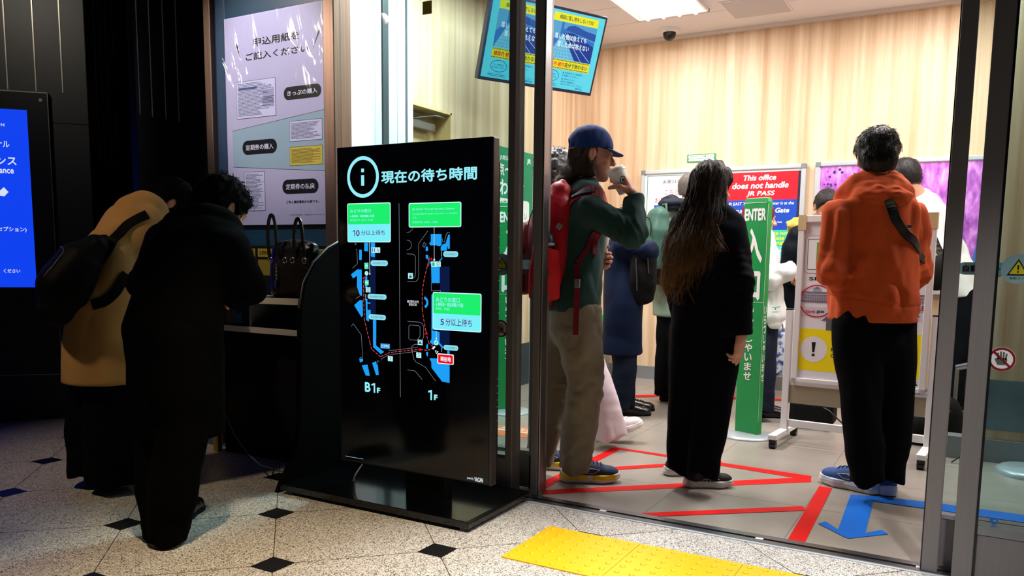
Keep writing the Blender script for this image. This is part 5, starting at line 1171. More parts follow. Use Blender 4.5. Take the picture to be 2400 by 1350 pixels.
            hp = (P-e.astype(np.float32))@(-dn if hem <= 0 else s.sp).astype(np.float32)*-1
            if hem <= 0:
                near = np.clip(1-np.abs((P-e)@s.left)/.45, 0, 1)
                tors = loft(P, st, s.left, pw) < .06
                o = np.where(tors, smax(o, hp, .008), o)
            return o
        return f
    def trousers(s, m, name='trousers', hip=.118, kn=.085, an=.08, bot=.03, fo=(.006, (9, 9, 5)), res=.0085, waist=.06, depth=.85, crease=True, label=None, hw=1.):
        J = s.J; a = J['pel']
        def f(P):
            d = [loft(P, [(a+s.sp*waist, .16*hw, .115*hw), (a-np.array([0, 0, .04]), .172*hw, .125*hw), (a-np.array([0, 0, .12]), .165, .125)], s.left)]
            for q in 'LR':
                an_ = J['an'+q]; u = nrm(an_-J['kn'+q]); e = an_+u*((an_[2]-.055-bot)/max(-u[2], .5))
                d.append(smax(loft(P, [(J['hp'+q], hip*.85, hip), ((J['hp'+q]+J['kn'+q])/2, (hip+kn)*.48, (hip+kn)*.5), (J['kn'+q], kn*.95, kn), (J['kn'+q]*.4+an_*.6, (kn+an)*.5, (kn+an)*.52), (e, an*.95, an), (e+u*.1, an*.95, an)], s.left), (P-e.astype(np.float32))@u.astype(np.float32)+.012*np.sin(P[:, 0]*40), .008))
            o = smin(d, .022)
            lowz = np.clip((.4-P[:, 2])/.3, 0, 1); kz = np.exp(-((P[:, 2]-J['knL'][2])/.12)**2)
            return o+fold(P, fo[0], fo[1], s.b*.07)*(1+lowz*.6+kz*.5)+vnoise(P, (4, 4, 34), 3)*.0035*lowz
        al = np.array([J[k] for k in ('pel', 'hpL', 'hpR', 'knL', 'knR', 'anL', 'anR')]); lo = al.min(0)-.19; hi = al.max(0)+.19; lo[2] = max(.004, lo[2])
        o = blob(name, f, lo, hi, res, m, s.t)
        if label: o['label'] = label
        return o
    def shoe(s, side, heel, b, L, up, sole, kind='runner', band=None, pitch=0., dz=0., logo=None, lace=None, label=None):
        """running shoe in its own frame: x to the toe, z up"""
        k = L/.30; T = (np.array([heel[0], heel[1], dz]), frame(b, pitch)); H_ = {'runner': .042, 'flat': .012, 'leather': .022}[kind]; W = {'runner': 1.1, 'flat': .9, 'leather': 1.0}[kind]
        ol = [(.04, .0, .034), (.1, .0, .031), (.2, .004, .043), (.25, .002, .036)]
        def out(q, g=0.):
            p = q.copy(); p[:, 2] = 0; p /= k
            return smin([cap(p, (ol[i][0], ol[i][1]*0, 0), (ol[i+1][0], 0, 0), (ol[i][2]+g)*W, (ol[i+1][2]+g)*W) for i in range(3)], .02)*k
        def sf(q):
            z = q[:, 2]/k; x = q[:, 0]/k; rock = np.where(x > .2, (x-.2)**2*2.6, 0)+np.where(x < .04, (.04-x)**2*4, 0) if kind == 'runner' else 0*x
            hh = H_*(1+.25*np.clip((.1-x)/.1, 0, 1)) if kind == 'runner' else H_
            slab_ = np.maximum(rock-z, z-hh-rock*.5)*k
            return smax(out(q, .004+.004*np.sin(np.clip(z/H_, 0, 1)*3.1)), slab_, .006)+(.0012*np.sin(z*420) if kind == 'runner' else 0)
        def uf(q):
            p = q/k; z0 = H_*.7
            d = smin([ell(p, (.225, 0, z0+.012), (.066, .042*W, .040)), cap(p, (.05, 0, z0+.022), (.17, 0, z0+.02), .036*W, .040*W), cap(p, (.055, 0, z0+.03), (.06, 0, z0+(.075 if kind != 'flat' else .03)), .037*W, .033), cap(p, (.10, 0, z0+.055), (.19, 0, z0+.03), .030, .026)], .022)
            d = smax(d, z0-p[:, 2], .003)
            if kind == 'flat': d = smax(d, -ell(p, (.11, 0, z0+.075), (.085, .034, .055)), .006)
            return d*k
        o = blob('shoe', uf, (-.02, -.08, 0), (.36, .08, .19), .0048, up, s.t, T)
        if label: o['label'] = label
        pk = None
        ms = [sole]
        if band is not None:
            ms = [sole, band]; pk = lambda C: ((C[:, 2] > H_*.52*k) & (C[:, 2] < H_*1.12*k) & ((C[:, 0] < .13*k) | (C[:, 0] > .155*k)) & (C[:, 0] < .27*k)).astype(int)
        blob('sole', sf, (-.03, -.08, -.004), (.36, .08, .07), .0045, ms, o, T, pick=pk)
        Pw = lambda x, y, z: tuple(T[0]+np.array([x*k, y*k, z*k])@T[1])
        if kind != 'flat' and lace is not None:
            lm = MB()
            for i in range(5):
                x = .125+.018*i; z = H_*.7+.088-.0085*i
                P0, _ = snapN(uf, np.array([(x*k, y*k, z*k) for y in np.linspace(-.02, .02, 5)]), .002)
                lm.tube([tuple(T[0]+p@T[1]) for p in P0], .0028, lace, 6)
            for y in (-.012, .012): lm.tube([Pw(.125, 0, H_*.7+.09), Pw(.118, y*1.6, H_*.7+.1), Pw(.128, y*3, H_*.7+.085)], .002, lace, 5)
            lm.build('laces', o)
        if logo is not None:
            lg = MB(); pts, m_ = logo
            for sgn in (-1, 1):
                for pl in pts:
                    Q = np.array([(x*k, sgn*.045*k, z*k) for x, z in pl]); Q = np.concatenate([Q[i]+(Q[i+1]-Q[i])*np.linspace(0, 1, 6)[:, None] for i in range(len(Q)-1)])
                    P0, _ = snapN(uf, Q, .0012); lg.tube([tuple(T[0]+p@T[1]) for p in P0], .0016, m_, 5)
            lg.build('side_marking', o)
        return o
    def strands(s, m, roots, steps, n, w=.0016, seed=1, name=None, light=None):
        """tapered hair strands: list of (V, F, material index) to join into the hair mesh"""
        pass
def tubes(paths, w, mi):
    """many thin tapered three-sided hairs as (V, F, mi)"""
    V = []; F = []
    for p in paths:
        p = np.asarray(p, float); k = len(p); n0 = len(V); d = np.gradient(p, axis=0); d /= np.maximum(np.linalg.norm(d, axis=1, keepdims=True), 1e-9)
        ref = np.array([.3, .2, .93]); x = np.cross(d, ref); x /= np.maximum(np.linalg.norm(x, axis=1, keepdims=True), 1e-6); y = np.cross(d, x)
        for i in range(k):
            r = w*(1-.85*(i/(k-1))**2)
            for a in (0, 2.094, 4.189): V.append(p[i]+r*(x[i]*math.cos(a)+y[i]*math.sin(a)))
        for i in range(k-1):
            for a in range(3): b = (a+1) % 3; F.append([n0+3*i+a, n0+3*i+b, n0+3*i+3+b, n0+3*i+3+a])
    return V, F, mi
def shorthair(p, m, f, lo, hi, res=.005, n=260, length=.03, up=.012, seed=1, region=None, w=.0022, curl=0.):
    """cap of hair from an implicit shell plus loose tufts lying on it"""
    rg = np.random.RandomState(seed); Q = []
    while len(Q) < n:
        v = rg.randn(3); v /= np.linalg.norm(v); q = np.array([-.012, 0, .035])+v*np.array([.11, .088, .10])
        if (region is None or region(q)): Q.append(q)
    Q, g = snapN(f, np.array(Q), .001)
    paths = []
    for q, nn in zip(Q, g):
        d = np.array([-.2+.5*rg.randn()*.4, .35*rg.randn(), -1.]); d = d-nn*(d@nn); d = d/max(np.linalg.norm(d), 1e-6); L = length*rg.uniform(.5, 1.2); tw = rg.randn(3)*curl
        paths.append([q+d*L*t+nn*(up*math.sin(t*2.2)*rg.uniform(.3, 1))+tw*t*(1-t) for t in np.linspace(0, 1, 5)])
    V, F, _ = tubes(paths, w, 0); V = np.array(V)
    o = blob('hair', f, lo, hi, res, m, p.t, (p.hc, p.H), extra=[((p.hc+V@p.H).tolist(), F, 0)])
    return o
def scalp(P, g=.012, front=.03, low=-.05, rough=.003, noisesc=(40, 40, 14), back=0.):
    """short hair shell over the skull, open at the face"""
    d = smin([ell(P, (-.014, 0, .037), (.1+g, .078+g, .092+g)), ell(P, (-.05-back, 0, -.01), (.055+g, .066+g*.8, .07+g))], .02)
    cutf = P[:, 0]-(front+.55*np.clip(P[:, 2]-.02, -.09, .09)-.0)     # hairline slopes back toward the temples
    cutb = low-P[:, 2]+.4*(P[:, 0]+.06)
    ear = ell(P, (-.008, .083, -.012), (.024, .02, .036)); ear2 = ell(P, (-.008, -.083, -.012), (.024, .02, .036))
    d = smax(smax(smax(smax(d, cutf, .012), cutb, .012), -ear, .006), -ear2, .006)
    return d+vnoise(P, noisesc, 2)*rough

# ---------------------------------------------------------------- the man in the blue cap
def mk(d): return {k: np.array(v, float) for k, v in d.items()}
J = mk(dict(pel=(-1.69, 3.559, 0.891), neck=(-1.686, 3.657, 1.436), head=(-1.675, 3.699, 1.618), shR=(-1.594, 3.5, 1.342), elR=(-1.377, 3.514, 1.229), wrR=(-1.413, 3.612, 1.419), shL=(-1.715, 3.828, 1.372), elL=(-1.73, 3.877, 1.105), wrL=(-1.686, 3.738, 1.087),
    hpR=(-1.644, 3.498, 0.848), hpL=(-1.745, 3.602, 0.838), knR=(-1.581, 3.477, 0.512), anR=(-1.62, 3.463, 0.13), knL=(-1.786, 3.555, 0.483), anL=(-1.85, 3.541, 0.126)))
J['toeR'] = np.array((-1.528, 3.634, 0))+[0, 0, .04]; J['toeL'] = np.array((-1.832, 3.819, 0))+[0, 0, .04]
p = Person('man in a blue cap and dark green jumper drinking from a white paper cup', J, 62, mat('ruddy_skin', (200, 140, 116), .5, var=(40, .06), spec=.35), hd=(60, 6), beard=mat('stubble', (168, 118, 98), .6, var=(300, .25)))
cupdir = nrm(VU*.92-VR*.38); cup0 = np.array((-1.462, 3.61, 1.438))
p.hand('R', VU*.85-VR*.38+VF*.25, VR*.85-VF*.45+VU*.3, ((38, 40, 25), (40, 44, 26), (44, 46, 28), (48, 48, 30)), ((.018, .026, -.010), (.044, .056, -.028), (.062, .062, -.056), (.072, .056, -.078)))
p.hand('L', VR*.75+VF*.1+VU*.1-VF*.3, VR*.5+VF*.8, GRIP)
p.body(); p.eyes()
GRN_K = cloth('dark_green_knit', (34, 62, 60), .9, .5, (180, .5))
p.garment('jumper', p.top(hem=-.035, g=.012, arm=(.074, .066, .047), cuff=.02, fo=(.006, (15, 15, 9)), depth=1.02, crease=.010), GRN_K, .0075, keys=('pel', 'neck', 'shL', 'shR', 'elL', 'elR', 'wrL', 'wrR'))
KHAKI = cloth('khaki_cotton', (124, 116, 102), .8, .1)
tr = p.trousers(KHAKI, hip=.122, kn=.092, an=.078, bot=.022, fo=(.0055, (15, 15, 19)), res=.0075, waist=.075)
# stitched seams, pocket and knee panels of the trousers
sm = MB(); SEAM = mat('dark_seam', (70, 66, 58), .8)
p_side = lambda x, y, d: (x, y)
NAVYU = mat('navy_mesh', (30, 52, 92), .7, bump=(400, .3)); YEL = mat('yellow_foam', (236, 214, 30), .6); WSOLE = mat('white_foam', (226, 222, 220), .6); BLKU = mat('black_mesh', (18, 18, 20), .7, bump=(400, .3)); REFS = mat('silver_marking', (190, 194, 200), .4)
LOGO1 = ([[(.10, .05), (.14, .075), (.19, .068)], [(.19, .068), (.16, .05), (.13, .05)], [(.09, .075), (.12, .078), (.17, .074)]], REFS)
p.shoe('R', (-1.727, 3.519, 0), 60, .305, NAVYU, WSOLE, band=YEL, lace=BLACKM, logo=LOGO1); p.shoe('L', (-2.022, 3.647, 0), 62, .305, NAVYU, WSOLE, band=YEL, lace=BLACKM, logo=LOGO1)
# hair: shoulder-length under the cap
def hair_cap(P):
    d = smin([ell(P, (-.02, 0, .02), (.096, .086, .085)), ell(P, (-.065, 0, -.05), (.052, .080, .075)), ell(P, (-.10, 0, -.105), (.052, .085, .05)), ell(P, (-.125, 0, -.135), (.045, .08, .028)), ell(P, (-.035, -.072, -.055), (.045, .020, .055)), ell(P, (-.035, .072, -.055), (.045, .02, .055)), ell(P, (.0, -.076, -.09), (.03, .014, .018))], .02)
    d = smax(smax(smax(d, P[:, 0]-.02-.3*np.clip(-P[:, 2]-.06, 0, .05), .012), -ell(P, (.002, -.09, .0), (.03, .03, .036)), .006), -ell(P, (.002, .09, .0), (.03, .03, .036)), .006)
    return d+vnoise(P, (60, 60, 12), 4)*.004
rg = np.random.RandomState(5); paths = []
for i in range(420):
    ph = rg.uniform(-1.9, 1.9); sx = -.012-.095*math.cos(ph); sy = .082*math.sin(ph); L = rg.uniform(.10, .17); fl = rg.uniform(.2, 1)
    paths.append([(sx-.05*t*t*fl*math.cos(ph*.6)-.02*t, sy*(1+.02*t), .02-L*t+.012*t**4*fl) for t in np.linspace(0, 1, 8)])
paths = [snapN(hair_cap, np.array(q), .001, 4)[0] if i % 1 == 0 else q for i, q in enumerate(paths)]
V, F, _ = tubes(paths, .0013, 0)
blob('hair', hair_cap, (-.2, -.11, -.2), (.06, .11, .13), .005, HAIR_BRN, p.t, (p.hc, p.H), extra=[((p.hc+np.array(V)@p.H).tolist(), F, 0)])
CAPB = cloth('royal_blue_cotton', (12, 46, 106), .8, .15)
def capf(P):
    d = ell(P, (-.014, 0, .045), (.116, .094, .108)); d = smax(d, .030-P[:, 2]+.10*P[:, 0], .006); d = smax(d, -ell(P, (-.014, 0, .03), (.108, .086, .1)), .003)
    d = smax(d, -ell(P, (-.13, 0, .04), (.03, .036, .028)), .004)
    return d+fold(P, .0022, (24, 24, 16), 1)
c_ = blob('cap', capf, (-.15, -.115, .0), (.12, .115, .17), .0045, CAPB, p.t, (p.hc, p.H))
def vis(P):
    q = P-np.array([.10, 0, .038], np.float32); x = q[:, 0]; y = q[:, 1]; z = q[:, 2]
    surf = z+.55*np.clip(x, -.03, .2)*.62+9*y*y*.32
    o = ell(np.stack([x, y, 0*z], 1), (-.02, 0, 0), (.078, .076, 1.)); 
    return smax(smax(np.abs(surf)-.0028, o, .003), -x-.025-9*y*y, .003)
blob('visor', vis, (.03, -.1, -.06), (.21, .1, .07), .004, CAPB, c_, (p.hc, p.H))
# the cup at his lips
def paper_cup(name, lab, a, ax, h=.105, r0=.030, r1=.042, logo=True):
    t = thing(name, lab, 'cup', tuple(a)); A = tuple(a); CUPW = mat('white_cup_paper', (238, 236, 234), .45)
    MB().lathe([(r0*.95, 0), (r0, .003), (r1, h)], A, CUPW, ax, 36).build('cup_body', t)
    MB().lathe([(r1+.0025, h-.004), (r1+.003, h+.006), (r1-.002, h+.009), (r1-.004, h+.016), (r1-.010, h+.018), (r1-.012, h+.012), (.002, h+.012)], A, WHITE, ax, 36).build('lid', t)
    if logo:
        ax = Vector(ax); 
        sd = (Vector(-VF)*.9+Vector(VR)*.25); sd = (sd-ax*sd.dot(ax)).normalized(); V = []; F = []
        v_ = ax.cross(sd)
        mb = MB()
        for ri, m_ in ((.019, mat('dark_green_print', (24, 70, 56), .5)), (.013, CUPW), (.009, mat('dark_green_print', (24, 70, 56), .5))):
            n = 28; P = []
            for i in range(n):
                u = ri*math.cos(2*math.pi*i/n); w_ = ri*math.sin(2*math.pi*i/n); hh = h*.5+w_; rr_ = r0+(r1-r0)*hh/h+.0006+(.019-ri)*.06; an = u/rr_
                P.append(Vector(A)+ax*hh+(sd*math.cos(an)+v_*math.sin(an))*rr_)
            mb.add(P, [tuple(range(n))], m_)
        mb.build('printed_badge', t)
    return t
paper_cup('paper_cup', 'white lidded paper cup with dark round badge raised to the capped man\'s mouth', cup0-cupdir*.012, tuple(cupdir), .108, .031, .043)
paper_cup('paper_cup', 'white lidded paper cup held low against the navy coat, half hidden by the capped man', np.array((-1.623, 3.731, 1.114)), (0, 0, 1), .12, .027, .036, False)

# ---------------------------------------------------------------- his red backpack and bottle
REDB = cloth('red_nylon', (160, 12, 32), .5, .1, (300, .15)); REDD = cloth('dark_red_nylon', (104, 12, 30), .6, .1, (300, .15))
bc = np.array((-1.803, 3.497, 1.16)); BM = frame(62, 0); 
bp = thing('backpack', 'red backpack worn by the man in the blue cap', 'backpack', tuple(bc-[0, 0, .28]))
# local frame: x forward (towards the wearer), y left, z up
def pack(P):
    d = loft(P, [((.0, 0, -.22), .125, .08), ((-.01, 0, -.14), .15, .115), ((-.005, 0, .06), .148, .115), ((.025, 0, .20), .13, .09), ((.05, 0, .27), .10, .055), ((.06, 0, .31), .06, .025)], (0, 1, 0), 2.8)
    pk = loft(P, [((-.12, 0, -.20), .11, .03), ((-.125, 0, -.05), .115, .045), ((-.10, 0, .10), .09, .03)], (0, 1, 0), 2.6)
    return smin([d, pk], .012)+fold(P, .005, (15, 15, 11), 3)
sh_ = blob('main_compartment', pack, (-.22, -.19, -.3), (.15, .19, .38), .007, [REDB, REDD], bp, (bc, BM), pick=lambda C: ((C[:, 2] < .02) & (C[:, 0] < -.11)).astype(int))
def spk(P): return smax(loft(P, [((-.02, -.150, -.23), .075, .022), ((-.02, -.168, -.12), .075, .04), ((-.015, -.178, -.0), .062, .046)], (1, 0, 0), 2.5), P[:, 2]-.0+.25*P[:, 0], .006)+fold(P, .002, (16, 16, 9))
blob('side_pocket', spk, (-.13, -.24, -.27), (.09, -.1, .05), .006, cloth('bright_red_mesh', (196, 20, 36), .6, .1), bp, (bc, BM))
W = lambda x, y, z: tuple(bc+np.array([x, y, z])@BM)
zz = MB()
zz.tube([W(-.105*math.cos(t), .0+.11*math.sin(t)*0-.118, .05+.19*math.sin(t)) for t in np.linspace(-.4, 1.4, 12)], .003, REDD, 6); zz.tube([W(-.165+.03*abs(u), .1*u, .02+.07*(1-u*u)) for u in np.linspace(-1, 1, 13)], .003, REDD, 6)
zz.build('zip', bp)
MB().box(-.012, .012, -.005, .005, -.013, .013, mat('silver_buckle', (180, 182, 186), .3, .8), Matrix.Translation(W(.045, -.165, .10)) @ Matrix(((VR[0], VF[0], VU[0], 0), (VR[1], VF[1], VU[1], 0), (VR[2], VF[2], VU[2], 0), (0, 0, 0, 1))) @ Matrix.Rotation(.6, 4, 'Y')).build('buckle', bp, bevel=.003)
jf = p.top(hem=-.035, g=.012, arm=(.074, .066, .047), cuff=.02, fo=(.006, (15, 15, 9)), depth=1.02, crease=.010)
def strap(pts, wd, m_, name, par, off=.006, f=jf, th=.008):
    P0 = []
    pts = [np.array(x, float) for x in pts]
    for a, b in zip(pts[:-1], pts[1:]): P0 += [a+(b-a)*t for t in np.linspace(0, 1, 7)[:-1]]
    P0.append(pts[-1]); P1, g = snapN(f, np.array(P0), off)
    for _ in range(2): P1[1:-1] = (P1[:-2]+P1[1:-1]*2+P1[2:])/4
    for _ in range(6): g[1:-1] = (g[:-2]+g[1:-1]+g[2:])/3
    return MB().ribbon([tuple(x) for x in P1], [tuple(x) for x in g], wd, th, m_).build(name, par, bevel=.002)
strap([(-1.749, 3.503, 1.318), (-1.667, 3.487, 1.376), (-1.608, 3.55, 1.425), (-1.574, 3.611, 1.393), (-1.576, 3.665, 1.293)], .06, REDB, 'shoulder_strap', bp, .008)
strap([(-1.667, 3.487, 1.378), (-1.632, 3.51, 1.403), (-1.609, 3.548, 1.421)], .036, mat('navy_pad', (26, 36, 66), .8), 'strap_pad', bp, .014)
strap([(-1.544, 3.481, 1.245), (-1.557, 3.452, 1.174), (-1.589, 3.428, 1.124), (-1.626, 3.448, 1.088)], .022, REDD, 'lower_strap', bp, .004)
strap([(-1.537, 3.479, 1.205), (-1.53, 3.475, 1.145), (-1.533, 3.472, 1.135)], .03, REDD, 'strap_end', bp, .004)
hb_ = MB().ribbon([(-1.618, 3.43, 1.088), (-1.602, 3.405, 1.005), (-1.594, 3.387, 0.926), (-1.588, 3.368, 0.757)], [tuple(-VF)]*4, .026, .004, REDD).build('hip_belt_end', bp)
MB().box(-.014, .014, -.005, .005, -.02, .02, mat('silver_buckle', (180, 182, 186), .3, .8), Matrix.Translation((-1.593, 3.386, 0.997))).build('buckle', hb_, bevel=.003)
bt = thing('water_bottle', 'dark navy bottle with a grey band in the side pocket of the red backpack', 'bottle', W(-.015, -.172, -.12))
MB().lathe([(.036, 0), (.039, .01), (.039, .13), (.041, .131), (.041, .152)], W(-.015, -.172, -.13), mat('navy_plastic', (26, 34, 56), .35)).build('bottle_body', bt)
MB().lathe([(.0415, .141), (.0415, .152), (.040, .153)], W(-.015, -.172, -.13), mat('grey_band', (168, 174, 182), .4)).build('band', bt)
MB().lathe([(.040, .152), (.039, .17), (.033, .19), (.02, .203), (.004, .207)], W(-.015, -.172, -.13), mat('navy_lid', (38, 46, 70), .4)).build('lid', bt)

# ---------------------------------------------------------------- long-haired woman
J = mk(dict(pel=(-1.093, 3.767, 0.807), neck=(-1.133, 3.851, 1.344), head=(-1.122, 3.894, 1.45), shR=(-1.006, 3.844, 1.279), elR=(-0.921, 3.741, 1.016), wrR=(-0.897, 3.699, 0.77), shL=(-1.242, 3.85, 1.277), elL=(-1.284, 3.861, 1.015), wrL=(-1.252, 3.926, 0.767),
    hpR=(-1.032, 3.763, 0.78), hpL=(-1.148, 3.767, 0.773), knR=(-1.031, 3.719, 0.446), anR=(-1.044, 3.668, 0.113), knL=(-1.16, 3.76, 0.427), anL=(-1.166, 3.736, 0.101)))
J['toeR'] = np.array((-0.999, 3.874, 0))+[0, 0, .04]; J['toeL'] = np.array((-1.146, 4.044, 0))+[0, 0, .04]
w = Person('woman with very long dark hair in all-black clothes and black running shoes', J, 12, hd=(14, 4))
w.hand('R', np.array([0, 0, -1.])-VR*.12, VR*.75-VF*.55, ((12, 22, 14), (22, 46, 30), (28, 52, 34), (32, 54, 34)), ((.018, .024, -.012), (.05, .038, -.034), (.076, .038, -.05), (.098, .034, -.06)))
w.hand('L', np.array([0, 0, -1.])+VF*.2, -VR*.8, RELAX)
w.body()
BLKW = cloth('black_wool', (9, 10, 14), .9, .1)
w.garment('jacket', w.top(hem=-.05, g=.004, arm=(.066, .058, .05), cuff=.0, fo=(.006, (7, 7, 4)), flare=.0), cloth('black_navy_jacket', (10, 12, 21), .8, .1), .0085, keys=('pel', 'neck', 'shL', 'shR', 'elL', 'elR', 'wrL', 'wrR'))
w.trousers(BLKW, hip=.125, kn=.104, an=.078, bot=.035, fo=(.008, (9, 9, 3)))
LOGO2 = ([[(.12, .04), (.15, .08)], [(.15, .04), (.13, .085)], [(.10, .05), (.13, .06), (.19, .062)], [(.11, .072), (.15, .075), (.2, .052)]], REFS)
w.shoe('R', (-1.163, 3.754, 0), 58, .25, BLKU, WSOLE, lace=BLACKM, logo=LOGO2); w.shoe('L', (-1.318, 3.907, 0), 50, .25, BLKU, WSOLE, lace=BLACKM, logo=LOGO2)
OMB = hairmat('dark_to_fair_hair', (42, 31, 27), .3, .6)
nt, b = nodes(OMB); tc = nt.nodes.new('ShaderNodeTexCoord'); sx = nt.nodes.new('ShaderNodeSeparateXYZ'); mr = nt.nodes.new('ShaderNodeMapRange'); mx = nt.nodes.new('ShaderNodeMix'); mx.data_type = 'RGBA'
HX = nt.nodes.new('ShaderNodeTexNoise'); HX.inputs['Scale'].default_value = 30
ad = nt.nodes.new('ShaderNodeMath'); ad.operation = 'MULTIPLY_ADD'; ad.inputs[1].default_value = .28
nt.links.new(tc.outputs['Generated'], sx.inputs[0]); nt.links.new(tc.outputs['Object'], HX.inputs['Vector']); nt.links.new(HX.outputs['Fac'], ad.inputs[0]); nt.links.new(sx.outputs[2], ad.inputs[2]); nt.links.new(ad.outputs[0], mr.inputs[0])
mr.inputs[1].default_value = .80; mr.inputs[2].default_value = .12
old = b.inputs['Base Color'].links[0].from_socket; nt.links.new(mr.outputs[0], mx.inputs[0]); nt.links.new(old, mx.inputs[6]); mx.inputs[7].default_value = lin((156, 114, 68))+(1,); nt.links.new(mx.outputs[2], b.inputs['Base Color'])
hx, hy = w.left, w.fwd; hc = w.hc
def lh(P):
    st = [(hc+[0, 0, .02]-hy*.01, .098, .115), (hc+[0, 0, -.06]-hy*.035, .105, .10), (hc+[0, 0, -.14]-hy*.075, .125, .085), (hc+[0, 0, -.25]-hy*.125+hx*.01, .13, .06), (hc+[0, 0, -.37]-hy*.145+hx*.03, .11, .05), (hc+[0, 0, -.46]-hy*.15+hx*.06, .07, .03)]
    top = ell((P-hc.astype(np.float32))@w.H.T.astype(np.float32), (-.012, 0, .037), (.110, .094, .106))
    d = smin([top, loft(P, st, hx)], .02)
    q = (P-hc.astype(np.float32))@w.H.T.astype(np.float32)
    d = smax(d, q[:, 0]-.045+.0*q[:, 2]-.5*np.clip(q[:, 2]-.06, 0, .1), .015)
    d = smax(d, -ell(q, (.03, -.1, -.02), (.055, .035, .07)), .01)
    return d+vnoise(P, (70, 70, 5), 1)*.007+vnoise(P, (26, 26, 5), 9)*.008
rg = np.random.RandomState(11); paths = []
for i in range(1100):
    ph = rg.uniform(-1.75, 1.75); q0 = hc+np.array([0, 0, .1*rg.uniform(.2, 1)])-hy*(.10*math.cos(ph)*.9)+hx*.09*math.sin(ph)
    L = rg.uniform(.32, .66); drift = .09*rg.uniform(.2, 1)+.05*math.sin(ph); wv = rg.uniform(.004, .016); wf = rg.uniform(5, 9); po = rg.uniform(0, 6); out = rg.uniform(.0, .02) if rg.rand() < .75 else rg.uniform(.02, .05)
    pa = [q0+np.array([0, 0, -L*t])-hy*(.17*t)+hx*(drift*.75*t+.03*math.sin(ph)*t+wv*t*math.sin(wf*t+po))-hy*wv*t*math.cos(wf*t+po) for t in np.linspace(0, 1, 14)]
    paths.append((np.array(pa), out))
allp = np.concatenate([a for a, o in paths]); offs = np.concatenate([.001+o*np.linspace(0, 1, 14)**2 for a, o in paths])
SP, _ = snapN(lh, allp, offs, 5)
sp2 = [np.concatenate([SP[i*14:i*14+11], paths[i][0][11:]*.4+SP[i*14+11:i*14+14]*.6]) for i in range(len(paths))]
V, F, _ = tubes(sp2, .0013, 0)
cu = []
for i in range(60):   # loose curled ends over the shoulder and at the tips
    a0 = rg.uniform(0, 6); base = (hc-hy*.16+hx*rg.uniform(-.12, -.07)+[0, 0, -.17]) if i < 34 else (hc-hy*.2+hx*rg.uniform(-.05, .16)+[0, 0, -.42])
    cu.append([base+np.array([0, 0, -.13*t])+(hx*-.05*t if i < 34 else 0)-hy*.03*t+.035*t*(hx*math.sin(a0+4*t)+hy*math.cos(a0+4*t)*.5) for t in np.linspace(0, 1, 12)])
V2, F2, _ = tubes(cu, .0014, 0)
blob('hair', lh, hc+[-.32, -.32, -.58], hc+[.3, .2, .2], .006, OMB, w.t, extra=[(V, F, 0), (V2, F2, 0)])

# ---------------------------------------------------------------- man in the orange hoodie
J = mk(dict(pel=(-0.383, 4.069, 0.864), neck=(-0.415, 4.153, 1.462), head=(-0.422, 4.179, 1.595), shL=(-0.556, 4.01, 1.327), elL=(-0.561, 3.949, 1.06), wrL=(-0.491, 4.207, 0.976), shR=(-0.253, 4.249, 1.325), elR=(-0.217, 4.234, 1.064), wrR=(-0.279, 4.381, 0.957),
    hpL=(-0.446, 4.028, 0.823), hpR=(-0.302, 4.143, 0.823), knL=(-0.408, 3.98, 0.479), anL=(-0.359, 3.963, 0.143), knR=(-0.279, 4.12, 0.471), anR=(-0.275, 4.09, 0.137)))
J['toeL'] = np.array((-0.574, 4.12, 0))+[0, 0, .04]; J['toeR'] = np.array((-0.299, 4.382, 0))+[0, 0, .04]
o = Person('man in an orange hoodie and black trousers seen from behind', J, -12, hd=(-14, 4))
o.hand('L', VR*.8+VF*.6, VU*.9-VF*.2, RELAX); o.hand('R', -VR*.8+VF*.6, VU*.9, RELAX); o.body()
ORG = cloth('orange_cotton', (206, 84, 36), .88, .2, (220, .3))
of0 = o.top(hem=-.025, g=.030, arm=(.074, .070, .05), cuff=.0, fo=(.015, (13, 13, 6.5)), flare=.0, collar=.05, depth=1.05)
hn = np.array((-0.389, 4.094, 1.427))
def of(P):
    d = of0(P); n = o.J['neck']
    q = P-(n+[0, 0, .03]).astype(np.float32); q = q@np.array([o.left, o.fwd, [0, 0, 1]], np.float32).T
    ro = np.sqrt((q[:, 0]/1.08)**2+(q[:, 1]+.005)**2)-.082; ring = np.sqrt(ro**2+((q[:, 2]+.01-.35*q[:, 1])*.75)**2)-.034
    hood = ell(P, hn-o.fwd*.035-[0, 0, .012], (.135, .075, .055)); hood2 = ell(P, hn-o.fwd*.05-[0, 0, .04]-o.left*.03, (.10, .05, .045))
    hd = smin([ring, hood, hood2], .03)+fold(P, .012, (13, 13, 26), 2)
    z0 = o.J['pel'][2]+.07
    return smin([d, hd], .012)+.005*np.exp(-((P[:, 2]-z0-.02*np.sin(P[:, 0]*9))/.004)**2)+.003*np.exp(-((P[:, 2]-z0-.05)/.02)**2)*np.sin(P[:, 0]*60)
rib = lambda C: (C[:, 2] < o.J['pel'][2]+.055).astype(int)
o.garment('hoodie', of, ORG, .0075, keys=('pel', 'neck', 'shL', 'shR', 'elL', 'elR', 'wrL', 'wrR'), pad=.15)
o.trousers(BLKW, hip=.128, kn=.106, an=.084, bot=.025, fo=(.010, (8, 8, 3.5)), waist=.0, hw=.88)
BLU_U = mat('blue_mesh', (28, 72, 140), .7, bump=(400, .3)); BSOLE = mat('pale_blue_foam', (190, 206, 226), .5)
o.shoe('L', (-0.303, 4.118, 0), -70, .315, BLU_U, WSOLE, band=BSOLE, lace=BLACKM, logo=LOGO1); o.shoe('R', (-0.262, 4.095, 0), -22, .315, BLU_U, BSOLE, lace=BLACKM)
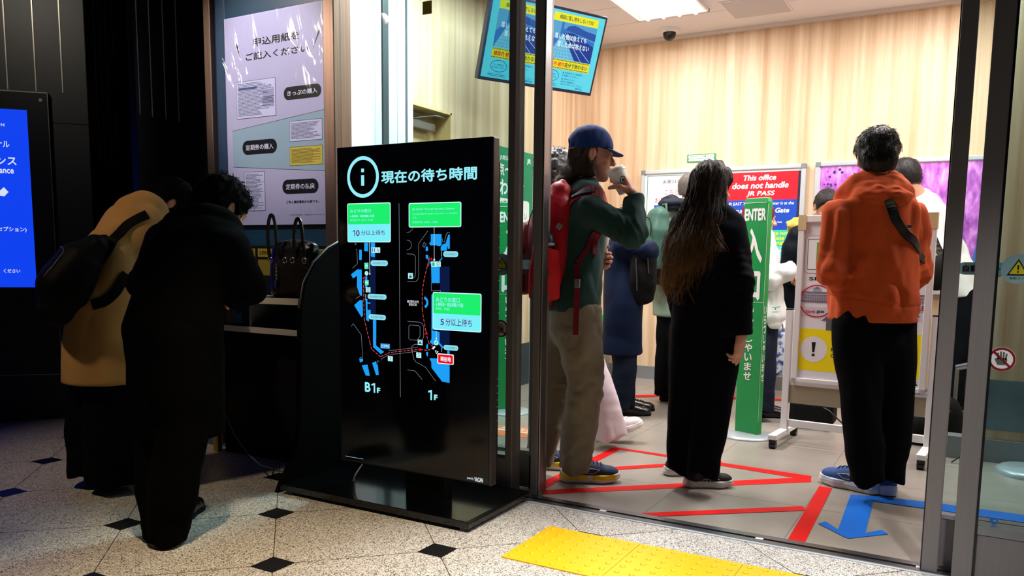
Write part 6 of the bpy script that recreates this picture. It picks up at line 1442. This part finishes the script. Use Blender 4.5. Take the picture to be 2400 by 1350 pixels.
hf = lambda P: scalp(P, .020, .052, -.062, .006, (46, 46, 16))+vnoise(P, (30, 30, 30), 6)*.005*(P[:, 2] > 0)
shorthair(o, HAIR_BLK, hf, (-.15, -.12, -.1), (.12, .12, .18), .0048, 1500, .026, .007, 3, lambda q: (q[2] > .045 or (abs(q[1]) < .055 and q[2] > -.01)) and q[0] < .06, .0013)
sb = thing('shoulder_bag', 'black crossbody strap worn across the back of the orange hoodie', 'bag', tuple(np.array((-0.296, 4.126, 1.281))))
strap([(-0.344, 4, 1.394), (-0.306, 3.987, 1.313), (-0.266, 4.023, 1.247), (-0.235, 4.08, 1.191), (-0.218, 4.152, 1.144), (-0.203, 4.323, 1.064)], .042, BLACK, 'strap', sb, .004, of)
MB().box(-.01, .01, -.004, .004, -.008, .008, STEEL, Matrix.Translation(tuple(snapN(of, np.array([(-0.251, 4.035, 1.273)]), .01)[0][0]))).build('buckle', sb, bevel=.002)

# ---------------------------------------------------------------- walker behind the capped man
J = mk(dict(pel=(-2.18, 4.45, 0.8), neck=(-2.262, 4.528, 1.472), head=(-2.297, 4.554, 1.641), shR=(-2.172, 4.396, 1.405), elR=(-2.137, 4.325, 1.153), wrR=(-2.074, 4.302, 0.977), shL=(-2.341, 4.65, 1.423), elL=(-2.369, 4.68, 1.156), wrL=(-2.307, 4.689, 0.964),
    hpR=(-2.133, 4.379, 0.766), hpL=(-2.222, 4.513, 0.755), knR=(-1.921, 4.318, 0.454), anR=(-1.808, 4.305, 0.14), knL=(-2.222, 4.451, 0.382), anL=(-2.26, 4.425, 0.082)))
q = Person('walker with curly grey hair and pale pink flared trousers half hidden behind the capped man', J, 62, hd=(62, 0))
q.hand('R', -VU*.9+VR*.3, -VF, RELAX); q.hand('L', -VU*.9+VR*.3, VF, RELAX); q.body()
q.garment('jacket', q.top(hem=-.06, g=.02), cloth('dark_grey_coat', (34, 36, 42), .8), .011, keys=('pel', 'neck', 'shL', 'shR', 'elL', 'elR', 'wrL', 'wrR'))
q.trousers(cloth('pale_pink_trousers', (212, 196, 204), .8), hip=.115, kn=.095, an=.10, bot=-.005, res=.009, fo=(.007, (9, 9, 5)))
PW = mat('white_mesh', (236, 230, 228), .6); q.shoe('R', (-1.909, 4.418, 0), 60, .29, PW, WSOLE, lace=WHITE, pitch=-16, dz=.02); q.shoe('L', (-2.359, 4.475, 0), 62, .29, PW, WSOLE, lace=WHITE)
gf = lambda P: scalp(P, .03, .05, -.07, .004)+vnoise(P, (55, 55, 55), 8)*.011
shorthair(q, HAIR_GRY, gf, (-.16, -.13, -.13), (.13, .13, .19), .005, 500, .02, .012, 8, None, .0018, .03)

# ---------------------------------------------------------------- man in the navy coat
J = mk(dict(pel=(-2.114, 5.256, 0.772), neck=(-2.155, 5.339, 1.221), head=(-2.129, 5.37, 1.345), shR=(-2.085, 5.168, 1.2), elR=(-1.93, 5.204, 1.167), wrR=(-2.002, 5.278, 0.99), shL=(-2.266, 5.483, 1.212), elL=(-2.269, 5.533, 1.075), wrL=(-2.118, 5.494, 1.015),
    hpR=(-2.078, 5.201, 0.729), hpL=(-2.146, 5.323, 0.719), knR=(-2.053, 5.167, 0.369), anR=(-2.078, 5.138, 0.084), knL=(-2.107, 5.319, 0.347), anL=(-2.107, 5.305, 0.07)))
q = Person('person in a long navy coat behind the capped man, in black shoes', J, 62, hd=(64, 10))
q.hand('R', -VU*.8+VR*.4, -VF, GRIP); q.hand('L', VR, VU, GRIP); q.body(); q.eyes()
NVC = cloth('navy_coat_cloth', (15, 25, 48), .6, .0)
q.garment('coat', q.top(hem=-.32, g=.025, arm=(.075, .072, .055), cuff=.0, flare=.01, fo=(.010, (7, 7, 4)), collar=.06), NVC, .010, keys=('pel', 'neck', 'shL', 'shR', 'elL', 'elR', 'wrL', 'wrR', 'knL'))
q.trousers(cloth('dark_navy_trousers', (20, 26, 40), .8), hip=.11, kn=.085, an=.075, bot=.01, res=.010)
LE2 = mat('polished_black_leather', (16, 16, 17), .22, bump=(200, .1), spec=.6)
q.shoe('R', (-2.181, 5.267, 0), 62, .29, LE2, BLACKM, 'leather', lace=BLACKM); q.shoe('L', (-2.213, 5.44, 0), 58, .29, LE2, BLACKM, 'leather', lace=BLACKM)
shorthair(q, HAIR_BLK, lambda P: scalp(P, .014), (-.15, -.12, -.1), (.12, .12, .17), .006, 200)
nb = thing('briefcase_bag', 'black zipped bag hanging from the shoulder of the navy coat', 'bag', (-1.939, 5.153, 0.993))
NB_c = np.array((-1.95, 5.196, 1.021)); NBM = frame(62)
blob('bag_body', lambda P: loft(P, [((0, 0, -.17), .08, .045), ((0, 0, -.06), .095, .06), ((0, 0, .12), .09, .055), ((0, 0, .18), .06, .03)], (1, 0, 0), 3.2)+fold(P, .003, (14, 14, 10)), (-.13, -.1, -.24), (.13, .1, .24), .008, BLACKM, nb, (NB_c, NBM))
MB().tube([tuple(NB_c+np.array(a)@NBM) for a in ((-.06, -.062, .1), (-.05, -.064, -.02), (-.045, -.062, -.12))], .004, mat('dark_zip', (60, 62, 68), .4), 6).tube([tuple(NB_c+np.array(a)@NBM) for a in ((.02, -.062, .1), (.03, -.064, 0))], .004, MATS['dark_zip'], 6).build('zip', nb)
MB().ribbon([tuple(NB_c+np.array((0, -.03, .17))@NBM), (-2.015, 5.127, 1.294), (-2.088, 5.119, 1.366)], [tuple(-VF)]*3, .03, .005, BLACKM).build('strap', nb)

# ---------------------------------------------------------------- man in the green jacket with green backpack
J = mk(dict(pel=(-1.992, 6.057, 0.813), neck=(-1.975, 6.193, 1.507), head=(-1.957, 6.247, 1.662), shR=(-1.842, 6.104, 1.408), elR=(-1.787, 6.043, 1.147), wrR=(-1.797, 6.126, 0.95), shL=(-2.139, 6.23, 1.434), elL=(-2.154, 6.241, 1.145), wrL=(-2.1, 6.421, 0.972),
    hpR=(-1.929, 6.028, 0.767), hpL=(-2.043, 6.079, 0.76), knR=(-1.932, 5.976, 0.388), anR=(-1.911, 5.946, 0.075), knL=(-2.052, 6.045, 0.373), anL=(-2.051, 6.014, 0.052)))
q = Person('man in a pale green jacket with dark hood, behind the long-haired woman', J, 20, hd=(30, 5))
q.hand('R', -VU, VR, RELAX); q.hand('L', -VU*.5+VF, -VR, RELAX); q.body()
GRJ = cloth('sage_green_jacket', (128, 150, 138), .7, .05)
q.garment('jacket', q.top(hem=-.16, g=.03, arm=(.08, .072, .055), fo=(.010, (7, 7, 5))), GRJ, .011, keys=('pel', 'neck', 'shL', 'shR', 'elL', 'elR', 'wrL', 'wrR'))
HDC = np.array((-2.04, 6.07, 1.546))
blob('hood', lambda P: smin([ell(P, HDC, (.13, .09, .055)), ell(P, HDC+[-.03, 0, .03], (.07, .06, .045))], .02)+fold(P, .010, (12, 12, 18)), HDC-.22, HDC+.22, .009, cloth('dark_hood', (28, 32, 46), .7), q.t)
q.trousers(BLKW, hip=.11, kn=.09, an=.085, bot=.0, res=.011); q.shoe('R', (-1.97, 6.07, 0), 30, .28, BLKU, BLACKM); q.shoe('L', (-2.055, 5.991, 0), 10, .28, BLKU, BLACKM)
shorthair(q, hairmat('greying_hair', (92, 84, 80), .3, .5), lambda P: scalp(P, .010, .045, -.04, .001), (-.15, -.12, -.1), (.12, .12, .17), .006, 300, .014, .002, 4, None, .0012)
gp = thing('backpack', 'dark green backpack on the man in the pale green jacket', 'backpack', (-2.083, 5.855, 0.98))
GBC = np.array((-2.106, 5.897, 1.224)); GBM = frame(48)
GBK = cloth('dark_green_nylon', (58, 92, 82), .5, .05)
blob('main_compartment', lambda P: loft(P, [((0, 0, -.26), .12, .07), ((-.01, 0, -.15), .15, .10), ((-.01, 0, .10), .15, .10), ((.0, 0, .22), .12, .07), ((.01, 0, .27), .07, .03)], (0, 1, 0), 2.8)+fold(P, .004, (12, 12, 10)), (-.2, -.2, -.3), (.15, .2, .33), .009, [GBK, BLACKM], gp, (GBC, GBM), pick=lambda C: (C[:, 2] < -.18).astype(int))
MB().tube([tuple(GBC+np.array((-.11+.02*abs(math.sin(t)), .13*math.cos(t), .06+.15*math.sin(t)))@GBM) for t in np.linspace(0, math.pi, 14)], .004, BLACKM, 6).build('zip', gp)
MB().tube([tuple(GBC+np.array(a)@GBM) for a in ((.05, .04, .26), (.05, .03, .31), (.05, -.03, .31), (.05, -.04, .26))], .01, GBK, 8).build('grab_handle', gp)
MB().box(-.02, .02, -.006, .006, -.02, .02, mat('blue_tag', (30, 90, 190), .4), Matrix.Translation(tuple(GBC+np.array((0, .03, .285))@GBM))).build('tag', gp)

# ---------------------------------------------------------------- woman in the dark red headscarf
J = mk(dict(pel=(-1.278, 5.721, 0.746), neck=(-1.333, 5.805, 1.263), head=(-1.323, 5.831, 1.414), shR=(-1.249, 5.656, 1.178), elR=(-1.185, 5.53, 1.005), wrR=(-1.037, 5.643, 1.058), shL=(-1.404, 5.94, 1.187), elL=(-1.319, 6.037, 0.869), wrL=(-1.152, 5.977, 0.583),
    hpR=(-1.246, 5.664, 0.706), hpL=(-1.309, 5.789, 0.695), knR=(-1.219, 5.636, 0.381), anR=(-1.209, 5.627, 0.097), knL=(-1.265, 5.769, 0.362), anL=(-1.257, 5.76, 0.086)))
q = Person('woman in a dark red headscarf and white jacket behind the ENTER post', J, 62, hd=(62, 8))
q.hand('R', VR, VU, GRIP); q.hand('L', -VU*.9+VR*.2, VR*.3+VF, RELAX); q.body(); q.eyes()
WJK = cloth('white_puffer', (222, 222, 226), .6, .05)
q.garment('jacket', q.top(hem=-.03, g=.035, arm=(.085, .085, .06), fo=(.014, (9, 9, 12))), WJK, .010, keys=('pel', 'neck', 'shL', 'shR', 'elL', 'elR', 'wrL', 'wrR'))
FHC = np.array((-1.457, 5.739, 1.291)); 
blob('fur_hood', lambda P: smin([ell(P, FHC, (.09, .09, .13)), ell(P, FHC+VR*.1, (.1, .1, .07))], .03)+vnoise(P, (38, 38, 38), 2)*.016, FHC-.28, FHC+.28, .009, cloth('white_fur', (232, 232, 236), .9), q.t)
RDS = cloth('dark_red_scarf', (112, 16, 40), .6, .05)
def scarf(P):
    L_ = (P-q.hc.astype(np.float32))@q.H.T.astype(np.float32)
    d = smin([ell(L_, (-.018, 0, .025), (.118, .098, .115)), ell(L_, (-.05, 0, -.09), (.095, .10, .10)), cap(L_, (-.03, -.02, -.1), (.06, -.03, -.30), .085, .02)], .03)
    d = smax(d, -ell(L_, (.118, 0, -.012), (.075, .062, .095)), .01)
    return d+fold(P, .004, (14, 14, 10))
q.garment('headscarf', scarf, RDS, .007, lo=q.hc-[.25, .25, .4], hi=q.hc+[.25, .25, .2])
q.trousers(cloth('dark_navy_skirt_trousers', (22, 28, 48), .8), hip=.115, kn=.1, an=.085, bot=.02, res=.011); q.shoe('R', (-1.257, 5.755, 0), 60, .24, LE2, BLACKM, 'leather'); q.shoe('L', (-1.303, 5.876, 0), 60, .24, LE2, BLACKM, 'leather')
sb_ = thing('shopping_bag', 'white plastic carrier bag hanging right of the ENTER post', 'bag', (-1.133, 5.598, 0.686)); SBC = np.array((-1.145, 5.609, 0.825))
blob('bag_body', lambda P: loft(P, [(SBC+[0, 0, .17], .03, .02), (SBC+[0, 0, .04], .065, .05), (SBC-[0, 0, .08], .085, .065), (SBC-[0, 0, .13], .06, .05)], (.87, .49, 0))+fold(P, .010, (18, 18, 5)), SBC-.25, SBC+.28, .008, mat('white_plastic_bag', (238, 240, 240), .35), sb_)
f = Face(SBC-VF*.071-np.array(VR)*.02-np.array([0, 0, .06]), tuple(VR), (0, 0, 1)); f.circ((0, .02), .006, (40, 140, 130), 1); f.line([(-.02, .03), (.03, .035)], .004, (40, 140, 130), 1); f.line([(-.02, .0), (.02, .0)], .004, (40, 140, 130), 1); f.build('printed_mark', sb_)
fb = thing('floral_bag', 'small blue and white floral bag below the white carrier bag', 'bag', (-1.119, 5.73, 0.318)); FBC = np.array((-1.135, 5.741, 0.466))
FLO = mat('blue_floral_cloth', (206, 216, 232), .7); nt, b = nodes(FLO); tc = nt.nodes.new('ShaderNodeTexCoord'); n1 = nt.nodes.new('ShaderNodeTexNoise'); n1.inputs['Scale'].default_value = 28; n1.inputs['Detail'].default_value = 4
cr = nt.nodes.new('ShaderNodeValToRGB'); e = cr.color_ramp.elements; e[0].position = .42; e[0].color = lin((44, 78, 150))+(1,); e[1].position = .56; e[1].color = lin((214, 222, 236))+(1,)
nt.links.new(tc.outputs['Object'], n1.inputs['Vector']); nt.links.new(n1.outputs['Fac'], cr.inputs[0]); nt.links.new(cr.outputs[0], b.inputs['Base Color'])
blob('bag_body', lambda P: loft(P, [(FBC+[0, 0, .14], .06, .03), (FBC, .075, .045), (FBC-[0, 0, .12], .06, .04)], (.87, .49, 0), 2.6)+fold(P, .005, (14, 14, 9)), FBC-.22, FBC+.24, .009, FLO, fb)
MB().tube([tuple(FBC+np.array([0, 0, .13])+np.array(VR)*.03*math.cos(t)+np.array([0, 0, .1])*math.sin(t)) for t in np.linspace(0, math.pi, 9)], .005, FLO, 6).build('handle', fb)

# ---------------------------------------------------------------- man with the yellow hood, bending behind the sign
J = mk(dict(pel=(-1.165, 6.506, 0.709), neck=(-1.088, 6.459, 1.336), head=(-0.973, 6.409, 1.517), shR=(-1.191, 6.53, 1.256), elR=(-1.204, 6.353, 1.026), wrR=(-1.165, 6.094, 0.998), shL=(-0.973, 6.393, 1.222), elL=(-0.887, 6.297, 1.001), wrL=(-1.007, 6.114, 1.001),
    hpR=(-1.195, 6.54, 0.655), hpL=(-1.112, 6.472, 0.663), knR=(-1.166, 6.511, 0.321), anR=(-1.148, 6.486, 0.053), knL=(-1.078, 6.447, 0.334), anL=(-1.06, 6.422, 0.071)))
q = Person('man with short black hair in a black jacket with a yellow hood, looking down', J, 130, SKIN_T, hd=(150, 34))
q.hand('R', -VF*.8+VR*.3, VU, GRIP); q.hand('L', -VR, VU, GRIP); q.body(); q.eyes()
q.garment('jacket', q.top(hem=-.12, g=.035, arm=(.085, .075, .058), fo=(.010, (8, 8, 6))), cloth('black_puffer', (14, 18, 26), .55), .011, keys=('pel', 'neck', 'shL', 'shR', 'elL', 'elR', 'wrL', 'wrR'))
YHC = np.array((-1.13, 6.467, 1.391))
blob('hood_lining', lambda P: smin([ell(P, YHC, (.10, .10, .065)), cap(P, YHC-np.array(VR)*.08, YHC+np.array(VR)*.08+[0, 0, .02], .055)], .02)+vnoise(P, (34, 34, 34), 3)*.013, YHC-.22, YHC+.22, .009, cloth('yellow_fleece', (196, 168, 84), .9), q.t)
blob('collar', lambda P: ell(P, np.array((-1.03, 6.401, 1.349)), (.085, .085, .06))+fold(P, .005, (12, 12, 12)), np.array((-1.03, 6.401, 1.349))-.16, np.array((-1.03, 6.401, 1.349))+.16, .01, BLACKM, q.t)
q.trousers(BLKW, hip=.11, kn=.09, an=.085, bot=.0, res=.012); q.shoe('R', (-1.161, 6.535, 0), 140, .27, BLKU, BLACKM); q.shoe('L', (-1.069, 6.528, 0), 130, .27, BLKU, BLACKM)
shorthair(q, HAIR_BLK, lambda P: scalp(P, .010, .035, -.045, .001), (-.15, -.12, -.1), (.12, .12, .17), .006, 400, .014, .003, 5, None, .0012)
ph_ = thing('smartphone', 'dark phone held by the man in the black jacket', 'phone', (-1.18, 6.026, 1.066)); MB().box(-.075, .075, -.005, .005, -.036, .036, BLACK, Matrix.Translation((-1.18, 6.026, 1.066)) @ Matrix(((VR[0], VF[0], VU[0], 0), (VR[1], VF[1], VU[1], 0), (VR[2], VF[2], VU[2], 0), (0, 0, 0, 1))) @ Matrix.Rotation(-.3, 4, 'Y')).build('phone_body', ph_, bevel=.004)

# ---------------------------------------------------------------- man in white shirt and black waistcoat bending at the right
J = mk(dict(pel=(-0.02, 6.595, 0.894), neck=(-0.333, 6.544, 1.564), head=(-0.463, 6.468, 1.72), shR=(-0.292, 6.811, 1.493), elR=(-0.286, 6.829, 1.168), wrR=(-0.457, 6.658, 1.038), shL=(-0.277, 6.375, 1.448), elL=(-0.182, 6.304, 1.12), wrL=(-0.311, 6.205, 0.927),
    hpR=(-0.018, 6.707, 0.859), hpL=(-0.007, 6.518, 0.867), knR=(0.047, 6.759, 0.544), anR=(0.033, 6.749, 0.097), knL=(-0.052, 6.368, 0.45), anL=(-0.092, 6.269, 0.05)))
q = Person('man in white shirt and black trousers leaning left behind the sign and door post', J, -75, hd=(-72, 22))
q.hand('R', -VR, VU, GRIP); q.hand('L', -VR-VU*.4, VU, GRIP); q.body()
WSH = cloth('white_shirt', (232, 232, 234), .8)
q.garment('shirt', q.top(hem=-.02, g=.02, arm=(.078, .07, .055), fo=(.010, (7, 7, 6))), WSH, .010, keys=('pel', 'neck', 'shL', 'shR', 'elL', 'elR', 'wrL', 'wrR'))
jt = q.top(hem=-.02, g=.02, arm=(.078, .07, .055), fo=(.010, (7, 7, 6)))
xb = thing('crossbody_bag', 'black crossbody bag and strap worn over the white shirt', 'bag', (-0.166, 6.253, 1.106))
strap([(-0.338, 6.201, 1.439), (-0.226, 6.181, 1.25), (-0.086, 6.29, 1.048)], .05, BLACK, 'strap', xb, .006, jt)
XC = np.array((-0.195, 6.136, 1.048)); blob('bag_body', lambda P: ell(P, XC, (.11, .07, .12)), XC-.2, XC+.2, .01, BLACKM, xb)
q.trousers(BLKW, hip=.12, kn=.1, an=.085, bot=.0, res=.011); q.shoe('R', (0.061, 6.926, 0), -75, .28, LE2, BLACKM, 'leather'); q.shoe('L', (-0.065, 6.14, 0), -75, .28, LE2, BLACKM, 'leather')
shorthair(q, HAIR_BLK, lambda P: scalp(P, .016, .05, -.075, .002), (-.15, -.12, -.12), (.12, .12, .17), .006, 300, .02, .004, 6, None, .0013)

# ---------------------------------------------------------------- person in the camel coat, bent over the counter
J = mk(dict(pel=(-3.518, 2.289, 0.858), mid=(-3.568, 2.385, 1.096), neck=(-3.612, 2.599, 1.33), head=(-3.607, 2.744, 1.356), shR=(-3.501, 2.496, 1.22), elR=(-3.406, 2.581, 1.016), wrR=(-3.425, 2.728, 0.907), shL=(-3.779, 2.659, 1.271), elL=(-3.672, 2.786, 1.076), wrL=(-3.564, 2.826, 0.922),
    hpR=(-3.454, 2.274, 0.822), hpL=(-3.609, 2.324, 0.812), knR=(-3.43, 2.26, 0.448), anR=(-3.42, 2.243, 0.098), knL=(-3.613, 2.294, 0.425), anL=(-3.609, 2.275, 0.095)))
q = Person('person in a camel coat with black backpack bending over the writing counter', J, 22, hd=(25, 48))
q.hand('R', VR*.6+VF*.7, VU, GRIP); q.hand('L', VR*.6+VF*.7, VU, GRIP); q.body()
CAM = cloth('camel_wool', (176, 132, 78), .85, .1)
cf0 = q.top(hem=-.34, g=.03, arm=(.082, .075, .058), flare=.055, fo=(.014, (6, 6, 2.6)), collar=.06)
cf = lambda P: smax(smin([cf0(P), ell(P, q.J['neck'].astype(np.float32)+np.array([0, 0, .0], np.float32)-q.fwd.astype(np.float32)*.02, (.10, .10, .06))], .02), -cap(P, q.J['pel']-q.fwd*.2-[0, 0, .16], q.J['pel']-q.fwd*.22-[0, 0, .6], .012, .035), .01)
q.garment('coat', cf, CAM, .010, keys=('pel', 'neck', 'shL', 'shR', 'elL', 'elR', 'wrL', 'wrR', 'knL', 'knR'), pad=.2)
q.trousers(BLKW, hip=.13, kn=.125, an=.12, bot=.0, res=.012); q.shoe('R', (-3.52, 2.29, 0), 20, .25, LE2, BLACKM, 'flat'); q.shoe('L', (-3.719, 2.323, 0), 20, .25, LE2, BLACKM, 'flat')
bf = lambda P: smin([scalp(P, .018, .05, -.07, .004), ell(P, (-.06, 0, -.03), (.07, .085, .09))], .02)
HAIR_DIM = mat('matte_black_hair', (7, 6, 7), .7, spec=.06)
shorthair(q, HAIR_DIM, lambda P: bf(P)+vnoise(P, (50, 50, 12), 2)*.004, (-.18, -.13, -.16), (.13, .13, .18), .006, 700, .05, .004, 7, None, .0012)
kp = thing('backpack', 'black backpack on the back of the camel coat', 'backpack', (-3.508, 2.152, 0.827)); KC = np.array((-3.459, 2.156, 1))
KM = frame(22); tilt = R(26); KM = np.array([KM[0]*math.cos(tilt)-KM[2]*math.sin(tilt), KM[1], KM[2]*math.cos(tilt)+KM[0]*math.sin(tilt)])
BKP = cloth('black_nylon', (12, 12, 14), .6, .05, (300, .3))
kf = lambda P: loft(P, [((-.03, 0, -.17), .12, .075), ((-.04, 0, -.07), .14, .11), ((-.03, 0, .06), .13, .09), ((.0, 0, .16), .09, .05), ((.02, 0, .20), .05, .025)], (0, 1, 0), 2.6)+fold(P, .006, (9, 9, 7))
blob('main_compartment', kf, (-.26, -.22, -.33), (.14, .22, .3), .008, BKP, kp, (KC, KM))
P0, _ = snapN(kf, np.array([(-.3, .14*math.cos(t), -.02+.16*math.sin(t)) for t in np.linspace(-.2, math.pi+.2, 24)]), .002, 10)
zt = MB().tube([tuple(KC+x@KM) for x in P0], .003, mat('dark_zip', (60, 62, 68), .4), 6).build('zip', kp)
for pts in ([(-3.416, 2.473, 1.289), (-3.42, 2.375, 1.264), (-3.406, 2.282, 1.202), (-3.401, 2.23, 1.134), (-3.412, 2.195, 1.096)], [(-3.33, 2.301, 1.02), (-3.311, 2.232, 0.946), (-3.334, 2.19, 0.899), (-3.387, 2.158, 0.879)]): strap(pts, .045, BKP, 'shoulder_strap', kp, .006, cf)

# ---------------------------------------------------------------- person in black leaning on the counter
J = mk(dict(pel=(-2.681, 2.038, 0.821), mid=(-2.739, 2.123, 1.017), neck=(-2.823, 2.313, 1.236), head=(-2.843, 2.426, 1.301), shR=(-2.616, 2.254, 1.129), elR=(-2.541, 2.276, 0.981), wrR=(-2.732, 2.37, 0.934), shL=(-3.037, 2.275, 1.155), elL=(-3.053, 2.197, 0.982), wrL=(-3.043, 2.366, 0.912),
    hpR=(-2.6, 2.031, 0.777), hpL=(-2.778, 2.045, 0.765), knR=(-2.589, 1.993, 0.451), anR=(-2.61, 1.938, 0.118), knL=(-2.759, 2.01, 0.429), anL=(-2.715, 1.969, 0.108)))
q = Person('person in a long black coat and wide trousers leaning on the counter to write', J, -14, hd=(8, 30))
q.hand('R', -VR*.75+VF*.6, VU*.9+VR*.2, ((45, 50, 30), (50, 54, 30), (54, 56, 30), (58, 58, 30))); q.hand('L', VR*.5+VF*.8, VU, RELAX); q.body()
BCO = cloth('black_coat', (4, 4, 6), .95)
q.garment('coat', q.top(hem=-.42, g=.03, arm=(.088, .08, .06), flare=-.015, fo=(.012, (6, 6, 3)), collar=.06), BCO, .009, keys=('pel', 'neck', 'shL', 'shR', 'elL', 'elR', 'wrL', 'wrR', 'knL', 'knR'), pad=.2)
q.trousers(cloth('black_coat', (4, 4, 6)), hip=.14, kn=.105, an=.076, bot=-.045, res=.010)
q.shoe('R', (-2.772, 2.097, 0), -33, .27, LE2, BLACKM, 'flat'); q.shoe('L', (-2.834, 2.046, 0), -25, .25, LE2, BLACKM, 'flat')
shorthair(q, HAIR_DIM, lambda P: scalp(P, .022, .055, -.07, .004)+vnoise(P, (40, 40, 40), 2)*.006, (-.16, -.13, -.13), (.13, .13, .19), .005, 900, .028, .010, 9, None, .0013, .02)
